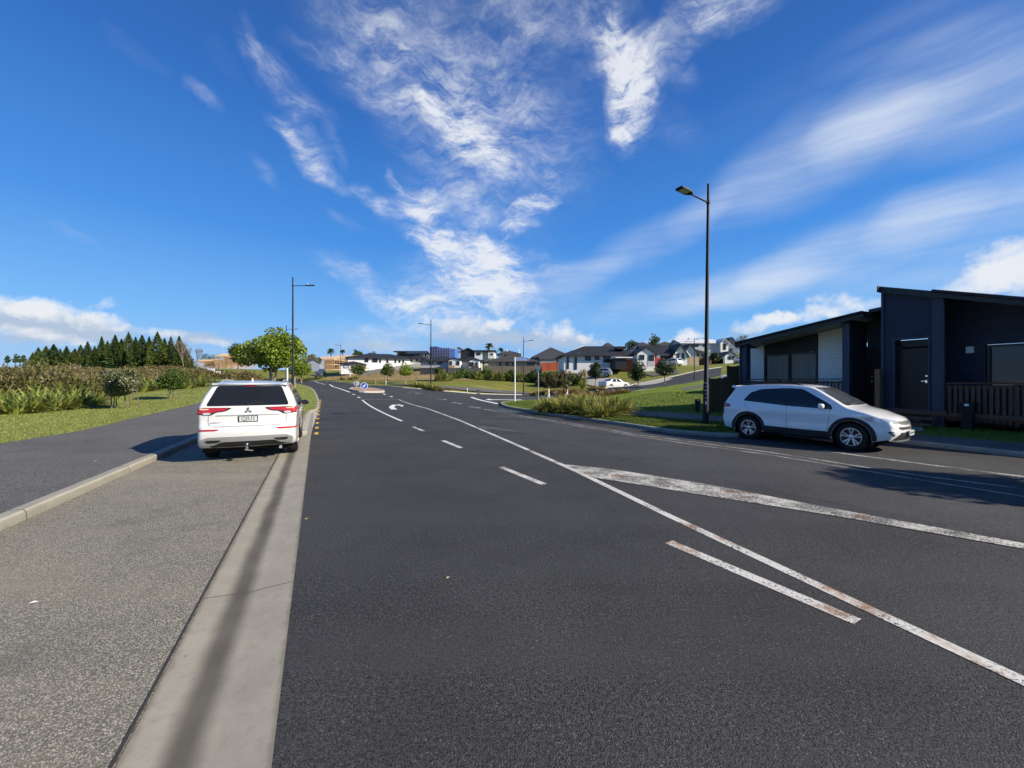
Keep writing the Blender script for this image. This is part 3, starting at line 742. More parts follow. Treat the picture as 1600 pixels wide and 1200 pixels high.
def catmull(pts, per=5):
    P = np.array(pts, float); out = []
    for i in range(len(P)-1):
        p0, p1, p2, p3 = P[max(i-1,0)], P[i], P[i+1], P[min(i+2,len(P)-1)]
        for k in range(per):
            t = k/per
            out.append(.5*((2*p1)+(-p0+p2)*t+(2*p0-5*p1+4*p2-p3)*t*t+(-p0+3*p1-3*p2+p3)*t**3))
    out.append(P[-1]); return np.array(out)
def chaikin(poly, it=2, r=.055):
    n = len(poly); q = []
    for i in range(n):
        p0, p, p1 = Vector(poly[i-1]), Vector(poly[i]), Vector(poly[(i+1)%n])
        a, b = p0-p, p1-p
        ra, rb = min(r, .4*a.length), min(r, .4*b.length)
        A, B = p+a.normalized()*ra, p+b.normalized()*rb
        for t in (0,.33,.67,1): q.append(tuple(A*(1-t)**2+p*2*t*(1-t)+B*t*t))
    return q
class Car:
    def __init__(s, root, sp):
        s.root, s.sp = root, sp; L = sp['L']
        O = catmull(sp['outline'], sp.get('per',5))       # x, z, bulge, r
        n = len(O)
        def hw(x, z):
            y = sp['W']
            y -= sp['rt']*max(0,(sp['rx']-x)/sp['rx'])**2 + sp['ft']*max(0,(x-sp['fx'])/(L-sp['fx']))**2.2
            zz = max(0, z-sp['zb']); y -= sp['tum']*zz*min(1, .55+zz)
            y -= .05*min(1,max(0,(.52-z)/.3))**2
            y += .014*math.exp(-((z-sp['zb']+.08)/.06)**2) - .022*math.exp(-((z-.66)/.13)**2)*(1 if .2*L<x<.8*L else .3)
            for wx in sp['axles']:
                dd = math.hypot(x-wx, z-sp['R']) - sp['Ra']; y += .020*math.exp(-(dd/.13)**2)
            return y
        s.hw = hw
        T = np.gradient(O[:,:2], axis=0); T /= np.linalg.norm(T,axis=1)[:,None]
        N = np.column_stack([T[:,1], -T[:,0]])             # inward: outline runs rear-bottom, up, over, down the front
        nc = 7; arc = [0,18,36,54,72,90]
        cols = []
        for b in np.linspace(0,1,nc): cols.append((b, 0))
        for a in arc[1:]: cols.append((1, a))
        V = []; full = []
        edge = []
        for i in range(n):
            x, z, bu, r = O[i]; row = []
            w0 = hw(x, z)
            for b, a in cols:
                ar = R(a)
                ins = bu*(b**2) + r*(1-math.cos(ar)); px, pz = x+N[i][0]*ins, z+N[i][1]*ins
                w = hw(px, pz); y = (w-r)*b + r*math.sin(ar)
                row.append((px,y,pz))
            edge.append((row[-1][0], row[-1][2]))
            full.append([(p[0],-p[1],p[2]) for p in row[:0:-1]] + row)
        k = len(full[0]); V = [p for r_ in full for p in r_]
        F = [(i*k+j, i*k+j+1, (i+1)*k+j+1, (i+1)*k+j) for i in range(n-1) for j in range(k-1)]
        mb = MB(); mb.add(V, F)
        # flank with the wheel arches cut out
        bot = []; zb0 = sp['sill']
        for wx in reversed(sp['axles']) if True else ():
            h = sp['Ra']; cz = sp['R']
            a0 = math.asin(max(-1,min(1,(zb0-cz)/h)))
            for q in range(0, 15):
                a = a0 + (math.pi-2*a0)*q/14
                bot.append((wx+h*math.cos(a), cz+h*math.sin(a)))
        poly = edge + [(edge[-1][0]-.02, zb0)]*0 + [p for p in bot if True]
        # drop outline points under the sill level duplicates
        cdt = delaunay_2d_cdt([Vector(p) for p in poly], [(i,(i+1)%len(poly)) for i in range(len(poly))], [], 1, 1e-5)
        bm = bmesh.new(); vs = [bm.verts.new((p[0],0,p[1])) for p in cdt[0]]
        for f in cdt[2]:
            try: bm.faces.new([vs[i] for i in f])
            except ValueError: pass
        st = sp.get('grid', .07)
        for ax, hi in ((0,L),(2,1.9)):
            q = st
            while q < hi:
                co = (q,0,0) if ax==0 else (0,0,q); no = (1,0,0) if ax==0 else (0,0,1)
                bmesh.ops.bisect_plane(bm, geom=bm.verts[:]+bm.edges[:]+bm.faces[:], plane_co=co, plane_no=no); q += st
        for v in bm.verts: v.co.y = hw(v.co.x, v.co.z)
        bm.verts.ensure_lookup_table(); bm.verts.index_update()
        vs1 = [tuple(v.co) for v in bm.verts]; fs1 = [tuple(v.index for v in f.verts) for f in bm.faces]; bm.free()
        mb.add(vs1, fs1); mb.add([(x,-y,z) for x,y,z in vs1], fs1)
        me = mb.mesh('body', False, False)
        b2 = bmesh.new(); b2.from_mesh(me); bmesh.ops.remove_doubles(b2, verts=b2.verts, dist=.0035)
        bmesh.ops.recalc_face_normals(b2, faces=b2.faces)
        c0 = Vector((L/2,0,.8))
        if sum(1 for f in b2.faces if (f.calc_center_median()-c0).dot(f.normal) > 0) < len(b2.faces)/2: bmesh.ops.reverse_faces(b2, faces=b2.faces)
        b2.to_mesh(me); s.bvh = BVHTree.FromBMesh(b2); b2.free(); shade(me, 55)
        s.body = link_mesh('body', me, sp['paint'], root)
        # dark floor pan and wheel wells
        u = MB(); u.box((L/2,0,.36), (L*.84, sp['W']*1.35, .3))
        for wx in sp['axles']:
            for sy in (-1,1):
                pr = [(wx+(sp['Ra']+.012)*math.cos(a), sp['R']+(sp['Ra']+.012)*math.sin(a)) for a in np.linspace(-.5, math.pi+.5, 16)]
                y0, y1 = sy*(hw(wx,sp['R']+sp['Ra'])-.03), sy*(sp['W']-.36)
                nn = len(pr); vv = [(p[0],y0,p[1]) for p in pr]+[(p[0],y1,p[1]) for p in pr]
                u.add(vv, [(i,i+1,nn+i+1,nn+i) for i in range(nn-1)] + [tuple(range(nn,2*nn))])
        u.build('underbody', M['liner'], root)
    def patch(s, name, poly, axis, mat, off=.004, step=.09, parent=None, smooth=True, rim=True, loops=2):
        if loops: poly = chaikin(poly, loops)
        cdt = delaunay_2d_cdt([Vector(p) for p in poly], [(i,(i+1)%len(poly)) for i in range(len(poly))], [], 1, 1e-6)
        bm = bmesh.new(); vs = [bm.verts.new((p[0],p[1],0)) for p in cdt[0]]
        for f in cdt[2]:
            try: bm.faces.new([vs[i] for i in f])
            except ValueError: pass
        xs = [p[0] for p in poly]; ys = [p[1] for p in poly]
        for ax, lo, hi in ((0,min(xs),max(xs)),(1,min(ys),max(ys))):
            k = math.floor(lo/step)+1
            while k*step < hi:
                bmesh.ops.bisect_plane(bm, geom=bm.verts[:]+bm.edges[:]+bm.faces[:], plane_co=(k*step,0,0) if ax==0 else (0,k*step,0), plane_no=(1,0,0) if ax==0 else (0,1,0)); k += 1
        dirs = {'y+':Vector((0,-1,0)),'y-':Vector((0,1,0)),'x-':Vector((1,0,0)),'x+':Vector((-1,0,0)),'z':Vector((0,0,-1))}
        d = dirs[axis]
        for v in bm.verts:
            a, b = v.co.x, v.co.y
            if axis[0]=='y': o = Vector((a, 3 if axis=='y+' else -3, b))
            elif axis[0]=='x': o = Vector((-3 if axis=='x-' else s.sp['L']+3, a, b))
            else: o = Vector((a,b,4))
            h, nrm, _, _ = s.bvh.ray_cast(o, d)
            if h is None:
                h, nrm, _, _ = s.bvh.find_nearest(o + d*(3+ (s.sp['W']*.8 if axis[0]=='y' else 0)))
            if nrm.dot(d) > 0: nrm = -nrm
            v.co = h + nrm*off
        bmesh.ops.recalc_face_normals(bm, faces=bm.faces)
        if sum(f.normal.dot(d) for f in bm.faces) > 0: bmesh.ops.reverse_faces(bm, faces=bm.faces)
        if rim:
            bm.normal_update()
            be = [e for e in bm.edges if e.is_boundary]
            r = bmesh.ops.extrude_edge_only(bm, edges=be)
            for v in [g for g in r['geom'] if isinstance(g, bmesh.types.BMVert)]: v.co += d*(off*1.6+.002)
        me = bpy.data.meshes.new(name); bm.to_mesh(me); bm.free()
        if smooth: shade(me, 35)
        return link_mesh(name, me, mat, parent or s.root)
    def both(s, name, poly, mat, **k):
        return [s.patch(name, poly, ax, mat, **k) for ax in ('y+','y-')]
    def line(s, pts, wid, axis, parent=None, mat=None, name='panel_gap', off=.0025):
        pts = [Vector(p) for p in pts]; l = []; r_ = []
        for i, p in enumerate(pts):
            t = (pts[min(i+1,len(pts)-1)]-pts[max(i-1,0)]).normalized(); nn = Vector((-t.y,t.x))*wid/2
            l.append(tuple(p+nn)); r_.append(tuple(p-nn))
        return s.patch(name, l+r_[::-1], axis, mat or M['seam_dark'], off=off, step=.12, parent=parent, rim=False, loops=0)
    def wheels(s, rim='star'):
        sp = s.sp; Rw = sp['R']; w = sp.get('tw',.235)
        h = w/2
        tm = MB().lathe([(Rw*.60,-h*.8),(Rw*.66,-h*.98),(Rw*.86,-h),(Rw*.96,-h*.86),(Rw,-h*.6),(Rw,h*.6),(Rw*.96,h*.86),(Rw*.86,h),(Rw*.66,h*.98),(Rw*.60,h*.8),(Rw*.58,h*.5),(Rw*.58,-h*.5),(Rw*.60,-h*.8)], 36, 'y').mesh('wheel', True)
        rm = MB(); rr = Rw*.66
        # outer face at -y; mirrored for the other side by rotating the wheel
        rm.lathe([(rr,-h*.99),(rr*.93,-h*1.0),(rr*.90,-h*.75),(rr*.88,-h*.1),(rr*.95,h*.4)], 36, 'y')
        n = 5
        for q in range(n):
            for da in ((-.16,.16) if rim=='twin' else (0,)):
                a = 2*math.pi*q/n + da + .3
                wd = .034 if rim=='twin' else .075
                p0 = Vector((.045*math.cos(a),-h*.80,.045*math.sin(a))); p1 = Vector((rr*.94*math.cos(a + da*.25),-h*.93,rr*.94*math.sin(a+da*.25)))
                dd = (p1-p0).normalized(); sd = dd.cross(Vector((0,1,0))).normalized()
                w0, w1 = wd*.75, wd*1.15
                vv = [p0+sd*w0/2,p0-sd*w0/2,p1-sd*w1/2,p1+sd*w1/2]; bk = [v+Vector((0,.03,0)) for v in vv]
                rm.add(vv+bk, [(0,1,2,3),(4,7,6,5),(0,4,5,1),(1,5,6,2),(2,6,7,3),(3,7,4,0)])
        rm.lathe([(0,-h*.9),(.035,-h*.9),(.06,-h*.82),(.062,-h*.6)], 16, 'y')
        rme = rm.mesh('rim', True)
        dk = MB().lathe([(0,-h*.45),(rr*.92,-h*.45),(rr*.92,-h*.3)], 24, 'y').mesh('brake_disc', True)
        rme.materials.append(M['rim'])
        for wx in sp['axles']:
            for sy in (-1,1):
                o = link_mesh('wheel', tm, M['tyre'], s.root, (wx, sy*(sp['W']-h-.012), Rw), 0 if sy<0 else math.pi)
                link_mesh('rim', rme, M['rim'], o); link_mesh('brake_disc', dk, M['rim_dark'], o)
    def mirrors(s, x, z, y, mat, sz=(.12,.21,.15)):
        for sy in (-1,1):
            mb = MB(); seg = 10; vs = []
            prof = [(-.5,.75),(-.42,.95),(-.1,1.0),(.25,.9),(.45,.6),(.52,.2)]
            for px, sc_ in prof:
                for k in range(seg):
                    a = 2*math.pi*k/seg; ca, sa = math.cos(a), math.sin(a)
                    e = lambda c_: math.copysign(abs(c_)**.6, c_)
                    vs.append((x+px*sz[0], sy*(y+sz[1]*.62)+e(ca)*sz[1]*.5*sc_, z+e(sa)*sz[2]*.5*sc_))
            fs = [(i*seg+k,i*seg+(k+1)%seg,(i+1)*seg+(k+1)%seg,(i+1)*seg+k) for i in range(len(prof)-1) for k in range(seg)]
            fs += [tuple(range(seg)), tuple(reversed(range((len(prof)-1)*seg, len(prof)*seg)))]
            mb.add(vs, fs)
            mb.bar((x+.02,sy*(y-.06),z-.05),(x,sy*(y+.08),z-.035),.07,.035)
            o = mb.build('wing_mirror', mat, s.root, True)
            MB().box((x-sz[0]*.5-.003, sy*(y+sz[1]*.62), z), (.004,sz[1]*.64,sz[2]*.62)).build('mirror_glass', M['car_glass'], o)
def text(name, body, size, mat, parent, loc, rot, extrude=.0008, align='CENTER'):
    cu = bpy.data.curves.new(name, 'FONT'); cu.body = body; cu.size = size; cu.extrude = extrude; cu.align_x = align; cu.align_y = 'CENTER'
    cu.resolution_u = 2
    o = bpy.data.objects.new(name, cu); C.objects.link(o)
    me = bpy.data.meshes.new_from_object(o.evaluated_get(bpy.context.evaluated_depsgraph_get()))
    bpy.data.objects.remove(o); bpy.data.curves.remove(cu)
    o = link_mesh(name, me, mat, parent, loc); o.rotation_euler = rot
    return o
def roof_rails(car, x0, x1, y, mat=None):
    pts = []
    for sy in (-1,1):
        P = []
        for k in range(9):
            x = x0+(x1-x0)*k/8
            h, _, _, _ = car.bvh.ray_cast(Vector((x, sy*y, 3)), Vector((0,0,-1)))
            P.append((x, sy*y, h.z + (.0 if k in (0,8) else .032)))
        MB().tube(P, [.012]+[.016]*7+[.012], 8).build('roof_rail', mat or M['skid'], car.root, True)

# --- the SUV parked in the bay, seen from behind
hd = ROAD
suv = empty('parked_suv', (-5.66, 8.50, 0.0), math.atan2(.898,-.44), 'white SUV with a towball parked in the kerbside bay, seen from behind', 'car')
ow = [(.20,.30,.02,.05),(.10,.36,.05,.06),(.02,.50,.06,.08),(.0,.62,.07,.09),(.015,.74,.07,.09),(.03,.80,.07,.09),(.075,.86,.06,.08),(.085,1.06,.06,.08),(.11,1.16,.05,.07),(.19,1.30,.05,.06),(.33,1.52,.05,.06),(.37,1.62,.045,.06),(.33,1.655,.03,.035),
      (.40,1.69,.03,.04),(.8,1.735,.03,.07),(1.5,1.75,.03,.07),(2.2,1.735,.03,.07),(2.7,1.67,.03,.06),(3.1,1.42,.04,.06),(3.42,1.18,.05,.06),(3.55,1.13,.05,.07),(4.0,1.07,.05,.08),(4.42,.97,.07,.09),(4.6,.84,.10,.09),(4.68,.66,.12,.08),(4.69,.45,.12,.08),(4.62,.27,.10,.06)]
A_ = Car(suv, dict(L=4.71,W=.925,outline=ow,rt=.05,rx=.55,ft=.16,fx=3.5,zb=1.12,tum=.40,axles=(1.0,3.71),R=.362,Ra=.415,sill=.27,paint=M['car_white'],per=5,grid=.08))
A_.wheels('star')
A_.patch('rear_window', [(-.765,1.195),(-.60,1.62),(.60,1.62),(.765,1.195)], 'x-', M['car_glass'], .005, loops=1)
A_.both('side_window', [(.62,1.17),(.80,1.45),(1.05,1.62),(1.45,1.655),(1.45,1.12)], M['car_glass'])
A_.both('side_window', [(1.49,1.12),(1.49,1.655),(2.25,1.635),(2.30,1.12)], M['car_glass'])
A_.both('side_window', [(2.38,1.12),(2.34,1.63),(2.62,1.60),(3.22,1.22),(3.22,1.14)], M['car_glass'])
A_.both('pillar_trim', [(1.40,1.12),(1.40,1.655),(1.54,1.655),(1.54,1.12)], M['trim'], off=.003, loops=0)
A_.patch('windscreen', [(-.60,1.63),(-.74,1.17),(.74,1.17),(.60,1.63)], 'x+', M['shield_glass'], .004, loops=1)
gl = [p for p in A_.root.children if p.name.startswith('rear_window')][0]
w_ = MB(); w_.tube([(.13,.03,1.20),(.12,.02,1.22),(.15,-.16,1.255),(.155,-.36,1.26)], [.014,.012,.009,.006], 6); w_.build('wiper', M['trim'], gl, True)
A_.patch('brake_light', [(-.12,1.612),(-.12,1.642),(.12,1.642),(.12,1.612)], 'x-', M['red_lens'], .008, loops=1)
for sg in (1,-1):
    f = lambda P: [(p[0]*sg, p[1]) for p in P]
    tl = A_.patch('tail_light', f([(.95,1.165),(.94,1.03),(.66,1.0),(.58,1.065),(.40,1.085),(.28,1.155)]), 'x-', M['trim'], .010, loops=1)
    A_.patch('red_lens', f([(.925,1.150),(.915,1.045),(.72,1.03),(.61,1.082),(.42,1.10),(.35,1.143)]), 'x-', M['red_lens'], .016, parent=tl, loops=1)
    A_.patch('amber_lens', f([(.86,1.142),(.86,1.115),(.70,1.115),(.70,1.142)]), 'x-', M['amber_lens'], .021, parent=tl, loops=1)
    A_.patch('reverse_lens', f([(.80,1.06),(.80,1.015),(.69,1.015),(.655,1.04),(.69,1.06)]), 'x-', M['clear_lens'], .021, parent=tl, loops=1)
    A_.patch('reflector', f([(.93,.715),(.91,.678),(.56,.678),(.50,.712)]), 'x-', M['red_lens'], .008, loops=1)
    A_.patch('headlight', f([(.85,.95),(.86,.78),(.62,.78),(.58,.93)]), 'x+', M['clear_lens'], .008, loops=1)
A_.patch('chrome_strip', [(-.58,1.005),(-.58,.985),(.58,.985),(.58,1.005)], 'x-', M['skid'], .006, loops=0)
sk = A_.patch('bumper_skid', [(-.85,.50),(-.83,.385),(-.62,.375),(-.48,.45),(.48,.45),(.62,.375),(.83,.385),(.85,.50),(.70,.555),(-.70,.555)], 'x-', M['skid'], .02, loops=1)
for sg in (1,-1):
    A_.patch('exhaust_trim', [(.76*sg,.495),(.72*sg,.435),(.52*sg,.445),(.46*sg,.495)], 'x-', M['trim'], .028, parent=sk, loops=1)
A_.patch('lower_bumper', [(-.80,.46),(-.66,.33),(.66,.33),(.80,.46),(.50,.455),(-.50,.455)], 'x-', M['trim'], .012, loops=0)
A_.line([(-.71,1.15),(-.71,.84),(-.68,.79),(-.6,.768),(.6,.768),(.68,.79),(.71,.84),(.71,1.15)], .008, 'x-', M and suv)
for sx in (1.47,2.34,3.2):
    for ax in ('y+','y-'):
        A_.line([(sx-.02,1.1),(sx-.02,.75),(sx-.04,.38)], .008, ax)
A_.both('door_handle', [(1.62,.965),(1.62,1.0),(1.80,1.0),(1.80,.965)], M['car_white'], off=.022, loops=1)
A_.both('door_handle', [(2.46,.965),(2.46,1.0),(2.64,1.0),(2.64,.965)], M['car_white'], off=.022, loops=1)
A_.both('sill_trim', [(1.45,.385),(1.45,.275),(3.26,.275),(3.26,.385)], M['trim'], off=.012, loops=0)
for axl in (1.0,3.71):
    arch = [(axl+.420*math.cos(a),.362+.420*math.sin(a)) for a in np.linspace(0.05,math.pi-.05,14)] + [(axl+.462*math.cos(a),.362+.462*math.sin(a)) for a in np.linspace(math.pi-.05,.05,14)]
    A_.both('arch_trim', arch, M['trim'], off=.010, loops=0, step=.035)
# plate, emblem, name, towball
plx = A_.bvh.ray_cast(Vector((-3,0,.91)), Vector((1,0,0)))[0].x
pl_ = MB().box((plx-.012,0,.915),(.012,.355,.135)).build('number_plate', M['ink'], suv, bevel=.004)
MB().box((plx-.0195,0,.917),(.003,.322,.104)).build('plate_face', M['plate_white'], pl_)
text('plate_lettering', 'QJU1', .115, M['ink'], pl_, (plx-.0225,-.0,.917), (R(90),0,R(-90)))
ex = A_.bvh.ray_cast(Vector((-3,0,1.10)), Vector((1,0,0)))[0].x
em = MB()
for a in (90,210,330):
    ca, sa = math.cos(R(a)), math.sin(R(a)); px, pz = -sa*.030, ca*.030
    d1, d2 = (ca, sa), (-sa, ca); L_, Wd = .042, .024
    q = [(d1[0]*L_,d1[1]*L_),(d2[0]*Wd,d2[1]*Wd),(-d1[0]*L_,-d1[1]*L_),(-d2[0]*Wd,-d2[1]*Wd)]
    em.prism([(ca*.04+u, .1+.995+sa*.04+v) for u,v in q], ex-.016, ex-.004, 'yz')
em.build('emblem', M['chrome'], suv)
text('model_lettering', 'OUTLANDER', .042, M['trim'], suv, (A_.bvh.ray_cast(Vector((-3,.55,.845)), Vector((1,0,0)))[0].x-.004,.55,.845), (R(90),0,R(-90)))
tb = MB(); tb.bar((.12,0,.30),(-.10,0,.30),.05,.05); tb.lathe([(0,.39),(.018,.388),(.027,.37),(.025,.35),(.015,.34),(.015,.30),(.03,.30),(.03,.27)],14,'z',(-.085,0,.02)); tb.bar((-.06,.05,.27),(-.02,-.1,.24),.02); tb.build('towball', M['chrome'], suv, True)
MB().tube([(.28,-.58,.27),(.13,-.60,.255)],.032,10).build('tailpipe', M['skid'], suv, True)
hz_ = A_.bvh.ray_cast(Vector((.75,0,3)), Vector((0,0,-1)))[0].z
MB().add([(.70,.02,hz_),(.70,-.02,hz_),(.92,-.015,hz_-.01),(.92,.015,hz_-.01),(.70,.008,hz_+.065),(.70,-.008,hz_+.065),(.74,-.006,hz_+.06),(.74,.006,hz_+.06)],[(0,1,5,4),(1,2,6,5),(2,3,7,6),(3,0,4,7),(4,5,6,7)]).build('antenna', M['car_white'], suv, True)
A_.mirrors(2.98,1.12,.885,M['car_black'])
roof_rails(A_, .75, 2.5, .60)

# --- the SUV parked at the right-hand kerb, three-quarter front
pr_, pf_ = Vector(hit(1170,685)), Vector(hit(1325,703.5))
hd2 = (pf_-pr_).normalized(); rt2 = Vector((hd2.y,-hd2.x))
mid = (pr_+pf_)/2 - rt2*.80
org = mid - hd2*(.955+1.27)
suv2 = empty('parked_suv', (org.x, org.y, tz(mid.x,mid.y)-.0), math.atan2(hd2.y,hd2.x), 'pearl white SUV with black wheel arches parked in front of the dark navy house', 'car')
ow2 = [(.16,.30,.02,.05),(.08,.40,.05,.07),(.01,.56,.06,.09),(.0,.68,.06,.09),(.05,.78,.05,.08),(.06,.98,.06,.08),(.09,1.10,.05,.07),(.22,1.30,.04,.06),(.36,1.52,.04,.06),(.40,1.60,.04,.05),(.30,1.63,.02,.03),(.36,1.67,.03,.035),
       (.7,1.70,.03,.06),(1.3,1.735,.03,.07),(2.05,1.735,.03,.07),(2.66,1.665,.03,.06),(3.12,1.425,.04,.06),(3.46,1.215,.05,.06),(3.60,1.145,.05,.07),(3.92,1.065,.05,.09),(4.15,.985,.06,.10),(4.38,.895,.08,.10),(4.50,.76,.10,.09),(4.54,.62,.12,.09),(4.55,.46,.12,.08),(4.46,.27,.11,.06)]
B_ = Car(suv2, dict(L=4.57,W=.915,outline=ow2,rt=.07,rx=.6,ft=.20,fx=3.35,zb=1.0,tum=.31,axles=(.955,3.615),R=.358,Ra=.42,sill=.27,paint=M['car_pearl'],per=5,grid=.08))
B_.wheels('twin'); suv2.scale = (1,1,1.03)
B_.both('side_window', [(.78,1.20),(.98,1.46),(1.28,1.57),(2.00,1.61),(2.04,1.10)], M['car_glass'], loops=1)
B_.both('side_window', [(2.11,1.095),(2.08,1.61),(2.44,1.59),(3.17,1.175),(3.22,1.05)], M['car_glass'], loops=1)
B_.both('pillar_trim', [(1.97,1.10),(1.95,1.605),(2.13,1.61),(2.16,1.095)], M['trim'], off=.003, loops=0)
B_.patch('windscreen', [(-.60,1.635),(-.74,1.17),(.74,1.17),(.60,1.635)], 'x+', M['shield_glass'], .004, loops=1)
B_.patch('rear_window', [(-.66,1.16),(-.54,1.53),(.54,1.53),(.66,1.16)], 'x-', M['car_glass'], .005, loops=1)
for axl in (.955,3.615):
    arch = [(axl+.425*math.cos(a),.358+.425*math.sin(a)) for a in np.linspace(-.12,math.pi+.12,16)] + [(axl+.515*math.cos(a),.358+.515*math.sin(a)) for a in np.linspace(math.pi+.12,-.12,16)]
    B_.both('arch_trim', arch, M['trim'], off=.016, loops=0, step=.035)
B_.both('sill_trim', [(1.37,.47),(1.37,.275),(3.20,.275),(3.20,.45),(2.3,.455)], M['trim'], off=.014, loops=0)
for ax in ('y+','y-'):
    for P in ([(2.07,1.10),(2.08,.8),(2.07,.46)],[(3.17,1.05),(3.12,.75),(3.08,.46)],[(.86,1.16),(.86,1.02),(1.02,.88)]):
        B_.line(P, .008, ax)
B_.both('door_handle', [(1.32,.975),(1.32,1.012),(1.52,1.012),(1.52,.975)], M['car_pearl'], off=.024, loops=1)
B_.both('door_handle', [(2.17,.955),(2.17,.99),(2.37,.99),(2.37,.955)], M['car_pearl'], off=.024, loops=1)
for sg, ax in ((1,'y+'),(-1,'y-')):
    tl = B_.patch('tail_light', [(.04,1.09),(.05,.95),(.40,.99),(.36,1.07),(.12,1.13)], ax, M['red_lens'], .012, loops=1)
    hl = B_.patch('headlight', [(.80*sg,.885),(.80*sg,.79),(.50*sg,.735),(.36*sg,.76),(.44*sg,.82)], 'x+', M['clear_lens'], .008, loops=1)
    B_.patch('headlight_side', [(3.62,.955),(3.85,.95),(4.25,.84),(4.27,.76),(3.98,.79)], ax, M['clear_lens'], .008, parent=hl, loops=1)
    fl = B_.patch('fog_light', [(.80*sg,.57),(.74*sg,.46),(.66*sg,.44),(.68*sg,.56)], 'x+', M['trim'], .010, loops=1)
    B_.patch('fog_lens', [(.755*sg,.535),(.73*sg,.49),(.69*sg,.485),(.70*sg,.535)], 'x+', M['chrome'], .016, parent=fl, loops=1)
B_.patch('upper_grille', [(-.46,.80),(-.40,.735),(-.12,.715),(.12,.715),(.40,.735),(.46,.80),(.2,.80),(-.2,.80)], 'x+', M['trim'], .010, loops=1)
B_.patch('lower_grille', [(-.50,.665),(-.40,.60),(.40,.60),(.50,.665)], 'x+', M['trim'], .012, loops=1)
B_.patch('front_bumper_trim', [(-.42,.53),(-.66,.36),(-.60,.30),(.60,.30),(.66,.36),(.42,.53)], 'x+', M['trim'], .014, loops=0)
B_.patch('front_skid', [(-.56,.345),(-.52,.305),(.52,.305),(.56,.345)], 'x+', M['skid'], .022, loops=1)
fx = B_.bvh.ray_cast(Vector((9,0,.50)), Vector((-1,0,0)))[0].x
np2 = MB().box((fx+.035,0,.515),(.03,.37,.125)).build('number_plate', M['plate_white'], suv2, bevel=.003)
text('plate_lettering', 'LRN481', .10, M['ink'], np2, (fx+.0515,0,.515), (R(90),0,R(90)))
MB().lathe([(.05,0),(.062,.008),(.05,.014)],20,'x',(B_.bvh.ray_cast(Vector((9,0,.765)),Vector((-1,0,0)))[0].x+.004,0,.765)).build('emblem', M['chrome'], suv2, True)
B_.mirrors(3.0,1.13,.89,M['car_pearl'])
roof_rails(B_, .7, 2.4, .585, M['black_metal'])
B_.patch('spoiler_lip', [(.28,-.5),(.28,.5),(.34,.5),(.34,-.5)], 'z', M['car_pearl'], .012, loops=0)
MB().tube([(3.51,-.62,1.19),(3.48,-.2,1.21),(3.42,.3,1.235)],[.012,.012,.007],6).build('wiper', M['trim'], suv2, True)
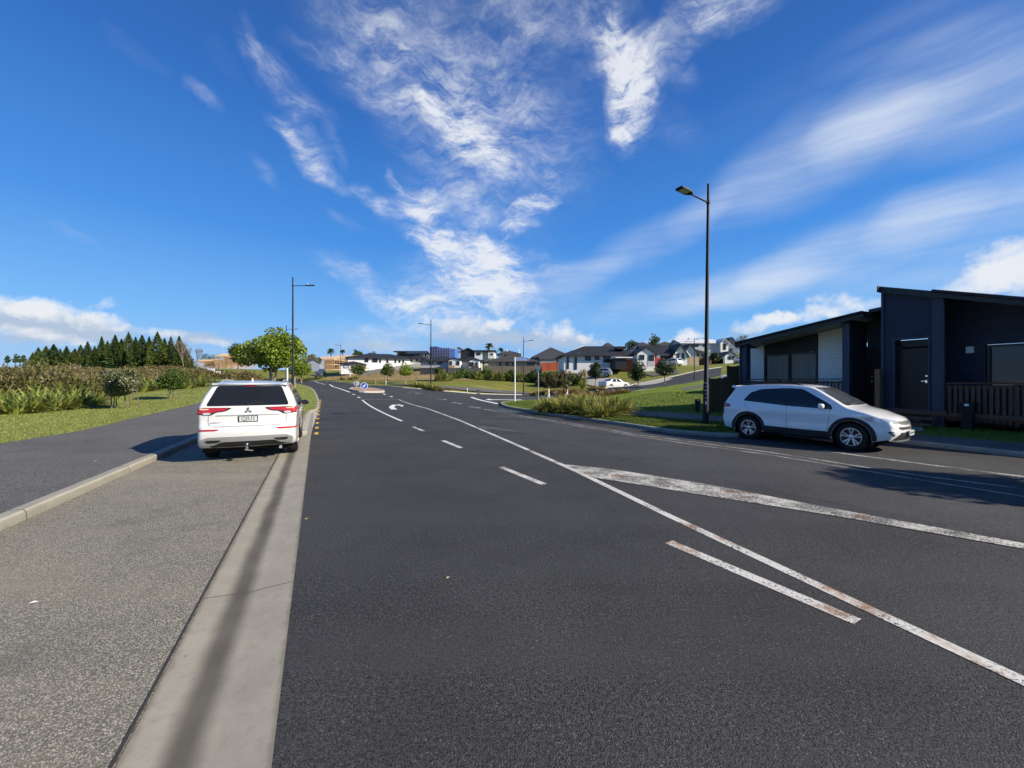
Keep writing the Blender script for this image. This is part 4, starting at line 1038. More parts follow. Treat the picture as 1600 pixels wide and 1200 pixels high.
# --- simple far cars
def far_car(u, v, D, rz, kind, paint, label, group='cars parked in the side street and drives'):
    x, y, z = at(u, D) if v is None else (lambda p: (p[0],p[1],tz(*p)))(((u-CX)/FPX*D, D))
    root = empty('parked_car', (x,y,z+.06), rz, label, 'car', group)
    if kind=='sedan':
        L=4.6; o=[(.12,.28,.02,.05),(.02,.45,.05,.08),(.0,.62,.06,.08),(.06,.95,.05,.07),(.2,1.02,.04,.06),(.75,1.06,.04,.06),(1.0,1.18,.03,.05),(1.35,1.38,.03,.05),(1.8,1.45,.03,.06),(2.4,1.44,.03,.06),(2.8,1.32,.03,.05),(3.25,1.05,.04,.06),(3.4,1.0,.05,.07),(4.1,.9,.06,.09),(4.45,.74,.10,.09),(4.56,.5,.12,.08),(4.48,.28,.1,.06)]
        c = Car(root, dict(L=L,W=.88,outline=o,rt=.07,rx=.6,ft=.16,fx=3.5,zb=.92,tum=.36,axles=(.98,3.68),R=.32,Ra=.37,sill=.24,paint=paint,per=3,grid=.2))
        c.both('side_window', [(1.02,.98),(1.45,1.34),(1.95,1.385),(1.98,.96)], M['car_glass'], loops=1); c.both('side_window', [(2.04,.96),(2.02,1.385),(2.4,1.37),(3.05,.97)], M['car_glass'], loops=1)
        c.patch('rear_window', [(-.62,1.10),(-.52,1.36),(.52,1.36),(.62,1.10)], 'x-', M['car_glass'], loops=1); c.patch('windscreen', [(-.54,1.38),(-.68,1.04),(.68,1.04),(.54,1.38)], 'x+', M['shield_glass'], loops=1)
        zl = .82
    else:
        L=4.6; o=[(.16,.30,.02,.05),(.02,.52,.06,.09),(.0,.66,.06,.09),(.06,.98,.06,.08),(.22,1.30,.04,.06),(.4,1.56,.04,.05),(.7,1.64,.03,.06),(1.6,1.68,.03,.07),(2.3,1.62,.03,.06),(2.85,1.34,.04,.06),(3.25,1.12,.05,.06),(3.9,1.02,.05,.09),(4.4,.86,.08,.10),(4.55,.6,.12,.09),(4.46,.27,.11,.06)]
        c = Car(root, dict(L=L,W=.92,outline=o,rt=.07,rx=.6,ft=.18,fx=3.4,zb=1.0,tum=.3,axles=(.98,3.65),R=.36,Ra=.42,sill=.28,paint=paint,per=3,grid=.2))
        c.both('side_window', [(.6,1.16),(.8,1.46),(1.62,1.55),(1.66,1.12)], M['car_glass'], loops=1); c.both('side_window', [(1.72,1.12),(1.70,1.55),(2.15,1.52),(2.9,1.1)], M['car_glass'], loops=1)
        c.patch('rear_window', [(-.66,1.14),(-.54,1.5),(.54,1.5),(.66,1.14)], 'x-', M['car_glass'], loops=1); c.patch('windscreen', [(-.58,1.56),(-.73,1.14),(.73,1.14),(.58,1.56)], 'x+', M['shield_glass'], loops=1)
        zl = .92
    for sg in (1,-1):
        c.patch('tail_light', [(.86*sg,zl+.08),(.86*sg,zl-.06),(.6*sg,zl-.04),(.6*sg,zl+.06)], 'x-', M['red_lens'], .012, loops=0)
        c.patch('headlight', [(.82*sg,zl-.04),(.82*sg,zl-.16),(.5*sg,zl-.18),(.5*sg,zl-.06)], 'x+', M['clear_lens'], .01, loops=0)
    c.patch('number_plate', [(-.2,.62),(-.2,.5),(.2,.5),(.2,.62)], 'x-' , M['plate_white'], .014, loops=0)
    c.wheels('star'); return root
def Dz(u, v): return hit(u,v)[1]
far_car(940, 607, 55.5, R(28), 'sedan', M['car_white'], 'white sedan parked on the drive above the brown tussocks')
far_car(957, 588, 74, R(160), 'suv', M['car_silver'], 'silver-white SUV parked in the drive behind the white sedan, beside the orange fence')
far_car(1064, None, 83, R(118), 'suv', M['car_white'], 'white SUV outside the garage of the gabled house')
far_car(1036, None, 86, R(75), 'sedan', M['car_silver'], 'green-tinged silver car on the drive in front of the red-lit garage')
far_car(1152, None, 96, R(-110), 'suv', M['car_silver'], 'pale silver car parked up the side street near the hilltop')
far_car(1143, None, 33, R(62), 'suv', M['car_white'], 'pale van-like car whose roof shows above the brown timber fence')
far_car(502, None, 118, R(-60), 'suv', M['car_black'], 'black utility car parked on the lane by the dry bank')
far_car(499.5, None, 106, R(-68), 'suv', M['car_black'], 'dark car in front of the other black one on the lane by the dry bank')
# ------------------------------------------------------------------ the dark navy house on the right
def mat_boards(name, col, pitch=.17, vertical=False, rough=.6):
    m, t, b = newmat(name); co = obj_co(t); sp = t.node('ShaderNodeSeparateXYZ', inp={0:co})
    f = t.math('FRACT', t.math('DIVIDE', sp.outputs[0 if vertical else 2], pitch))
    groove = t.smooth(f, .0, .09)
    n = t.noise(co, 3, 4)
    c = t.mix(n, tuple(x*.85 for x in col), tuple(x*1.12 for x in col))
    c = t.mix(t.math('SUBTRACT', 1, groove), c, tuple(x*.45 for x in col))
    setp(t, b, color=c, rough=rough, spec=.35, normal=t.bump(f, .7, .02)); return m
def mat_brick(name, c1, c2, mortar, sx=.23, sz=.086):
    m, t, b = newmat(name); co = obj_co(t); sp = t.node('ShaderNodeSeparateXYZ', inp={0:co})
    v = t.node('ShaderNodeCombineXYZ', inp={0:t.math('ADD', sp.outputs[0], sp.outputs[1]), 1:sp.outputs[2]}).outputs[0]
    br = t.node('ShaderNodeTexBrick', inp={'Vector':v,'Color1':c1+(1,),'Color2':c2+(1,),'Mortar':mortar+(1,),'Scale':1.0,'Mortar Size':.012,'Brick Width':sx,'Row Height':sz})
    setp(t, b, color=br.outputs[0], rough=.7, spec=.3, normal=t.bump(br.outputs['Fac'], .5, -.01)); return m
def mat_tiles(name, col, pitch=.37):
    m, t, b = newmat(name); co = obj_co(t); sp = t.node('ShaderNodeSeparateXYZ', inp={0:co})
    f = t.math('FRACT', t.math('DIVIDE', sp.outputs[2], pitch*.42))
    n = t.noise(co, .8, 5); n2 = t.noise(co, 14, 2)
    c = t.mix(n, tuple(x*.75 for x in col), tuple(x*1.25 for x in col)); c = t.mix(t.math('MULTIPLY', n2, .3), c, tuple(x*1.6 for x in col))
    setp(t, b, color=c, rough=.62, spec=.35, normal=t.bump(f, .5, .04)); return m
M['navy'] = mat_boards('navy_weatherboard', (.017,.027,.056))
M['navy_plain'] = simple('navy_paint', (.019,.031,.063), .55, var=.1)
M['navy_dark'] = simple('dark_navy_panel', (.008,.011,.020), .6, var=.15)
M['white_brick'] = mat_brick('white_painted_brick', (.84,.84,.83), (.78,.78,.77), (.5,.5,.5))
M['soffit'] = simple('grey_soffit', (.36,.37,.38), .7)
M['roof_metal'] = mat_boards('dark_roof_metal', (.02,.022,.027), .4, True, .42)
M['door_black'] = mat_boards('black_door', (.010,.010,.012), .14, True, .4)
M['house_glass'] = mat_glass('house_window_glass', (.012,.014,.017), .04)
M['frame_black'] = simple('black_window_frame', (.012,.012,.014), .45)
M['deck_timber'] = simple('stained_deck_timber', (.095,.048,.027), .75, var=.35, scale=5)
M['fence_timber'] = mat_boards('brown_fence_boards', (.105,.062,.032), .15, True, .8)
M['fence_old'] = mat_boards('weathered_fence_boards', (.19,.155,.11), .15, True, .85)
M['fence_grey'] = mat_boards('grey_fence_boards', (.20,.20,.20), .15, True, .8)
M['fence_orange'] = mat_boards('orange_fence_boards', (.48,.11,.05), .15, True, .8)
def mat_curtain():
    m, t, b = newmat('pleated_curtain'); co = obj_co(t)
    w_ = t.noise(t.mapping(co, scale=(9,9,.15)), 1.6, 3, .5)
    setp(t, b, color=t.mix(w_, (.10,.095,.085), (.34,.32,.28)), rough=.9, normal=t.bump(w_, 1, .05)); return m
M['curtain'] = mat_curtain()
HO = Vector((12.15,21.1)); HRZ = math.atan2(-.913,.407)
house = empty('house', (HO.x,HO.y,0), HRZ, 'dark navy mono-pitch house with timber balustrades behind the pearl white SUV', 'house')
def zl(s): return 3.64 + .1355*s           # underside of the left roof
def zr(s): return 5.30 - .325*(s-6.0)    # underside of the right roof
T1 = 1.25
def slab(mb, s0, z0, s1, z1, t0, t1, th):
    mb.add([(s0,t0,z0),(s1,t0,z1),(s1,t1,z1),(s0,t1,z0),(s0,t0,z0+th),(s1,t0,z1+th),(s1,t1,z1+th),(s0,t1,z0+th)], [(0,3,2,1),(4,5,6,7),(0,1,5,4),(1,2,6,5),(2,3,7,6),(3,0,4,7)])
def quadwall(mb, s0, s1, t, zb, zt, th=.15):
    """wall along the facade with a sloping head; zt is a function of s"""
    mb.add([(s0,t,zb),(s1,t,zb),(s1,t,zt(s1)),(s0,t,zt(s0)),(s0,t+th,zb),(s1,t+th,zb),(s1,t+th,zt(s1)),(s0,t+th,zt(s0))], [(0,1,2,3),(4,7,6,5),(0,4,5,1),(1,5,6,2),(2,6,7,3),(3,7,4,0)])
r1 = MB(); slab(r1, .05, zl(.05)+.06, 5.56, zl(5.56)+.06, -.42, 8.2, .07); rf = r1.build('roof', M['roof_metal'], house)
f1 = MB(); slab(f1, .02, zl(.02)-.12, 5.58, zl(5.58)-.12, -.47, -.43, .26); f1.box((5.57,3.8,zl(5.57)+.0),(.03,8.3,.26)); f1.box((.03,3.8,zl(.03)),(.03,8.3,.26)); f1.build('fascia', M['roof_metal'], rf)
so1 = MB(); slab(so1, .06, zl(.06)-.03, 5.54, zl(5.54)-.03, -.40, T1+.02, .03); so1.build('soffit', M['soffit'], rf)
r2 = MB(); slab(r2, 6.0, zr(6.0)+.06, 7.62, zr(7.62)+.06, -.15, 8.2, .07); slab(r2, 7.62, zr(7.62)+.062, 14.6, zr(14.6)+.062, -.50, 8.2, .07); rf2 = r2.build('roof', M['roof_metal'], house)
f2 = MB(); slab(f2, 5.98, zr(5.98)-.10, 7.60, zr(7.60)-.10, -.21, -.16, .24); slab(f2, 7.60, zr(7.60)-.09, 14.62, zr(14.62)-.09, -.56, -.51, .27); f2.box((5.98,3.8,zr(5.98)+.02),(.03,8.3,.24)); f2.build('fascia', M['roof_metal'], rf2)
so2 = MB(); slab(so2, 7.7, zr(7.7)-.03, 14.5, zr(14.5)-.03, -.48, T1+.02, .03); so2.build('soffit', M['soffit'], rf2)
r3 = MB(); slab(r3, 5.5, 4.50, 6.06, 4.56, .1, 8.1, .14); r3.build('roof', M['roof_metal'], house)
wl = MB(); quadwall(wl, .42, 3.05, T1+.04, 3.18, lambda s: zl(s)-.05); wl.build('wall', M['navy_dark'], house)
bw = MB(); quadwall(bw, -.35, .42, T1, 0, lambda s: zl(s)-.05); quadwall(bw, 3.05, 4.75, T1, 0, lambda s: zl(s)-.05); quadwall(bw, .42, 3.05, T1, 0, lambda s: 1.55)
bw.build('brick_wall', M['white_brick'], house)
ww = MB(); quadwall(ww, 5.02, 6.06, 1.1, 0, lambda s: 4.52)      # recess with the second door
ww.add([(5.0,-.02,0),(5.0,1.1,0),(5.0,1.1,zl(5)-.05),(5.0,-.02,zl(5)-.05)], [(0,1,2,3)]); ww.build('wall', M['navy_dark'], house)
tw = MB(); quadwall(tw, 6.04, 6.34, -.02, 0, lambda s: zr(s)-.02); quadwall(tw, 6.34, 7.36, -.02, 3.30, lambda s: zr(s)-.02); quadwall(tw, 7.36, 7.46, -.02, 0, lambda s: zr(s)-.02)
quadwall(tw, 6.9, 8.35, T1, 0, lambda s: zr(s)-.02); quadwall(tw, 8.35, 11.5, T1, 3.02, lambda s: zr(s)-.02); quadwall(tw, 8.35, 11.5, T1, 0, lambda s: 1.2); quadwall(tw, 11.5, 14.3, T1, 0, lambda s: zr(s)-.02)
tw.build('wall', M['navy'], house)
bk = MB(); bk.box((2.4,7.9,1.85),(5.0,.2,3.7)); bk.box((10.1,7.9,1.7),(8.4,.2,3.4)); bk.box((-.08,4.6,1.75),(.16,6.6,3.5)); bk.box((14.2,4.6,1.3),(.16,6.6,2.6)); bk.build('wall', M['navy_plain'], house)
for s_, w_, zt in ((0.29,.32,lambda s: zl(s)-.02),(4.84,.26,lambda s: zl(s)-.02),(6.02,.08,lambda s: zr(s)-.0),(7.60,.26,lambda s: zr(s)-.02)):
    p = MB(); quadwall(p, s_-w_/2, s_+w_/2, -.16 if w_>.2 else -.08, 0, zt, w_ if w_>.2 else .2); p.build('post', M['navy_plain'], house)
def door(s0, s1, t, z0, z1, zfull, hs):
    d_ = MB().box(((s0+s1)/2, t+.06, (z0+z1)/2), (s1-s0-.04,.05,z1-z0)).build('door', M['door_black'], house)
    MB().box(((s0+s1)/2, t+.07, (z1+zfull)/2+.03), (s1-s0-.04,.04,zfull-z1-.06)).build('transom', M['door_black'], d_)
    hm = MB(); hm.box((hs, t+.015, z0+1.02), (.05,.05,.10)); hm.bar((hs,t-.01,z0+1.03),(hs-.14 if hs>(s0+s1)/2 else hs+.14,t-.01,z0+1.03),.022); hm.box((hs+.0,t+.02,z0+1.22),(.06,.03,.05)); hm.build('handle', M['chrome'], d_)
door(6.34, 7.36, .12, .70, 2.96, 3.28, 7.22)
door(5.06, 5.86, 1.0, .70, 2.80, 3.1, 5.2)
def window(s0, s1, t, z0, z1, mull, cur=True):
    g = MB().box(((s0+s1)/2,t+.08,(z0+z1)/2),(s1-s0,.02,z1-z0)).build('window', M['house_glass'], house)
    fm = MB()
    for z_ in (z0,z1): fm.box(((s0+s1)/2,t+.03,z_),(s1-s0+.08,.09,.07))
    for s_ in [s0]+mull+[s1]: fm.box((s_,t+.03,(z0+z1)/2),(.07,.088,z1-z0-.06))
    fm.build('frame', M['frame_black'], g)
    if cur:
        e = [s0]+mull+[s1]
        for a, b in zip(e[:-1], e[1:]):
            n = 26; vs = []; 
            for k in range(n+1):
                s_ = a+.09+(b-a-.18)*k/n; y = t+.055+.012*math.sin(k*1.9)
                vs += [(s_,y,z0+.05),(s_,y,z1-.06)]
            MB().add(vs, [(2*k,2*k+2,2*k+3,2*k+1) for k in range(n)]).build('curtain', M['curtain'], g, True)
window(.48, 3.0, T1, 1.6, 3.12, [1.72])
window(8.42, 11.4, T1, 1.25, 2.96, [], False)
MB().box((7.98,T1-.03,2.86),(.20,.08,.24)).build('wall_light', M['white_plain'], house, bevel=.02)
MB().box((4.35,T1-.03,2.95),(.13,.07,.17)).build('wall_light', M['soffit'], house, bevel=.02)
dk = MB(); dk.box((2.4,.45,.62),(4.9,1.5,.14)); dk.box((6.4,.3,.60),(3.0,1.3,.16)); dk.box((10.9,.45,.56),(6.4,1.5,.14)); dk.build('deck', M['deck_timber'], house)
st_ = MB(); st_.box((6.9,-.65,.42),(1.7,.34,.10)); st_.box((6.9,-1.0,.22),(1.7,.34,.10)); st_.build('step', M['deck_timber'], house)
def balus(s0, s1, t, zb, zt):
    m_ = MB(); m_.box(((s0+s1)/2,t,zt),(s1-s0,.11,.045)); m_.box(((s0+s1)/2,t,zt-.14),(s1-s0,.04,.09)); m_.box(((s0+s1)/2,t,zb+.12),(s1-s0,.04,.09))
    n = int((s1-s0)/.135)
    for k in range(n+1): m_.box((s0+(s1-s0)*k/n, t-.035, (zb+zt)/2-.03+.012*math.sin(k*7.3)),(.085,.028,zt-zb-.1),0,0,.012*math.sin(k*4.1))
    for k in range(int((s1-s0)/1.6)+2): m_.box((min(s1,s0+1.6*k), t+.04, (zb+zt)/2-.04),(.09,.09,zt-zb))
    m_.build('balustrade', M['deck_timber'], house)
balus(.45, 4.70, -.10, .45, 1.82); balus(7.78, 14.2, -.12, .32, 1.66)
MB().box((6.02,-.38,1.28),(.16,.16,1.85)).build('gate_post', simple('varnished_post', (.19,.085,.035), .7, var=.3), house, bevel=.01)
# gutters and downpipes
gt=MB(); gt.tube([(.05,-.50,zl(.05)+.10),(5.55,-.50,zl(5.55)+.10)],.055,8); gt.tube([(7.62,-.60,zr(7.62)+.12),(14.6,-.60,zr(14.6)+.12)],.055,8); gt.build('gutter_pipe', M['roof_metal'], house, True)
dp=MB(); dp.tube([(7.78,-.22,.1),(7.78,-.22,zr(7.78)-.05)],.04,8); dp.tube([(.12,-.20,.1),(.12,-.20,zl(.12)-.05)],.035,8); dp.build('downpipe', M['navy_plain'], house, True)
fl_=MB(); fl_.box((6.85,-.035,3.33),(1.14,.03,.06)); fl_.box((6.85,-.045,.685),(1.14,.08,.04)); fl_.box((6.355,-.03,2.0),(.05,.03,2.6)); fl_.box((7.345,-.03,2.0),(.05,.03,2.6)); fl_.build('door_trim', M['navy_plain'], house)
# letterboxes, doorstep pad
def letterbox(p, rz, label, u_small=False):
    r_ = empty('letterbox', (p[0],p[1],tz(*p)+.1), rz, label, 'letterbox', 'letterboxes by the footpath')
    r_.scale = (.72,.72,.72) if u_small else (1,1,1)
    MB().box((0,0,.30),(.26,.16,.60)).build('post', M['black_metal'], r_, bevel=.01)
    b_ = MB().box((0,0,.76),(.36,.30,.32)).build('box', M['black_metal'], r_, bevel=.012)
    MB().box((.02,-.153,.84),(.10,.006,.07)).build('number_tag', M['white_plain'], b_)
    return r_
letterbox(hit(1512,676.5), HRZ, 'black letterbox on the grass before the right-hand balustrade')
letterbox(hit(1090,647), R(-20), 'black letterbox with a white tag beside the tall street lamp', True)
sheet('paving', PX((1418,681),(1443,679),(1438,660),(1412,660)), .134, M['concrete_pale'], 1)
# fences
def fence(name, pts, h, mat, label, cat='fence', group=None, rails=True, top=None, gap=0):
    """boards between posts; pts are (x,y) on the ground"""
    r_ = empty(name, (pts[0][0],pts[0][1],0), 0, label, cat, group)
    P = resample(pts, 2.4); bd = MB(); ps = MB(); ox, oy = pts[0][0], pts[0][1]
    for i in range(len(P)-1):
        a, b = P[i], P[i+1]; za, zb = tz(a.x,a.y), tz(b.x,b.y); n = (b-a).normalized(); nn = Vector((-n.y,n.x))*.02
        q = [(a+nn,za),(b+nn,zb),(b-nn,zb),(a-nn,za)]
        bd.add([(p.x-ox,p.y-oy,z-.1) for p,z in q]+[(p.x-ox,p.y-oy,z+h) for p,z in q], [(0,1,2,3),(4,7,6,5),(0,4,5,1),(1,5,6,2),(2,6,7,3),(3,7,4,0)])
    bd.build('boards', mat, r_)
    for p in P:
        z = tz(p.x,p.y); MB().box((p.x-ox,p.y-oy,z+h/2),(.1,.1,h+.08)).build('fence_post', mat, r_)
    return r_
def pu(u, D): return ((u-CX)/FPX*D, D)
fence('fence', [pu(1108,20.0),pu(1139,21.6)], 1.82, M['fence_timber'], 'brown timber fence running from the tall street lamp to the navy house')
fence('fence', [pu(1137.5,22.2),pu(1153,22.3)], 2.45, M['fence_timber'], 'taller brown timber fence tucked against the corner of the navy house')
# ------------------------------------------------------------------ street lamps, signs, people
def make_lamp(h=9.5, label='', detail=True):
    root = empty('street_lamp', (0,0,0), 0, label, 'street lamp', 'street lamps along the road')
    pb = MB(); pb.tube([(0,0,0),(0,0,1.6),(0,0,1.62),(0,0,h)], [.105,.100,.085,.046], 16); pb.build('pole', M['black_metal'], root, True)
    bp = MB().lathe([(0,.03),(.17,.03),(.19,.015),(.19,-.1)],18); bp.build('base_plate', M['black_metal'], root, True)
    az_ = h-.74
    ab = MB(); ab.tube([(0,0,az_),(.45,0,az_+.05),(.98,0,az_+.12)], [.032,.030,.03], 10); ab.lathe([(.062,-.07),(.07,-.05),(.07,.05),(.062,.07)],14,'z',(0,0,az_)); arm = ab.build('arm', M['black_metal'], root, True)
    hd_ = MB(); zc = az_+.15
    P = [(.92,.07,.03),(1.02,.10,.05),(1.12,.16,.052),(1.6,.17,.036),(1.66,.14,.02)]
    vs = []; 
    for x_, w_, t_ in P: vs += [(x_,-w_,zc+(x_-.92)*.10+t_*.4),(x_,w_,zc+(x_-.92)*.10+t_*.4),(x_,w_,zc+(x_-.92)*.10-t_),(x_,-w_,zc+(x_-.92)*.10-t_)]
    n = len(P); fs = [(4*i+k,4*i+(k+1)%4,4*i+4+(k+1)%4,4*i+4+k) for i in range(n-1) for k in range(4)]+[(0,1,2,3),(4*n-1,4*n-2,4*n-3,4*n-4)]
    hd_.add(vs, fs); head = hd_.build('lamp_head', M['black_metal'], root)
    MB().box((1.36,0,zc-.006),(.40,.26,.012),0,0,-R(5.7)).build('lens', M['sign_back'], head)
    g = MB(); g.lathe([(0,.10),(.03,.098),(.038,.07),(.038,0)],12,'z',(1.12,0,zc+.05)); g.build('sensor', M['white_plain'], head, True)
    return root
LR = math.atan2(-.44,-.898)               # arm of the right-hand lamps reaches over the road
lampA = make_lamp(9.55, 'tall black street lamp nearest us, beside the pearl white SUV')
p = hit(1102.5,667.5); lampA.location = (p[0],p[1],tz(*p)+.11); lampA.rotation_euler = (R(-.35), R(-.5), LR)
# number and reflector on the pole, facing the road
pole = [c for c in lampA.children if c.name.startswith('pole')][0]
fa_ = -math.pi/2 - LR - R(26)
for k, ch in enumerate('27211'):
    text('pole_number', ch, .155, M['sign_white'], pole, (.108*math.cos(fa_), .108*math.sin(fa_), 1.55-.145*k+.1), (R(90), R(90), fa_+R(90)), .002)
MB().box((.108*math.cos(fa_), .108*math.sin(fa_), .86), (.004,.05,.12), fa_).build('label_plate', M['sign_white'], pole)
lamps = [(457.5,608,32.6,433,0,'black street lamp on the grass verge just beyond the parked white SUV'),
 (447.3,None,61,508,0,'slim street lamp standing behind the bright green tree'),
 (673.3,608.2,52,499.5,1,'street lamp on the far footpath beside the pale tussocks, left of the brown-roofed house'),
 (818,615.7,63,527,2,'street lamp by the side street mouth behind the street name sign'),
 (532.4,592.5,100,536,1,'most distant street lamp, in front of the timber-framed house'),
 (1085,593,60,529,3,'small street lamp on the grass edge of the climbing side street')]
for u, v, D, vt, side, lab in lamps:
    o = copy_tree(lampA); 
    x_, y_, z_ = at(u, D)
    hgt = CAMH + (HZ-vt)/FPX*D - z_
    o.location = (x_,y_,z_); o['label'] = lab
    k = hgt/9.55; o.scale = (max(k,.85),max(k,.85),k); o.rotation_euler = (0,0,{0:LR+math.pi,1:math.pi+R(8),2:R(-15),3:R(160)}[side])
    # the far poles show no number
    for c in list(o.children):
        for g in list(c.children):
            if g.name.startswith(('pole_number','label_plate')): bpy.data.objects.remove(g)
def post_sign(u, v, D, vt, label, cat, name='sign'):
    x_, y_, z_ = at(u, D); r_ = empty(name, (x_,y_,z_), 0, label, cat); return r_, CAMH+(HZ-vt)/FPX*D - z_
# street name sign
x_, y_ = hit(804.5,629.7); z_ = tz(x_,y_)
sn = empty('street_name_sign', (x_,y_,z_), R(4), 'white pole with a blue street name blade at the corner', 'street sign')
hh = CAMH+(HZ-558)/FPX*y_ - z_
MB().tube([(0,0,0),(0,0,hh)],[.052,.050],12).build('pole', M['white_plain'], sn, True)
bl = MB().box((.56,-.0,hh-.15),(1.0,.03,.24)).build('blade', M['street_blue'], sn, bevel=.005)
MB().add([(.07,-.017,hh-.26),(1.05,-.017,hh-.26),(1.05,-.017,hh-.04),(.07,-.017,hh-.04),(.085,-.0175,hh-.245),(1.035,-.0175,hh-.245),(1.035,-.0175,hh-.055),(.085,-.0175,hh-.055)],[(0,1,5,4),(1,2,6,5),(2,3,7,6),(3,0,4,7)]).build('border', M['sign_white'], bl)
text('blade_lettering', 'Pururu Place', .155, M['sign_white'], bl, (.55,-.019,hh-.15), (R(90),0,0))
# give way sign seen from behind
x_, y_ = hit(841,626.5); z_ = tz(x_,y_); hh = CAMH+(HZ-573.5)/FPX*y_ - z_; ww_ = 10.2/FPX*y_/2
gw = empty('give_way_sign', (x_,y_,z_), R(-14), 'triangular road sign seen from behind on a pale post at the side street', 'road sign')
MB().tube([(0,.03,0),(0,.03,hh-.15)],[.04,.04],10).build('post', M['grey_metal'], gw, True)
tri = chaikin([(-ww_,hh),(ww_,hh),(0,hh-ww_*1.75)],1,.06)
MB().prism(tri,-.012,0,'xz').build('sign_back', simple('blue_grey_sign_back',(.30,.37,.47),.4,.4), gw)
MB().box((0,-.022,hh-.30*ww_-.05),(ww_*1.2,.02,.05)).build('bracket', M['grey_metal'], gw)
# traffic island with keep-left disc
isl = PX((548.5,609.6),(555,606.6),(570,606.9),(585,608.8),(598.5,612.2),(594,613.4),(572,613.4),(560,612.2))
M['island'] = mat_concrete('island_paving', (.42,.27,.18), stain=.2)
sheet('traffic_island', left(isl,0), .12, M['island'], .5)
kerb('kerb', [tuple(p) for p in smooth_path(isl+[isl[0]],1)], 1, .13, .22, M['concrete_pale'])
x_, y_ = hit(569,611.2); z_ = tz(x_,y_)+.12
kl_ = empty('keep_left_sign', (x_,y_,z_), R(6), 'round blue keep-left sign with a white arrow on the traffic island', 'road sign')
rr = 5.4/FPX*y_; zc = CAMH-(603-HZ)/FPX*y_ - z_
MB().tube([(0,.04,0),(0,.04,zc)],[.04,.04],10).build('post', M['grey_metal'], kl_, True)
dsc = MB().lathe([(0,-.01),(rr*.90,-.01),(rr*.90,.01),(0,.01)],32,'y',(0,0,zc)).build('disc', M['sign_blue'], kl_)
MB().lathe([(rr*.87,-.014),(rr,-.014),(rr,.012),(rr*.87,.012)],32,'y',(0,0,zc)).build('rim', M['sign_white'], dsc)
def ROT(p, a): return (p[0]*math.cos(a)-p[1]*math.sin(a), p[0]*math.sin(a)+p[1]*math.cos(a))
arr = [(-.62,0),(-.15,.42),(-.15,.16),(.62,.16),(.62,-.16),(-.15,-.16),(-.15,-.42)]
MB().prism([(ROT(p,R(45))[0]*rr*.95, zc+ROT(p,R(45))[1]*rr*.95) for p in arr], -.017,-.0125,'xz').build('arrow', M['sign_white'], dsc)
x_, y_ = hit(557,608); z_ = tz(x_,y_)+.12
bs = empty('round_sign', (x_,y_,z_), R(20), 'round grey back of a road sign on the traffic island, left of the blue one', 'road sign')
rr = 4.3/FPX*y_; zc = CAMH-(599-HZ)/FPX*y_ - z_
MB().tube([(0,-.03,0),(0,-.03,zc+rr*.7)],[.04,.04],10).build('post', M['grey_metal'], bs, True)
MB().lathe([(0,-.008),(rr,-.008),(rr,.008),(0,.008)],28,'y',(0,.02,zc)).build('disc', M['sign_back'], bs)
def plain_post(u, v, D, vt, rad, mat, label, name='marker_post', cat='post', group=None):
    x_, y_, z_ = at(u, D); hh = CAMH+(HZ-vt)/FPX*D - z_
    o = MB().tube([(0,0,-.1),(0,0,hh*.97),(0,0,hh)],[rad,rad,rad*.7],10).build(name, mat, None, True, (x_,y_,z_)); return tag(o, label, cat, group)
plain_post(448.8, None, 27, 575, .05, M['white_plain'], 'white pole rising behind the parked white SUV, left of the black lamp')
plain_post(547.2, None, 96, 575, .07, M['white_plain'], 'white pole beside the most distant street lamp')
plain_post(587, None, 66, 593, .04, M['timber'], 'short timber stake at the foot of the small tree on the bank', group='timber stakes on the verge')
plain_post(603, None, 67, 594.5, .045, M['white_plain'], 'small white peg on the field between two green trees')
plain_post(460.5, None, 30.5, 590, .05, M['bark_pale'], 'pale timber stake right of the black lamp on the verge')
plain_post(633, None, 67, 593.5, .045, M['timber'], 'short timber stake before the third bank tree')
plain_post(676, None, 50, 601, .04, M['timber'], 'short post beside the street lamp by the pale tussocks')
plain_post(730, None, 52, 606.5, .05, M['sign_back'], 'stubby pale post on the edge of the field', cat='post')
o = empty('field_sign', at(747.5,51), R(10), 'small black sign board with a white patch at the edge of the field', 'sign')
MB().box((-.12,0,.2),(.05,.05,.5)).build('leg', M['black_metal'], o); MB().box((.12,0,.2),(.05,.05,.5)).build('leg', M['black_metal'], o); MB().box((0,-.01,.38),(.42,.04,.42)).build('board', M['black_metal'], o); MB().box((.02,-.04,.36),(.2,.01,.2)).build('face', M['sign_back'], o)
def board(u, D, v0, v1, wpx, label):
    x_, y_, z_ = at(u, D); zt, zb = CAMH+(HZ-v0)/FPX*D-z_, CAMH+(HZ-v1)/FPX*D-z_; w_ = wpx/FPX*D
    r_ = empty('site_board', (x_,y_,z_), 0, label, 'sign board'); 
    MB().box((0,0,(zt+zb)/2),(w_,.06,zt-zb)).build('panel', M['sign_white'], r_)
    for s_ in (-.4,.4): MB().box((w_*s_,.06,zt/2),(.1,.1,zt)).build('leg', M['timber'], r_)
board(329.5, 80, 575.5, 584.5, 12, 'large white site board beyond the lawn')
board(341, 80, 580, 584.5, 7, 'small white site board right of the large one')
gf = empty('goal_frame', at(348,68), R(15), 'green metal frame at the end of the lawn', 'frame')
M['green_metal'] = simple('green_metal', (.12,.40,.08), .5)
MB().tube([(.28,0,0),(.28,0,1.8)],[.04,.04],8).build('upright', M['green_metal'], gf); MB().tube([(.28,0,1.76),(-.55,0,1.72)],[.035,.035],8).build('crossbar', M['green_metal'], gf)

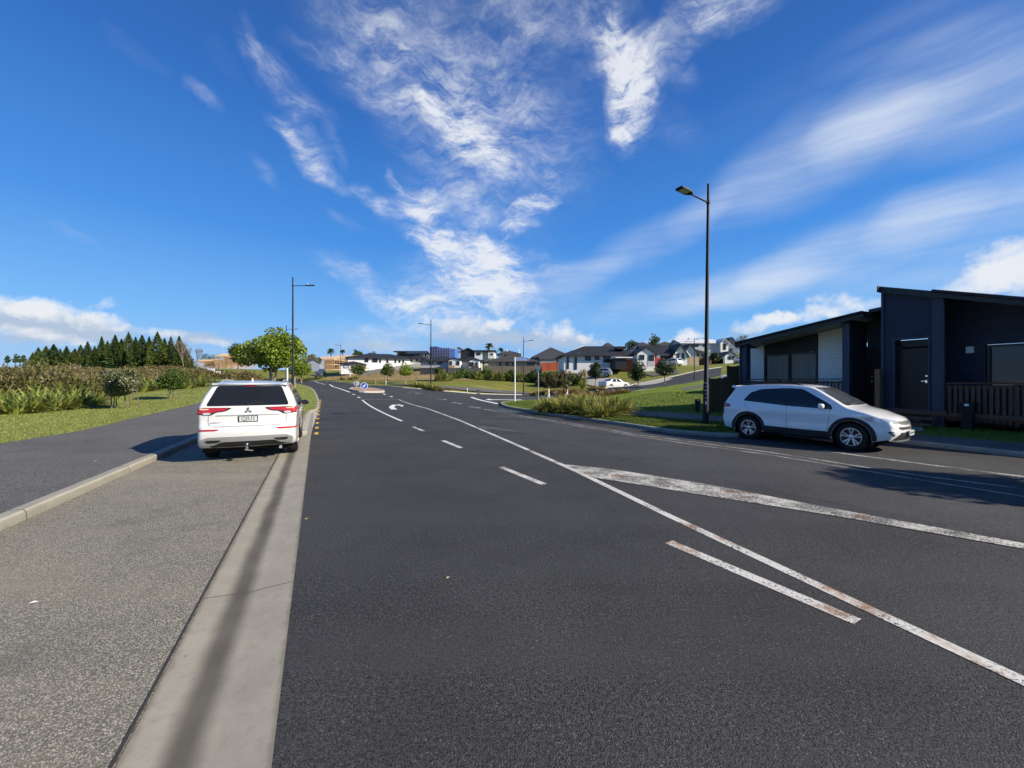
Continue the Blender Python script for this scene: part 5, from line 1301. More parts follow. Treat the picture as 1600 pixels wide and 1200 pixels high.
# people walking on the far side of the planting
M['skin'] = simple('skin', (.42,.25,.17), .6, var=.08)
M['hair'] = simple('dark_hair', (.014,.010,.009), .6)
def skin_mesh(name, chains, mat, parent):
    """one continuous skinned body; chains are lists of ((x,y,z), radius); chain starts that repeat a joint share it"""
    vs = []; es = []; rad = []; idx = {}
    def V(p, r):
        k = tuple(round(c,3) for c in p)
        if k not in idx: idx[k] = len(vs); vs.append(p); rad.append(r)
        return idx[k]
    for ch in chains:
        pr = None
        for p, r in ch:
            i = V(p, r)
            if pr is not None and i != pr: es.append((pr,i))
            pr = i
    me = bpy.data.meshes.new(name); me.from_pydata(vs, es, [])
    o = link_mesh(name, me, mat, parent)
    md = o.modifiers.new('skin','SKIN'); md.use_smooth_shade = True
    for i, r in enumerate(rad): me.skin_vertices[0].data[i].radius = r if hasattr(r,'__len__') else (r,r)
    me.skin_vertices[0].data[0].use_root = True
    sb = o.modifiers.new('sub','SUBSURF'); sb.levels = 1; sb.render_levels = 2
    m2 = bpy.data.meshes.new_from_object(o.evaluated_get(bpy.context.evaluated_depsgraph_get()))
    bpy.data.objects.remove(o); return link_mesh(name, m2, mat, parent)
def person(u, D, H_, rz, label, top, trous, step, armL, armR, hair_long):
    x_, y_, z_ = at(u, D); r_ = empty('person', (x_,y_,z_+.05), rz, label, 'person', 'people walking past the tussocks'); k = H_/1.7
    S = lambda ch: [((p[0]*k,p[1]*k,p[2]*k), q*k if not hasattr(q,'__len__') else (q[0]*k,q[1]*k)) for p, q in ch]
    pel, ch_, nk = (0,0,.93), (0.02,0,1.28), (0.02,0,1.43)
    def leg(sy, dx): return [(pel,.13),((.0,sy*.10,.86),.095),((dx*.5+.03,sy*.10,.50),.065),((dx,sy*.10,.10),.042),((dx+.14,sy*.10,.04),.035)]
    def arm(sy, el, ha): return [(ch_,.14),((.02,sy*.19,1.36),.062),(el,.045),(ha,.030)]
    eL, hL = armL; eR, hR = armR
    legs = [leg(1,step), leg(-1,-step)]; arms = [arm(1,eL,hL), arm(-1,eR,hR)]
    def hand(h, e):
        d = (Vector(h)-Vector(e)).normalized(); sd = Vector((-d.y,d.x,0)); sd = sd.normalized() if sd.length>.01 else Vector((1,0,0)); up = d.cross(sd); out = []
        palm = tuple(Vector(h)+d*.07); out.append([(h,.030),(palm,(.036,.018))])
        for q, (o_, L_) in enumerate(((-.028,.060),(-.010,.072),(.009,.068),(.027,.054))):
            b_ = Vector(palm)+sd*o_; out.append([(palm,(.036,.018)),(tuple(b_+d*.025),.0095),(tuple(b_+d*L_*.65+up*.010),.0085),(tuple(b_+d*L_+up*.022),.007)])
        b_ = Vector(h)+d*.02-sd*.035; out.append([(h,.030),(tuple(b_),.012),(tuple(b_+d*.04-sd*.015),.010)])
        return out
    body = [[(pel,.13),((.02,0,1.1),.115),(ch_,.14),(nk,.055),((.04,0,1.53),.085),((.05,0,1.62),.098),((.045,0,1.68),.07)]] + legs + arms + hand(hL,eL) + hand(hR,eR)
    b_ = skin_mesh('body', [S(c) for c in body], M['skin'], r_)
    fc = MB(); fc.tube([(.135*k,0,1.60*k),(.165*k,0,1.575*k)],[.012*k,.018*k],6); fc.build('nose', M['skin'], b_, True)
    ey = MB(); [ey.lathe([(0,.010),(.010,0),(0,-.010)],8,'x',(.140*k,s_*.036*k,1.615*k)) for s_ in (1,-1)]; ey.build('eyes', M['ink'], b_); MB().box((.138*k,0,1.53*k),(.01,.05*k,.012*k)).build('mouth', simple('lips',(.35,.12,.10),.5), b_)
    skin_mesh('jacket', [S([((.0,0,.90),.145),((.02,0,1.1),.135),(ch_,.16),((.02,0,1.41),.075)])]+[S([(ch_,.16),((.02,sy*.19,1.36),.075),(e,.060),(tuple(Vector(e).lerp(Vector(h),.88)),.045)]) for sy,e,h in ((1,eL,hL),(-1,eR,hR))], top, b_)
    skin_mesh('trousers', [S([((0,0,.93),.142),((0,0,.86),.14)])]+[S([((0,0,.86),.14),((.0,sy*.10,.80),.105),((dx*.5+.03,sy*.10,.50),.078),((dx,sy*.10,.12),.060)]) for sy,dx in ((1,step),(-1,-step))], trous, b_)
    hr = [((.03,0,1.56),.10),((.035,0,1.64),.108),((.03,0,1.69),.085)]
    ch = [S(hr)] + ([S([((.03,0,1.56),.10),((-.07,0,1.46),.085),((-.10,0,1.30),.06)])] if hair_long else [])
    hm = skin_mesh('hair', ch, M['hair'], b_); hm.location = (-.022*k,0,.012*k)
    MB().box(((step+.06)*k,.10*k,.03*k),(.26*k,.09*k,.07*k)).build('shoe', M['white_plain'], r_, bevel=.02); MB().box(((-step+.06)*k,-.10*k,.03*k),(.26*k,.09*k,.07*k)).build('shoe', M['white_plain'], r_, bevel=.02)
M['plum'] = simple('plum_jacket', (.045,.012,.032), .8); M['cream'] = simple('cream_top', (.68,.55,.34), .8); M['pale_trousers'] = simple('pale_trousers', (.62,.62,.64), .8); M['white_cloth'] = simple('white_cloth', (.72,.71,.68), .8)
person(886, 42, 1.64, R(190), 'woman with long dark hair in a plum jacket and pale trousers behind the tussocks', M['plum'], M['pale_trousers'], .22, ((.10,.30,1.14),(.32,.34,1.06)), ((.16,-.28,1.16),(.42,-.26,1.14)), True)
person(857.5, 41, 1.36, R(170), 'child with dark hair in a cream top and white trousers behind the tussocks', M['cream'], M['white_cloth'], .16, ((.02,.26,1.10),(.10,.28,.86)), ((.08,-.26,1.10),(.20,-.26,.88)), False)
person(867.5, 42.5, .98, R(185), 'smaller child in a white top half hidden behind the tussocks', M['white_cloth'], M['pale_trousers'], .12, ((.02,.26,1.10),(.10,.28,.86)), ((.08,-.26,1.10),(.20,-.26,.88)), False)
# ------------------------------------------------------------------ houses and fences beyond
M['house_white'] = mat_boards('white_weatherboard', (.78,.78,.76), .2)
M['house_grey'] = mat_boards('pale_grey_weatherboard', (.46,.47,.50), .2)
M['house_lilac'] = mat_brick('grey_house_brick', (.33,.31,.32), (.28,.27,.28), (.3,.3,.3))
M['house_black'] = mat_boards('black_weatherboard', (.022,.024,.034), .3, True)
M['house_blue'] = mat_boards('slate_blue_cladding', (.16,.19,.27), .3)
M['tile_black'] = mat_tiles('black_roof_tiles', (.020,.021,.026))
M['tile_brown'] = mat_tiles('brown_roof_tiles', (.055,.047,.043))
M['tile_grey'] = mat_tiles('charcoal_roof_tiles', (.050,.048,.053))
M['roof_pale'] = mat_boards('pale_metal_roof', (.62,.64,.66), .5, True)
M['garage_door'] = mat_boards('dark_garage_door', (.016,.016,.018), .3)
M['red_glow'] = simple('red_glow_colour', (.42,.03,.025), .6)  # red glow inside the garage, put into a plain surface colour
M['scaffold_blue'] = simple('blue_scaffold_netting', (.010,.04,.24), .8, var=.35, scale=.5)
M['scaffold_light'] = simple('light_blue_netting', (.04,.13,.45), .8, var=.3, scale=.6)
class House:
    def __init__(s, name, u0, u1, ve, vb, D, depth, wall, label, rz=0.0, cat='house', y_off=0):
        uc = (u0+u1)/2; s.D = D; s.u0 = u0
        s.w = (u1-u0)/FPX*D/max(.5,math.cos(rz)); s.zb = CAMH-(vb-HZ)/FPX*D; s.h = (vb-ve)/FPX*D; s.d = depth
        s.root = empty(name, ((uc-CX)/FPX*D, D, s.zb), rz, label, cat, 'houses beyond the field')
        s.uc = uc
        m_ = MB().box((0,depth/2,s.h/2-.75),(s.w,depth,s.h+1.5)); m_.build('wall', wall, s.root)
    def X(s, u): return (u-s.uc)/FPX*s.D
    def Z(s, v): return CAMH-(v-HZ)/FPX*s.D-s.zb
    def hip(s, vr, mat, ov=.5, ridge=.5, x0=None, x1=None, y0=0, y1=None, z=None):
        x0 = -s.w/2 if x0 is None else x0; x1 = s.w/2 if x1 is None else x1; y1 = s.d if y1 is None else y1; z = s.h if z is None else z
        a, b, c, d = x0-ov, x1+ov, y0-ov, y1+ov; k = min((d-c)/2, (b-a)/2)*ridge*2; zr_ = s.Z(vr); ym = (c+d)/2
        if b-a >= d-c: r0, r1 = (a+k*.98,ym), (b-k*.98,ym)
        else: r0, r1 = ((a+b)/2,c+k), ((a+b)/2,d-k)
        m_ = MB(); vs = [(a,c,z),(b,c,z),(b,d,z),(a,d,z),(a,c,z-.22),(b,c,z-.22),(b,d,z-.22),(a,d,z-.22),(r0[0],r0[1],zr_),(r1[0],r1[1],zr_)]
        fs = [(0,4,5,1),(1,5,6,2),(2,6,7,3),(3,7,4,0),(4,7,6,5)]
        fs += [(0,1,9,8),(1,2,9),(2,3,8,9),(3,0,8)] if b-a >= d-c else [(0,1,8),(1,2,9,8),(2,3,9),(3,0,8,9)]
        m_.add(vs, fs); return m_.build('roof', mat, s.root)
    def gable(s, x0, x1, y0, y1, z, zr_, mat, wallmat, axis='y', ov=.35):
        """ridge along axis; walls of the wing included"""
        m_ = MB(); wl_ = MB()
        if axis=='y':
            xm = (x0+x1)/2; g = (zr_-z)/((x1-x0)/2)*ov
            wl_.prism([(x0,-1),(x1,-1),(x1,z),(xm,zr_-.05),(x0,z)], y0, y1, 'xz')
            m_.prism([(x0-ov,z-g),(xm,zr_),(x1+ov,z-g),(x1+ov,z-g+.22),(xm,zr_+.24),(x0-ov,z-g+.22)], y0-ov, y1+.1, 'xz')
        else:
            ym = (y0+y1)/2; g = (zr_-z)/((y1-y0)/2)*ov
            wl_.prism([(y0,-1),(y1,-1),(y1,z),(ym,zr_-.05),(y0,z)], x0, x1, 'yz')
            m_.prism([(y0-ov,z-g),(ym,zr_),(y1+ov,z-g),(y1+ov,z-g+.22),(ym,zr_+.24),(y0-ov,z-g+.22)], x0-ov, x1+ov, 'yz')
        wl_.build('wall', wallmat, s.root); return m_.build('roof', mat, s.root)
    def win(s, u0, u1, v0, v1, y=0, name='window', mat=None, frame=None):
        a, b, c, d = s.X(u0), s.X(u1), s.Z(v1), s.Z(v0)
        o = MB().box(((a+b)/2, y-.03, (c+d)/2), (b-a, .07, d-c)).build(name, mat or M['house_glass'], s.root)
        f = MB(); t = .10
        f.box(((a+b)/2,y-.05,d),(b-a+t,.10,t)); f.box(((a+b)/2,y-.05,c),(b-a+t,.10,t)); f.box((a,y-.05,(c+d)/2),(t,.098,d-c-t)); f.box((b,y-.05,(c+d)/2),(t,.098,d-c-t))
        f.build('frame', frame or M['frame_black'], o); return o
    def boxpart(s, name, mat, u0, u1, v0, v1, y0, y1, parent=None):
        a, b, c, d = s.X(u0), s.X(u1), s.Z(v1), s.Z(v0)
        return MB().box(((a+b)/2,(y0+y1)/2,(c+d)/2),(b-a,y1-y0,d-c)).build(name, mat, parent or s.root)
# long white bungalow on the bank
h = House('bungalow', 550, 637, 559, 573, 115, 11, M['house_white'], 'long white bungalow with a black hip roof above the dry bank', R(20)); h.hip(551, M['tile_black'], .7)
for a,b,c,d in ((571.5,576.5,560.5,566),(582.5,590,560.5,566),(593,595,561,566.5),(603.5,606,561.5,566),(616,618,561.5,566.5),(622,624.5,562,566),(628,630,562,566)): h.win(a,b,c,d)
h = House('bungalow', 637, 666, 560.5, 567, 121, 10, M['house_white'], 'low white rear wing with a dark roof right of the long white bungalow'); h.hip(554, M['tile_black'], .6)
for a in (641,650,658): h.win(a,a+3,561.5,564.5)
h = House('garage', 533, 566, 568, 576, 108, 6, M['house_white'], 'low white garage with a dark roof at the left end of the white bungalow', R(14)); h.hip(563.5, M['tile_black'], .5); h.win(538,545,570,575,name='garage_door',mat=M['house_grey'])
# dark two-storey house
h = House('house', 620, 664, 552, 566, 150, 9, M['house_black'], 'dark two-storey house with a low-pitched roof behind the long white bungalow'); h.gable(h.X(630),h.X(664),-1,8,h.h-.3,h.Z(548.2),M['roof_metal'],M['house_black'],'x'); h.boxpart('roof', M['roof_metal'], 615,634,548.5,550,-.5,7)
h.win(648,653,553.5,559,-1); h.win(659,663.5,554,562,-1,frame=M['white_plain']); h.win(667,670.5,555,560,-.2,frame=M['white_plain'])
# building wrapped in blue netting
sb = empty('scaffolded_building', ((690-CX)/FPX*160, 160, CAMH+(HZ-562)/FPX*160), R(-6), 'building wrapped in blue scaffold netting behind the grey rooftops', 'building')
k = 160/FPX
MB().box((-10.5*k,2,2.5),(12*k,8,20.5*k)).build('netting', M['scaffold_blue'], sb); MB().box((5*k,3,2.2),(17*k,9,18*k)).build('netting', M['scaffold_blue'], sb); MB().box((18*k,2.6,2.0),(9*k,8,17.5*k)).build('netting', M['scaffold_light'], sb)
pm = MB()
for q in range(16): pm.tube([((-17+q*2.6)*k,-2.1,-2),((-17+q*2.6)*k,-2.1,(11.5 if q<4 else 10)*k+2)],[.05,.05],6)
for q in range(5): pm.bar((-17*k,-2.15,.3+q*1.1),(23*k,-2.15,.3+q*1.1),.06)
pm.build('scaffold_tube', M['grey_metal'], sb)
h = House('house', 711, 724, 546, 556, 165, 8, M['house_grey'], 'pale grey house just right of the blue netting'); h.gable(h.X(711),h.X(724),-1,7,h.h,h.Z(542),M['roof_pale'],M['house_grey'],'y'); h.win(714,718,548,552,-1)
# white units with small porches
h = House('unit_house', 657, 716, 564, 578, 95, 8, M['house_grey'], 'pale single-storey unit with a white gabled porch, nearest the blue netting'); h.hip(555, M['tile_black'], .5)
h.gable(h.X(704),h.X(721),-3,3,h.Z(564),h.Z(561),M['tile_black'],M['house_white'],'y',.2); h.win(706,709,565.5,571,-3); h.win(716.5,720.5,566,571,-3); h.boxpart('porch_wall', M['timber'],705,714,572,578,-4,-3.3); h.win(670,676,565,569); h.win(684,690,565,569)
h = House('unit_house', 722, 752, 564, 578, 96, 8, M['house_grey'], 'pale single-storey unit with a white gabled porch, left of the brown-roofed house'); h.hip(557, M['tile_black'], .5)
h.gable(h.X(735),h.X(750),-3,3,h.Z(564.5),h.Z(562),M['tile_black'],M['house_white'],'y',.2); h.win(735,738,567,573,-3); h.win(739.5,742,567,573,-3); h.win(745,748,567.5,572,-3); h.boxpart('balustrade', M['deck_timber'],738,750,573,577,-4,-3.9)
# black and white two-storey house
h = House('house', 720, 742, 553, 572, 128, 9, M['house_black'], 'black and white two-storey house with a gabled black side'); h.gable(h.X(720),h.X(743),-.4,8,h.Z(550),h.Z(544.6),M['roof_metal'],M['house_black'],'y',.3)
h.boxpart('white_wall', M['house_white'],742,754,550,572,-.8,6); h.boxpart('grey_wall', M['house_grey'],754,763,550,572,0.4,6); h.boxpart('white_wall', M['house_white'],763,773,550,560,-1,6)
h.boxpart('roof', M['roof_metal'],741,775,547.5,550,-1.2,7); h.win(745,751,551.5,555,-.8); h.win(766,771,552,556,-1,frame=M['sign_white']); h.boxpart('roof', M['tile_black'],741,757,563,566,-3,0)
# brown-roofed houses behind the timber fence
h = House('house', 763, 838, 564.5, 577, 100, 11, M['house_lilac'], 'grey brick house with a wide brown tiled roof behind the timber fence'); h.hip(552, M['tile_brown'], .7)
for a,b in ((780,783),(790,794.5),(800,804),(824,829),(831,836)): h.win(a,b,566,572)
h = House('house', 834, 893, 558, 574, 114, 12, M['house_lilac'], 'large charcoal-roofed house right of the brown-roofed one'); h.hip(540, M['tile_grey'], .7)
for a,b in ((858,864),(869,874)): h.win(a,b,560,566)
h.gable(h.X(842),h.X(866),-5,2,h.Z(563),h.Z(558),M['tile_grey'],M['house_lilac'],'x',.3)
h = House('house', 778, 812, 553, 566, 150, 10, M['house_grey'], 'dark-roofed house with white chimneys on the skyline behind the brown roof'); h.hip(546, M['tile_grey'], .6)
h.boxpart('chimney', M['white_plain'],811,813,545,552,0,1); h.boxpart('chimney', M['white_plain'],792,793.5,545,549,2,3); h.win(788,792,555,559)
# long white house right of centre
h = House('house', 881, 993, 555, 579, 80, 10, M['house_white'], 'long white house with a black hip roof behind the three street trees'); h.hip(537.5, M['tile_black'], .8, x1=h.X(1000))
for a,b,c,d in ((886,888.5,558,576),(898,901,558,577),(914.5,923,557.5,563),(929.5,936,557.5,562),(943,954,557,566)): h.win(a,b,c,d)
h.gable(h.X(988),h.X(1014),-3.2,4,h.Z(554.5),h.Z(545.5),M['tile_black'],M['house_white'],'y',.35); h.win(991.5,998,556.5,563,-3.2); h.win(1005,1012.5,557,566,-3.2); h.boxpart('garden_wall', M['house_grey'],1000,1010,566,574,-4.4,-4)
h.boxpart('skylight', M['frame_black'],965,981,540.5,544.5,1.0,2.6); h.boxpart('carport_roof', M['house_white'],952,977,560,561.5,-5,0); h.boxpart('carport', M['frame_black'],953,969,561.5,578,-4.6,-.2); h.boxpart('vent', M['grey_metal'],903.5,905,551,556,.2,.5)
# gabled garage house
h = House('house', 1010, 1050, 554, 574, 92, 10, M['house_white'], 'white gabled house with an open black garage glowing red inside'); h.gable(h.X(1008),h.X(1050),-1,9,h.h,h.Z(539),M['tile_black'],M['house_white'],'x',.5)
h.win(1017,1045,556.5,573.5,-1,name='garage_door',mat=M['garage_door']); h.boxpart('red_glow_panel', M['red_glow'],1015,1029,559,572,-1.3,-1.1); h.boxpart('white_sign', M['sign_white'],1023,1028,555.5,559,-1.25,-1.1)  # flat red panel added to carry the garage's inner glow as colour
h.gable(h.X(1048),h.X(1069),-1.5,7,h.Z(555),h.Z(540),M['tile_black'],M['house_white'],'y',.45); h.win(1054,1057,553,561,-1.5); h.win(1061,1064,553,561,-1.5)
h = House('house', 1068, 1086, 551, 566, 105, 9, M['house_white'], 'narrow white gable just right of the garage house'); h.gable(h.X(1066),h.X(1086),-1,8,h.Z(552),h.Z(539),M['tile_black'],M['house_white'],'y',.5)
# two-storey white house on the hill and its neighbours
h = House('house', 1062, 1138, 536.5, 562, 135, 10, M['house_grey'], 'tall pale house with a silver roof on the hilltop'); h.gable(h.X(1062),h.X(1122),-1,9,h.h,h.Z(529.5),M['roof_pale'],M['house_grey'],'x',.5)
h.gable(h.X(1121),h.X(1133),-2,8,h.Z(537),h.Z(530.5),M['roof_pale'],M['house_white'],'y',.4); h.win(1125.5,1129,538,547,-2); h.win(1080,1089,538.5,542,-1); h.win(1097,1104,538.5,542,-1)
h = House('house', 1128, 1152, 541, 566, 150, 10, M['house_blue'], 'slate grey gabled house at the far right of the skyline'); h.gable(h.X(1130),h.X(1152),-1,9,h.h,h.Z(528),M['tile_grey'],M['house_blue'],'y',.4); h.win(1138,1142,545,550,-1)
h = House('house', 1082, 1106, 552, 566, 112, 8, M['house_white'], 'low cream house with a dark roof below the silver-roofed one'); h.hip(545, M['tile_black'], .5); h.win(1086,1092,554,560); h.win(1096,1102,554,560)
h = House('house', 1130, 1148, 556, 566, 118, 8, M['house_white'], 'small white house with a pale gable beside the parked silver car'); h.gable(h.X(1130),h.X(1147),-1,7,h.h,h.Z(550),M['tile_grey'],M['house_white'],'y',.4); h.win(1135,1139,557,562,-1); h.win(1141,1145,557,562,-1)
for (u0,u1,ve,vr,D,mt,lab) in ((895,935,548,538,140,'roof_pale','white-roofed house on the skyline left of the long black roof'),(940,966,546,534,150,'tile_grey','grey-roofed house on the skyline above the long black roof'),(990,1030,544,532.5,140,'tile_grey','grey hip-roofed house below the big round tree'),(1028,1064,541,532,145,'tile_brown','brown-roofed house left of the silver-roofed one'),(905,950,548,540,120,'tile_grey','dark-roofed house half hidden behind the long white house')):
    h = House('house', u0, u1, ve, ve+16, D, 10, M['house_grey'], lab); h.hip(vr, M[mt], .6); h.win(u0+6,u0+12,ve+2,ve+6); h.win(u1-12,u1-6,ve+2,ve+6)
# timber-framed houses under construction
def framed(u0, u1, vt, vb, D, depth, label, storeys=2, rz=0):
    w_ = (u1-u0)/FPX*D; h_ = (vb-vt)/FPX*D; zb = CAMH-(vb-HZ)/FPX*D
    r_ = empty('unfinished_house', (((u0+u1)/2-CX)/FPX*D, D, zb), rz, label, 'unfinished house', 'timber-framed houses under construction')
    st_ = MB(); pl_ = MB(); rf_ = MB(); hs = h_*.72/storeys; t = .11
    for y in (0, depth*.5, depth):
        n = int(w_/.6)
        for k in range(n+1): st_.box((-w_/2+w_*k/n, y, h_*.36-.8),(t,t,h_*.72+1.6))
        for s_ in range(storeys+1): pl_.box((0,y,s_*hs),(w_,t*1.1,.2)); 
        for s_ in range(storeys): pl_.box((0,y,s_*hs+hs*.5),(w_,t*.9,.1))
    for x in np.linspace(-w_/2,w_/2,5):
        for s_ in range(storeys+1): pl_.box((x,depth/2,s_*hs+.003),(t*1.05,depth,.19))
    n = int(w_/.8)
    for k in range(n+1):
        x = -w_/2+w_*k/n; rf_.bar((x,-.5,hs*storeys),(x,depth/2,h_),.09,.16); rf_.bar((x,depth+.5,hs*storeys),(x,depth/2,h_),.09,.16)
        rf_.bar((x,depth*.25,hs*storeys+.1),(x,depth*.25,hs*storeys+(h_-hs*storeys)*.5),.07)
    for q in (.25,.5,.75): rf_.box((0,depth/2*q-.5*(1-q),hs*storeys+(h_-hs*storeys)*q+.06),(w_,.08,.06))
    st_.build('stud', M['timber_frame'], r_); pl_.build('plate', M['timber_frame'], r_); rf_.build('rafter', M['timber_frame'], r_)
    MB().box((0,depth*.55,h_*.36),(w_*.96,.05,h_*.66)).build('inner_wall', simple('brown_wrap',(.17,.085,.06),.8,var=.4,scale=.8), r_)
framed(497, 522, 555.5, 577, 150, 9, 'timber-framed two-storey house going up left of the palms')
framed(520, 566, 553.5, 578, 160, 10, 'wide timber-framed house going up behind the white garage')
framed(306, 345, 561, 572, 190, 9, 'timber-framed house going up beyond the conifer row', 1)
framed(336, 378, 551.5, 570, 185, 10, 'timber-framed house going up behind the bright green tree', 1)
h = House('house', 462, 481, 566, 580, 130, 8, M['house_blue'], 'dark slate house half hidden by the bright green tree'); h.gable(h.X(461),h.X(482),-1,7,h.h,h.Z(561.5),M['tile_grey'],M['house_blue'],'x',.4); h.win(468,472,568,572,-1)
# fences
fence('fence', [pu(563,103),pu(600,104),pu(640,108),pu(668,112)], 1.0, M['fence_grey'], 'grey fence climbing the dry bank below the white bungalow')
fence('fence', [pu(657,88),pu(700,88),pu(752,90)], 1.5, mat_boards('charcoal_fence_boards',(.055,.055,.06),.15,True,.8), 'dark grey fence in front of the pale units')
fence('fence', [pu(757,92),pu(800,92),pu(846,92)], 1.75, M['fence_old'], 'long weathered timber fence below the brown tiled roof')
fence('fence', [pu(845,96),pu(884,96)], 1.9, M['fence_orange'], 'orange-stained fence with posts between two houses')
fence('fence', [pu(969,78.2),pu(987,78.2)], 2.2, M['fence_orange'], 'orange-stained fence beside the carport of the long white house')
fence('fence', [pu(884,76.5),pu(942,77)], 1.2, M['fence_grey'], 'low grey fence in front of the long white house')
fence('fence', [pu(1067,92),pu(1092,96)], 2.0, M['fence_old'], 'weathered timber fence right of the garage house')
fence('fence', [pu(1090,98),pu(1112,99)], 2.0, M['fence_timber'], 'brown fence up the side street behind the small lamp')
# ------------------------------------------------------------------ vegetation
def quads(P, N, L, Wd, mat, name, parent=None, loc=None, droop=0.0):
    """leaf-sized quads: centres P, long directions N"""
    n = len(P); N = N/np.linalg.norm(N,axis=1)[:,None]
    r = rng.normal(size=(n,3)); S = np.cross(N, r); S /= np.linalg.norm(S,axis=1)[:,None]
    L = np.broadcast_to(L,(n,))[:,None]; Wd = np.broadcast_to(Wd,(n,))[:,None]
    a = P - N*L*.5; b = P + N*L*.5; b[:,2] -= droop*L[:,0]
    m_ = P + S*Wd*.5; m2 = P - S*Wd*.5
    V = np.stack([a,m_,b,m2],1).reshape(-1,3); F = np.arange(4*n).reshape(n,4)
    return np_mesh(name, V, F, mat, parent, loc)
def rsphere(n):
    v = rng.normal(size=(n,3)); return v/np.linalg.norm(v,axis=1)[:,None]
def clump_pts(clumps, n, fill=.5):
    """points spread near the surface of many overlapping clumps"""
    c = np.array([k[:3] for k in clumps]); rr = np.array([k[3] for k in clumps]); w_ = rr**2/np.sum(rr**2)
    idx = rng.choice(len(c), n, p=w_); d = rsphere(n); q = rr[idx]*(fill + (1-fill)*rng.random(n)**.5)
    sq = np.array([1,1,.8]); return c[idx]+d*q[:,None]*sq, d
def limbs(mb, base, top, r, ends, rnd):
    mid = Vector(base).lerp(Vector(top), .5)+Vector((rnd.uniform(-.05,.05),rnd.uniform(-.05,.05),0))
    mb.tube([base, mid, top], [r*1.15, r*.9, r*.75], 8)
    for e in ends:
        e = Vector(e); m = Vector(top).lerp(e,.5)+Vector((rnd.uniform(-.12,.12),rnd.uniform(-.12,.12),.06))*(e-Vector(top)).length*.5
        mb.tube([top, m, e], [r*.55, r*.35, r*.12], 6)
def leafy_tree(name, label, crown_w, crown_h, trunk_h, n, leaf, mat, bark, seed, group=None, nclump=26, cr=.22, trunk_r=.08, loc=(0,0,0), lean=0, shape=1.0, stems=1, holes=.5, cat='tree'):
    rnd = random.Random(seed); root = empty(name, loc, 0, label, cat, group)
    cl = []
    rx, rz_ = crown_w/2, crown_h/2; zc = trunk_h+rz_*.92
    for k in range(nclump):
        while True:
            p = Vector((rnd.uniform(-1,1),rnd.uniform(-1,1),rnd.uniform(-1,1)))
            if .25 < p.length < 1: break
        p.z = p.z if p.z>-.5 else p.z*.7
        wz = 1-.25*shape*max(0,p.z)
        r_ = min(crown_w,crown_h*1.6)*cr*rnd.uniform(.55,1.15)
        cl.append((p.x*(rx-r_*.7)*wz+lean*p.z, p.y*(rx-r_*.7)*wz, zc+p.z*(rz_-r_*.6), r_))
    P, d = clump_pts(cl, n, holes)
    N = d*.5+rng.normal(size=d.shape)*.7; N[:,2] -= .15
    quads(P, N, leaf*rng.uniform(.7,1.4,n), leaf*.55*rng.uniform(.7,1.3,n), mat, 'crown', root)
    tb = MB(); top = (0,0,trunk_h+crown_h*.12)
    ends = [c[:3] for c in sorted(cl, key=lambda c: rnd.random())[:9]]
    if stems == 1: limbs(tb, (0,0,-.15), top, trunk_r, ends, rnd)
    else:
        for q in range(stems):
            a = 2*math.pi*q/stems+rnd.random(); limbs(tb, (.12*math.cos(a),.12*math.sin(a),-.15), (.5*trunk_h*math.cos(a),.5*trunk_h*math.sin(a),trunk_h+crown_h*.1), trunk_r*.7, ends[q::stems], rnd)
    tb.build('trunk', bark, root, True); return root
def ground_at(u, D, off=0): return at(u, D, off)
# the bright tree behind the SUV, and the one after it
leafy_tree('broadleaf_tree', 'bright green spreading tree on the verge behind the parked white SUV', 7.7, 5.7, 1.0, 9500, .32, M['leaf_bright'], M['bark_pale'], 3, 'street trees', 27, .185, .15, at(425,45), stems=3, holes=.55, shape=1.5)
leafy_tree('broadleaf_tree', 'smaller bright green tree just right of the black lamp', 3.6, 2.8, 1.0, 2600, .26, M['leaf_bright'], M['bark_pale'], 9, 'street trees', 18, .24, .10, at(471,58))
# round street trees on the bank and side street
for (u,v,D,cw,ch,th,mt,sd,lab) in ((561,598,70,3.2,2.0,1.35,'leaf_mid',11,'small spreading street tree behind the traffic island'),
  (605.5,599,70,2.9,2.75,1.0,'leaf_mid',12,'round green street tree at the foot of the dry bank, left of the pair'),
  (634.5,598,70,3.1,2.5,1.1,'leaf_bright',13,'yellow-green street tree at the foot of the dry bank, right of the pair'),
  (684.5,None,76,1.5,1.7,1.1,'leaf_mid',14,'slim young tree just right of the footpath lamp'),
  (930.5,606,48,1.9,2.65,.85,'leaf_dark',15,'dark round street tree left of the white sedan'),
  (997,612,40.5,2.05,2.7,.85,'leaf_dark',16,'dark round street tree in the middle of the three, before the carport'),
  (1038.5,606,45,2.35,2.5,1.0,'leaf_dark',17,'dark round street tree in front of the garage house'),
  (1118,None,97,3.2,2.8,.6,'leaf_dark',18,'dark tree up the side street right of the small lamp')):
    x_,y_,z_ = at(u,D); leafy_tree('street_tree', lab, cw, ch, th, 2600, .17 if D<60 else .22, M[mt], M['bark_pale'] if mt!='leaf_dark' else M['bark'], sd, 'street trees', 22, .24, .065, (x_,y_,z_))
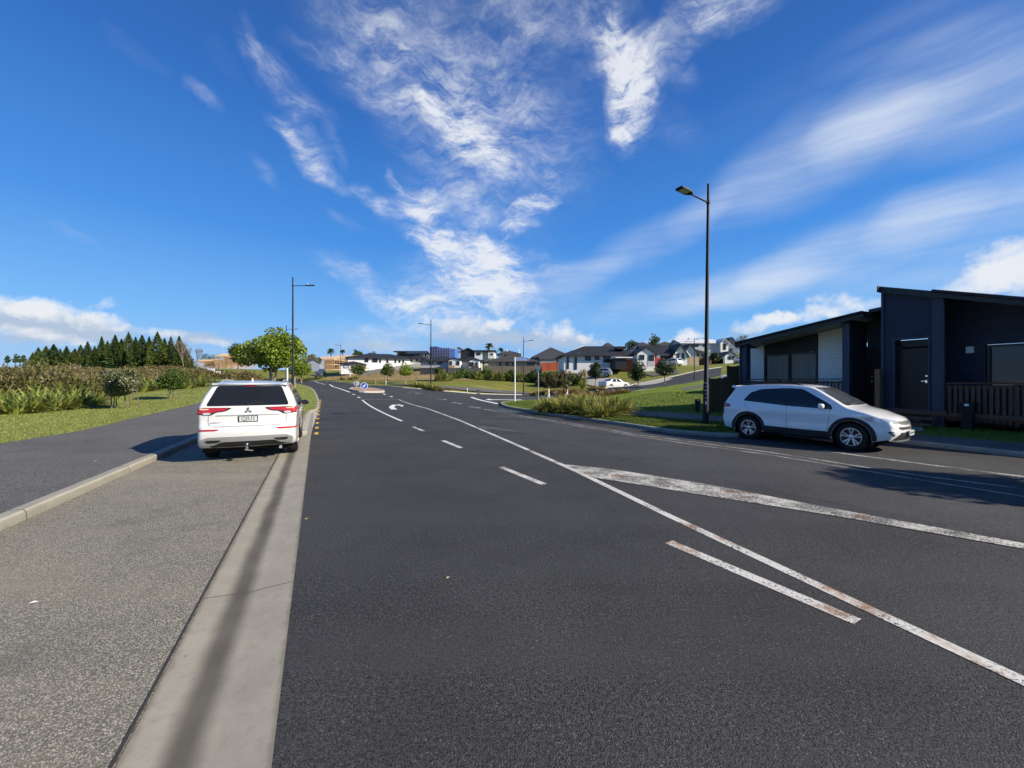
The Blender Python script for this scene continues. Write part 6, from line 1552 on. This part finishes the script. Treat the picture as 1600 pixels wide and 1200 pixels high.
# staked trees on the lawn
for (u,D,cw,ch,th,sd,mt,lab) in ((183,23.2,1.75,1.95,.62,21,'leaf_grey','pale-tipped small tree with stakes on the lawn, left one of the pair'),
  (203,22.6,1.15,1.5,.85,22,'leaf_grey','slimmer pale-tipped staked tree on the lawn, right one of the pair'),
  (270,28,1.55,1.85,.55,23,'leaf_mid','small green staked tree on the lawn nearer the parked SUV')):
    x_,y_,z_ = at(u,D,.1); r_ = leafy_tree('staked_tree', lab, cw, ch, th, 7000, .13, M[mt], M['bark'], sd, 'staked trees on the lawn', 16, .33, .035, (x_,y_,z_))
    for a,ln in ((.4,.10),(2.6,-.10),(4.4,.12)):
        if lab.startswith('slimmer') and a > 1: continue
        MB().tube([(.34*math.cos(a)+ln,.34*math.sin(a),-.1),(.30*math.cos(a),.30*math.sin(a),1.15)],[.032,.028],7).build('stake', M['timber'] if a>2 and a<4 else M['bark'], r_, True)
# conifers
def conifer(seed, h, w, mat, n=1500):
    g = np.random.default_rng(seed); m = n
    t = g.random(m)**1.15; ph = g.uniform(0,2*np.pi,m)
    # boughs: angle-dependent radius gives an uneven, drooping outline
    k1 = np.floor(t*15); a0 = (k1*2.4)%6.283
    rad = w/2*1.35*(1-t)**1.05*(.78+.22*np.cos(5*(ph-a0)))*(.86+.28*g.random(m)) + .05
    s_ = np.sqrt(g.uniform(.12,1,m)); rr = rad*s_
    z = h*(.03+.97*t) - s_**1.6*rad*.42 + g.normal(0,.14,m)
    conifer.t = t
    P = np.stack([np.cos(ph)*rr,np.sin(ph)*rr,np.maximum(z,.1)],1); N = np.stack([np.cos(ph),np.sin(ph),np.full(m,-.45)],1)+g.normal(0,.32,(m,3))
    return P, N
def make_conifer(seed, h, w, mat):
    P, N = conifer(seed, h, w, mat, 5200); root = empty('conifer', (0,0,0), 0)
    quads(P, N, 1.05*rng.uniform(.6,1.4,len(P))*(.3+.7*(1-conifer.t)), .40*(.35+.65*(1-conifer.t)), M[mat], 'crown', root)
    MB().tube([(0,0,-.5),(0,0,h*.5),(0,0,h*.97)],[h*.016,h*.01,.02],7).build('trunk', M['bark'], root, True); return root
proto = [make_conifer(31,16,7.2,'conifer'),make_conifer(32,16,6.0,'conifer'),make_conifer(33,16,8.6,'conifer_light'),make_conifer(34,16,6.6,'conifer')]
cone = [(51,551,2),(60,543,2),(72,541,2),(84,538,0),(94,545,2),(104,541,3),(117,545,2),(126,539,2),(137,534,0),(148,541,1),(159,526,1),(168,533,2),(180,523.5,1),(190,530,0),(201,519.5,2),(212,527,1),(222,524,0),(233,526,3),(246,519,2),(257,529,1),(267,526,0),(280,525,1),(287,537,2)]
for k,(u,vt,q) in enumerate(cone):
    o = proto[q] if q is not None and proto[q] is not None and not proto[q].get('used') else copy_tree(proto[q])
    if not o.get('category'): pass
    proto[q]['used'] = 1
    D = 165 + (k*37)%22; x_,y_,z_ = at(u,D); hgt = CAMH+(HZ-vt)/FPX*D-z_
    o.location = (x_,y_,z_); s_ = hgt/16; kw=(1.8 if u<130 else 1.6)*(.85+.4*((k*53)%10)/10); o.scale = (s_*kw,s_*kw,s_); o.rotation_euler = (0,0,k*1.7)
    tone = 'pale green' if q==2 else 'dark'
    tag(o, '%s conifer in the row beyond the brush, number %d of %d counted from the open end by the sky' % (tone,k+1,len(cone)), 'conifer', 'conifer row beyond the brush')
for o in bpy.data.objects:
    if 'used' in o: del o['used']
k = 0
ordn = ['first','second','third','fourth','fifth','sixth','seventh','eighth','ninth','tenth','eleventh','twelfth','thirteenth','fourteenth','fifteenth','sixteenth','seventeenth','eighteenth','nineteenth','twentieth','twenty-first','twenty-second','twenty-third','twenty-fourth','twenty-fifth','twenty-sixth','twenty-seventh','twenty-eighth','twenty-ninth','thirtieth','thirty-first','thirty-second','thirty-third','thirty-fourth','thirty-fifth','thirty-sixth','thirty-seventh','last']
for o in sorted([o for o in C.objects if o.get('category')=='conifer'], key=lambda o: o.location.x/o.location.y):
    o['label'] = '%s conifer in the dark row beyond the brush, %s from the left' % ('paler' if o.children and o.children[0].data.materials[0].name.startswith('pale') else 'dark green', ordn[k]); k += 1
# bare trees
def bare_tree(u, D, vt, label, spread=.5, upright=.6, seed=1, r0=.16, mat='twig'):
    x_,y_,z_ = at(u,D); H_ = CAMH+(HZ-vt)/FPX*D-z_; root = empty('bare_tree', (x_,y_,z_), 0, label, 'tree', 'bare winter trees'); rnd = random.Random(seed); tr = MB(); br = MB()
    def grow(p, d, L, r, lv, mb):
        q = p+d*L; mb.tube([p,(p+q)/2+Vector((rnd.uniform(-1,1),rnd.uniform(-1,1),0))*L*.06,q],[r,r*.85,r*.7],5 if lv<3 else 4,False)
        if lv>=5: return
        for k in range(3 if lv<4 else 2):
            nd = (d*upright+Vector((rnd.uniform(-1,1),rnd.uniform(-1,1),rnd.uniform(-.1,.7)))*spread).normalized(); grow(q, nd, L*rnd.uniform(.6,.82), r*.62, lv+1, br)
    grow(Vector((0,0,-.2)), Vector((0,0,1)), H_*.27, r0, 0, tr); tr.build('trunk', M[mat], root, True); br.build('branches', M[mat], root); return root
bare_tree(285,160,520,'tall bare poplar at the right end of the conifer row',.28,.9,2,.22)
bare_tree(296,165,533,'shorter bare tree beside the tall bare poplar',.3,.9,4,.2)
bare_tree(307,165,538,'bare poplar standing alone right of the conifer row',.25,.9,5,.2)
bare_tree(1157,128,508,'wide bare tree behind the corner of the navy house roof',.62,.55,7,.3)
bare_tree(1060,150,530,'bare tree on the skyline left of the silver-roofed house',.6,.6,8,.25)
bare_tree(463,150,536,'bare tree on the skyline right of the slim street lamp',.5,.6,10,.25)
# distant crowns
for (u,vb,vt,wpx,D,mt,sd,lab,th) in ((1022,548,519.5,22,150,'leaf_mid',41,'big round tree on the skyline above the black roof',.5),(988,549,531,24,155,'leaf_dark',42,'low dark tree on the skyline left of the big round one',.2),(372,560,534,30,120,'conifer',43,'dark flat-topped pine behind the bright green tree',2),
  (490,577,550,26,140,'leaf_grey',44,'grey-green gum tree left of the timber-framed house',1.5),(582,563,548,14,170,'leaf_dark',46,'small dark tree behind the white bungalow roof',.3),(556,566,541,13,175,'conifer',47,'dark pointed tree behind the timber frames',.3),(563,566,545,13,178,'leaf_dark',48,'rounded dark tree right of the pointed one',.3),
  (24,569,552,8,260,'conifer',51,'distant pine at the far left skyline',1.5),(37,569,552.5,7,265,'conifer',52,'second distant pine from the far left skyline',1.5),(12,569,554,7,262,'conifer',53,'faint distant pine at the extreme left edge',1.5),(30,569,555,6,262,'conifer',54,'distant pine nearest the conifer row',1.2),
  (330,570,549.5,44,230,'conifer',55,'dark wood edge behind the timber frames left of the bright tree',.3),(1075,540,527.5,9,170,'leaf_dark',56,'tiny dark treetop above the silver roof',.3),(1089,540,527.5,10,172,'leaf_dark',57,'tiny dark treetop right of the other above the silver roof',.3)):
    x_,y_,z_ = at(u,D); zb = CAMH+(HZ-vb)/FPX*D; zt = CAMH+(HZ-vt)/FPX*D
    leafy_tree('distant_tree', lab, wpx/FPX*D, zt-zb, max(.5,zb-z_), 1500, .5, M[mt], M['bark'], sd, 'trees on the skyline', 18, .26, .2, (x_,y_,z_))
def palm(u, D, vt, vb, label, seed):
    x_,y_,z_ = at(u,D); zt = CAMH+(HZ-vt)/FPX*D-z_; root = empty('palm_tree', (x_,y_,z_), 0, label, 'palm', 'palms on the skyline'); rnd = random.Random(seed)
    R_ = (vb-vt)/FPX*D*.75; zc = zt-R_*.55
    MB().tube([(0,0,0),(.1,0,zc*.5),(0,0,zc)],[.28,.22,.25],8).build('trunk', M['bark'], root, True); V=[]; F=[]
    for k in range(34):
        a = rnd.uniform(0,6.28); e = rnd.uniform(-.2,1.25); L = R_*rnd.uniform(.8,1.1); pts=[]
        for q in range(7):
            t=q/6; r = L*t*math.cos(e)*(1-.1*t); z=L*t*math.sin(e)-L*.55*t*t; w_=.32*math.sin(math.pi*min(1,t*.9+.08))
            c_=Vector((math.cos(a)*r,math.sin(a)*r,zc+z)); s_=Vector((-math.sin(a),math.cos(a),0))*w_; b=len(V); V += [tuple(c_-s_-Vector((0,0,w_*.5))),tuple(c_),tuple(c_+s_-Vector((0,0,w_*.5)))]
            if q: F += [(b-3,b-2,b+1,b),(b-2,b-1,b+2,b+1)]
    MB().add(V,F).build('fronds', M['leaf_dark'], root); return root
palm(517,165,543,555,'tall palm on the skyline above the timber frames',1); palm(535.5,168,545,554,'second palm on the skyline right of the tall one',2); palm(764.5,150,534,549,'palm rising behind the black and white house',3); palm(782.5,158,542,552,'palm top half hidden by roofs right of the other palm',4)
# flax
def blades(n, R0, L, lean, wd, seg, mat, name, parent, loc=None, jit=.35, kink=.0, seed=0, up=.1):
    g = np.random.default_rng(seed); a = g.uniform(0,2*np.pi,n); r0 = R0*np.sqrt(g.random(n)); l = L*g.uniform(.6,1.1,n); ln = lean*g.uniform(.25,1.15,n)
    a2 = a+g.normal(0,jit,n); bx, by = r0*np.cos(a), r0*np.sin(a); V = np.zeros((n,seg+1,2,3))
    for k in range(seg+1):
        t = k/seg; ang_ = ln*t**1.3; 
        hz = l*(np.sin(ln*.55)*t*.75 + .35*ln*t*t*.6); vz = l*(t*np.cos(ln*.5) - .42*ln*t*t*.8 - kink*np.maximum(0,t-.6)**1*ln)
        cx_, cy_, cz_ = bx+np.cos(a2)*hz, by+np.sin(a2)*hz, np.maximum(vz,.02)
        w_ = wd*g.uniform(.9,1.1)*(np.sin(np.pi*min(1,(.16+.84*t)))*.9+.06 if k<seg else .02)
        sx, sy = -np.sin(a2)*w_/2, np.cos(a2)*w_/2
        V[:,k,0] = np.stack([cx_-sx,cy_-sy,cz_],1); V[:,k,1] = np.stack([cx_+sx,cy_+sy,cz_],1)
    idx = np.arange(n*(seg+1)*2).reshape(n,seg+1,2)
    F = np.stack([idx[:,:-1,0],idx[:,:-1,1],idx[:,1:,1],idx[:,1:,0]],-1).reshape(-1,4)
    return np_mesh(name, V.reshape(-1,3), F, mat, parent, loc)
fl = [blades(64, .36, 1.62, 1.6, .135, 7, M['flax'], 'flax_clump', None, seed=s_) for s_ in (61,62,63)]
fpos = []
for (u,D,s_) in ((-30,19.5,1.0),(8,20.5,1.05),(24,19.8,.85),(45,20.6,1.0),(62,22.5,1.1),(82,21.8,1.0),(97,22.6,.95),(118,23.4,1.05),(134,24.2,.95),(148,25.5,.8),(75,24.5,1.15),(112,25.8,1.2),(30,24,1.2),(52,26,1.2),(222,33,.85),(237,34,1.0),(250,35,.9),(292,35,.85),(305,36.5,.9),(230,38,1.0),(318,37,.75),(160,30,.8),(-5,23,1.2),(-18,20.2,.8),(16,21.6,.9),(35,21.4,.85),(54,21.3,.85),(71,21.9,.8),(90,22.9,.85),(107,23.6,.8),(126,24.4,.8),(141,25.2,.75),(66,23.4,1.0),(40,23,1.05),(100,25,1.05)): fpos.append((u,D,s_))
fo = sorted(range(len(fpos)), key=lambda i: fpos[i][0]); rank = {i:r for r,i in enumerate(fo)}
for k,(u,D,s_) in enumerate(fpos):
    o = fl[k] if k<3 else fl[k%3].copy()
    if k>=3: C.objects.link(o)
    x_,y_,z_ = at(u,D,.06); o.location=(x_,y_,z_); o.scale=(s_,s_,s_*.95); o.rotation_euler=(0,0,k*2.1)
    where = 'in front of the brush' if u<165 else 'behind the staked trees'
    tag(o, 'strap-leaved flax clump %s, %s from the left' % (where, ordn[rank[k]]), 'flax', 'flax clumps along the lawn')
# brush behind the flax
def brush(name, spots, mat, leaf, n, label=None, kind='stuff'):
    P=[]; N=[]
    for (x_,y_,z_,r_,h_) in spots:
        m=int(n*r_*r_); d=rsphere(m); d[:,2]=np.abs(d[:,2]); q=.35+.65*rng.random(m)**.6
        lump=1+.38*np.sin(d[:,0]*5+x_)*np.cos(d[:,1]*4+y_)
        P.append(np.stack([x_+d[:,0]*r_*q*lump,y_+d[:,1]*r_*q*lump,z_+d[:,2]*h_*.80*q*lump],1)); nn=d*.4+rng.normal(size=d.shape)*.35; nn[:,2]+=.35; N.append(nn)
    P=np.concatenate(P); N=np.concatenate(N); o=quads(P,N,leaf*rng.uniform(.6,1.5,len(P)),leaf*.36,mat,name)
    if kind: o['kind']=kind
    return o
sp=[]; rb=random.Random(5)
for k in range(50):
    D=rb.uniform(27,60); u=rb.uniform(-60,300) if D>38 else rb.uniform(-60,165)
    vt = rb.uniform(564,576) if u<120 else rb.uniform(572,584)
    if u>150: D=max(D,42); vt = rb.uniform(572,581)
    x_,y_,z_=at(u,D); zt=CAMH+(HZ-vt)/FPX*D; h_=zt-z_
    if h_<.4: continue
    sp.append((x_,y_,z_,rb.uniform(1.3,2.6),min(h_,4.2)))
for (u,D,vt) in ((20,25,565),(55,25.5,564),(88,26.5,568),(-25,24.5,563),(118,28,572),(5,29,563),(70,31,562),(140,31,574)):
    x_,y_,z_=at(u,D); sp.append((x_,y_,z_,1.9,CAMH+(HZ-vt)/FPX*D-z_))
M['brush_olive']=mat_leaf('olive_brush_leaf',(.045,.055,.015),(.12,.13,.035),.2,.7,.2,(.18,.16,.06)); M['brush_pink']=mat_leaf('seedhead_brush_leaf',(.10,.075,.05),(.22,.16,.115),.2,.8,.2,(.36,.27,.2))
brush('undergrowth', sp[0::5]+sp[3::5], M['brush'], .28, 460); brush('undergrowth', sp[1::5]+sp[4::5], M['brush_olive'], .26, 520); brush('undergrowth', sp[2::5], M['brush_pink'], .26, 420)
sp=[]
for k in range(46):
    D=rb.uniform(62,125); u=rb.uniform(-40,390); vt=rb.uniform(570,581) if u<300 else rb.uniform(574,582); x_,y_,z_=at(u,D); h_=CAMH+(HZ-vt)/FPX*D-z_
    if h_>.4: sp.append((x_,y_,z_,rb.uniform(2.5,4.5),h_))
brush('far_undergrowth', sp, M['brush'], .55, 90)
# planted shrubs along the field
shr=[]
for (u,D,vt,r_,mt) in ((690,76,578,1.6,'shrub'),(700,78,580,1.4,'shrub'),(712,82,577,1.7,'leaf_mid'),(722,84,576.5,1.9,'leaf_mid'),(736,84,576,1.9,'leaf_mid'),(748,83,577,1.7,'shrub'),(760,84,575,1.9,'leaf_mid'),(773,83,577,1.7,'shrub'),(786,83,575.5,1.8,'shrub'),(799,83,577,1.8,'leaf_mid'),(812,82,576,1.8,'shrub'),(825,82,577.5,1.7,'shrub'),(838,81,579,1.7,'leaf_mid'),(852,80,574.5,1.7,'shrub'),(866,79,575.5,1.7,'shrub'),(880,78,580,1.6,'brush'),(893,77,577,1.6,'shrub'),(906,72,578,1.5,'leaf_mid'),(862,74,583,1.4,'brush'),(880,72,585,1.4,'brush'),(845,76,585,1.3,'brush'),(776,575,575,1,'') ):
    if not mt: continue
    shr.append((u,D,vt,r_,mt))
for k,(u,D,vt,r_,mt) in enumerate(shr):
    x_,y_,z_=at(u,D); r_*=.82; h_=max(.7,(CAMH+(HZ-vt)/FPX*D-z_)*(.72 if k%3 else 1)); m=900; d=rsphere(m); d[:,2]=np.abs(d[:,2]); q=.4+.6*rng.random(m)**.6; lump=1+.25*np.sin(d[:,0]*6+k)*np.cos(d[:,1]*5+2*k)
    P=np.stack([d[:,0]*r_*q*lump,d[:,1]*r_*q*lump,d[:,2]*h_*q*lump],1); nn=d*.5+rng.normal(size=d.shape)*.4; nn[:,2]+=.6
    o=quads(P,nn,.42*rng.uniform(.6,1.4,m),.16,M[mt],'shrub',None,(x_,y_,z_))
    tag(o,'%s shrub in the planted row above the field, %s from the left'%({'shrub':'yellow-green','leaf_mid':'mid green','brush':'brown'}[mt],ordn[sorted(range(len(shr)),key=lambda i:shr[i][0]).index(k)]),'shrub','shrubs planted above the field')
# plumed grass beside the long white house
r_=empty('plumed_grass',at(911,66),0,'tall pale-plumed grass clump beside the dark round tree','grass clump'); blades(160,.4,2.0,.7,.05,5,M['tussock'],'leaves',r_,seed=70); P=np.concatenate([np.stack([rng.normal(.15,.28,60),rng.normal(0,.2,60),rng.uniform(1.9,3.1,60)],1) for q in range(3)]); quads(P,np.tile([.1,0,1.0],(len(P),1))+rng.normal(0,.15,(len(P),3)),.6,.14,M['plume'],'plumes',r_)
r_=empty('plumed_grass',at(884,78),0,'smaller pale-plumed grass clump in front of the orange fence','grass clump'); blades(100,.3,1.4,.7,.05,5,M['tussock'],'leaves',r_,seed=71); P=np.stack([rng.normal(0,.3,70),rng.normal(0,.2,70),rng.uniform(1.3,2.1,70)],1); quads(P,np.tile([.1,0,1.0],(len(P),1))+rng.normal(0,.15,(len(P),3)),.4,.10,M['plume'],'plumes',r_)
# tussocks by the corner
ts=[blades(210,.30,1.35,1.5,.062,6,M['tussock'],'tussock',None,seed=s_) for s_ in (81,82)]
td=[blades(220,.34,.95,1.4,.052,6,M['tussock_dry'],'tussock',None,seed=s_) for s_ in (83,84)]
tp=[(848,647,None,.85,0),(862,645,None,1.0,0),(878,648,None,1.05,0),(893,646,None,1.1,0),(905,650,None,1.0,0),(921,651,None,1.1,0),(936,649,None,1.15,0),(948,655,None,.95,0),(957,650,None,1.15,0),(972,650,None,1.05,0),(886,641,None,1.0,0),(915,640,None,1.1,0),(944,642,None,1.0,0),(871,640,None,.9,0),(928,656,None,.8,0),
    (900,None,36,1.1,1),(915,None,37,1.2,1),(930,None,38,1.15,1),(946,None,39,1.1,1),(963,None,39.5,1.0,1),(978,None,39.5,.9,1),(890,None,40,1.1,1),(912,None,43,1.2,1),(895,None,46,1.2,1),(880,None,48,1.25,1),(862,None,49,1.2,1),(845,None,50,1.2,1),(832,None,50.5,.9,1),(872,None,45.5,1.1,1),(925,None,46,1.1,1),(940,None,45,1.0,1),
    (652,None,52.5,.95,0),(662,None,51.5,1.1,0),(671,None,50.5,1.0,0),(680,None,50,1.0,0),(690,None,51,.8,1),(644,None,54,.8,0),(700,None,53,.6,1),
    (548,None,84,1.1,1),(557,None,83,1.0,0),(535,None,86,1.0,1),(478,None,88,1.4,0),(470,None,84,1.2,1),(392,None,56,1.0,1),(404,None,52,.9,1),(437,None,60,.9,0)]
order=sorted(range(len(tp)),key=lambda i:tp[i][0])
for k,(u,v,D,s_,dry) in enumerate(tp):
    src=(td if dry else ts)[k%2]
    if not src.get('label'): o=src
    else: o=src.copy(); C.objects.link(o)
    if D is None: p=hit(u,v); x_,y_,z_=p[0],p[1],tz(*p)+.10
    else: x_,y_,z_=at(u,D,.0)
    o.location=(x_,y_,z_); o.scale=(s_,s_,s_*(.78 if v else .85)); o.rotation_euler=(0,0,k*1.3)
    zone = 'by the near corner kerb' if v else ('by the footpath lamp' if 630<u<710 else ('beyond the corner planting' if u>800 else 'along the far road edge'))
    same=[i for i in order if ('by the near corner kerb' if tp[i][1] else ('by the footpath lamp' if 630<tp[i][0]<710 else ('beyond the corner planting' if tp[i][0]>800 else 'along the far road edge')))==zone and tp[i][4]==dry]
    tag(o,'%s tussock grass %s, %s from the left'%('brown' if dry else 'green-gold',zone,ordn[same.index(k)]),'tussock','tussock grasses '+zone)
# short grass: real blades where the lawn is near enough to show them
def grass(name, poly, n, h, mat, off):
    poly=[Vector(p[:2]) for p in poly]; xs=[p.x for p in poly]; ys=[p.y for p in poly]; px=np.array(xs); py=np.array(ys)
    X=rng.uniform(min(xs),max(xs),n*3); Y=rng.uniform(min(ys),max(ys),n*3)
    keep=rng.random(n*3)<np.minimum(1,(11/np.maximum(np.hypot(X,Y),6))**1.4); X,Y=X[keep],Y[keep]
    ins=np.zeros(len(X),bool); j=len(poly)-1
    for i in range(len(poly)):
        c_=((py[i]>Y)!=(py[j]>Y))&(X<(px[j]-px[i])*(Y-py[i])/((py[j]-py[i]) or 1e-9)+px[i]); ins^=c_; j=i
    X,Y=X[ins][:n],Y[ins][:n]; m=len(X); Z=terr(np.stack([X,Y],1))+off; a=rng.uniform(0,6.28,m); hh=h*rng.uniform(.5,1.4,m); D=np.hypot(X,Y); w_=.006+.0011*D
    tx,ty=rng.normal(0,.5,m)*hh,rng.normal(0,.5,m)*hh
    V=np.stack([np.stack([X-np.cos(a)*w_/2,Y-np.sin(a)*w_/2,Z],1),np.stack([X+np.cos(a)*w_/2,Y+np.sin(a)*w_/2,Z],1),np.stack([X+tx,Y+ty,Z+hh],1)],1).reshape(-1,3)
    o=np_mesh(name,V,np.arange(3*m).reshape(m,3),mat); o['kind']='stuff'; return o
grass('lawn_grass_blades', [(-26,6)]+path_left[2:]+[H(345,612),H(330,600),(-26,34),(-34,22)], 90000, .05, M['blade'], .11)
grass('lawn_edge_blades', left(path_left,-.09)+left(path_left,.05)[::-1], 7000, .065, M['blade'], .115)
grass('island_grass_blades', [tuple(p) for p in left(isl_edge,.16)]+PX((430,600),(405,605))+[(-12.4,17.5),(-9.6,15),(-9.1,14.1),(-8.3,14.2),(-7.3,13.6)], 14000, .07, M['blade'], .115)
M['blade_verge']=mat_leaf('verge_blade',(.05,.09,.012),(.13,.185,.03),.3,.6,.25,(.2,.2,.06))
grass('verge_grass_blades', PX((940,659),(975,664),(1050,675),(1120,681),(1150,676),(1150,666),(1060,659.5),(985,653.5),(945,652.5)), 20000, .075, M['blade_verge'], .115)
grass('verge_grass_blades', PX((945,647),(985,644.5),(1060,649),(1150,655),(1150,640),(1100,612),(1000,618),(960,630)), 24000, .075, M['blade_verge'], .115)
grass('corner_grass_blades', PX((786,633),(800,637),(840,644),(860,640),(850,628),(815,629)), 6000, .08, M['blade_verge'], .11)
grass('house_grass_blades', [(12.6,13.4),(14.2,10.4),(17,4),(19.5,5),(14.9,14.4),(12.9,18),(11,17)], 12000, .06, M['blade_verge'], .115)
grass('bank_grass_blades', PX((505,593),(560,594),(640,594.5),(740,593),(745,588),(716,582),(690,578),(640,577),(580,578),(540,583)), 14000, .35, M['tussock_dry'], .0)
# tree off to the right whose shade falls across the road
leafy_tree('broadleaf_tree', 'leafy garden tree at the near end of the navy house', 3.9, 2.1, 2.5, 5200, .20, M['leaf_mid'], M['bark'], 77, None, 26, .26, .12, (14.6,4.75,0))
# fallen leaves and grit
lf=MB()
for (u,v,s_) in ((479,812,.035),(150,730,.04),(700,905,.02),(52,944,.03)):
    p=hit(u,v); z=tz(*p)+(.128 if u==150 else .012); lf_=MB().add([(-s_,0,0),(0,-s_*.5,.006),(s_,0,.002),(0,s_*.5,.008)],[(0,1,2,3)]).build('fallen_leaf',simple('dead_leaf',(.5,.42,.2),.7) if u!=52 else M['white_plain'],None,False,(p[0],p[1],z),u*.01)
    tag(lf_,{479:'pale fallen leaf on the asphalt beside the gutter',150:'yellow fallen leaf on the dark footpath',700:'tiny fallen leaf in the middle of the lane',52:'small white scrap on the pebbly parking bay'}[u],'leaf')
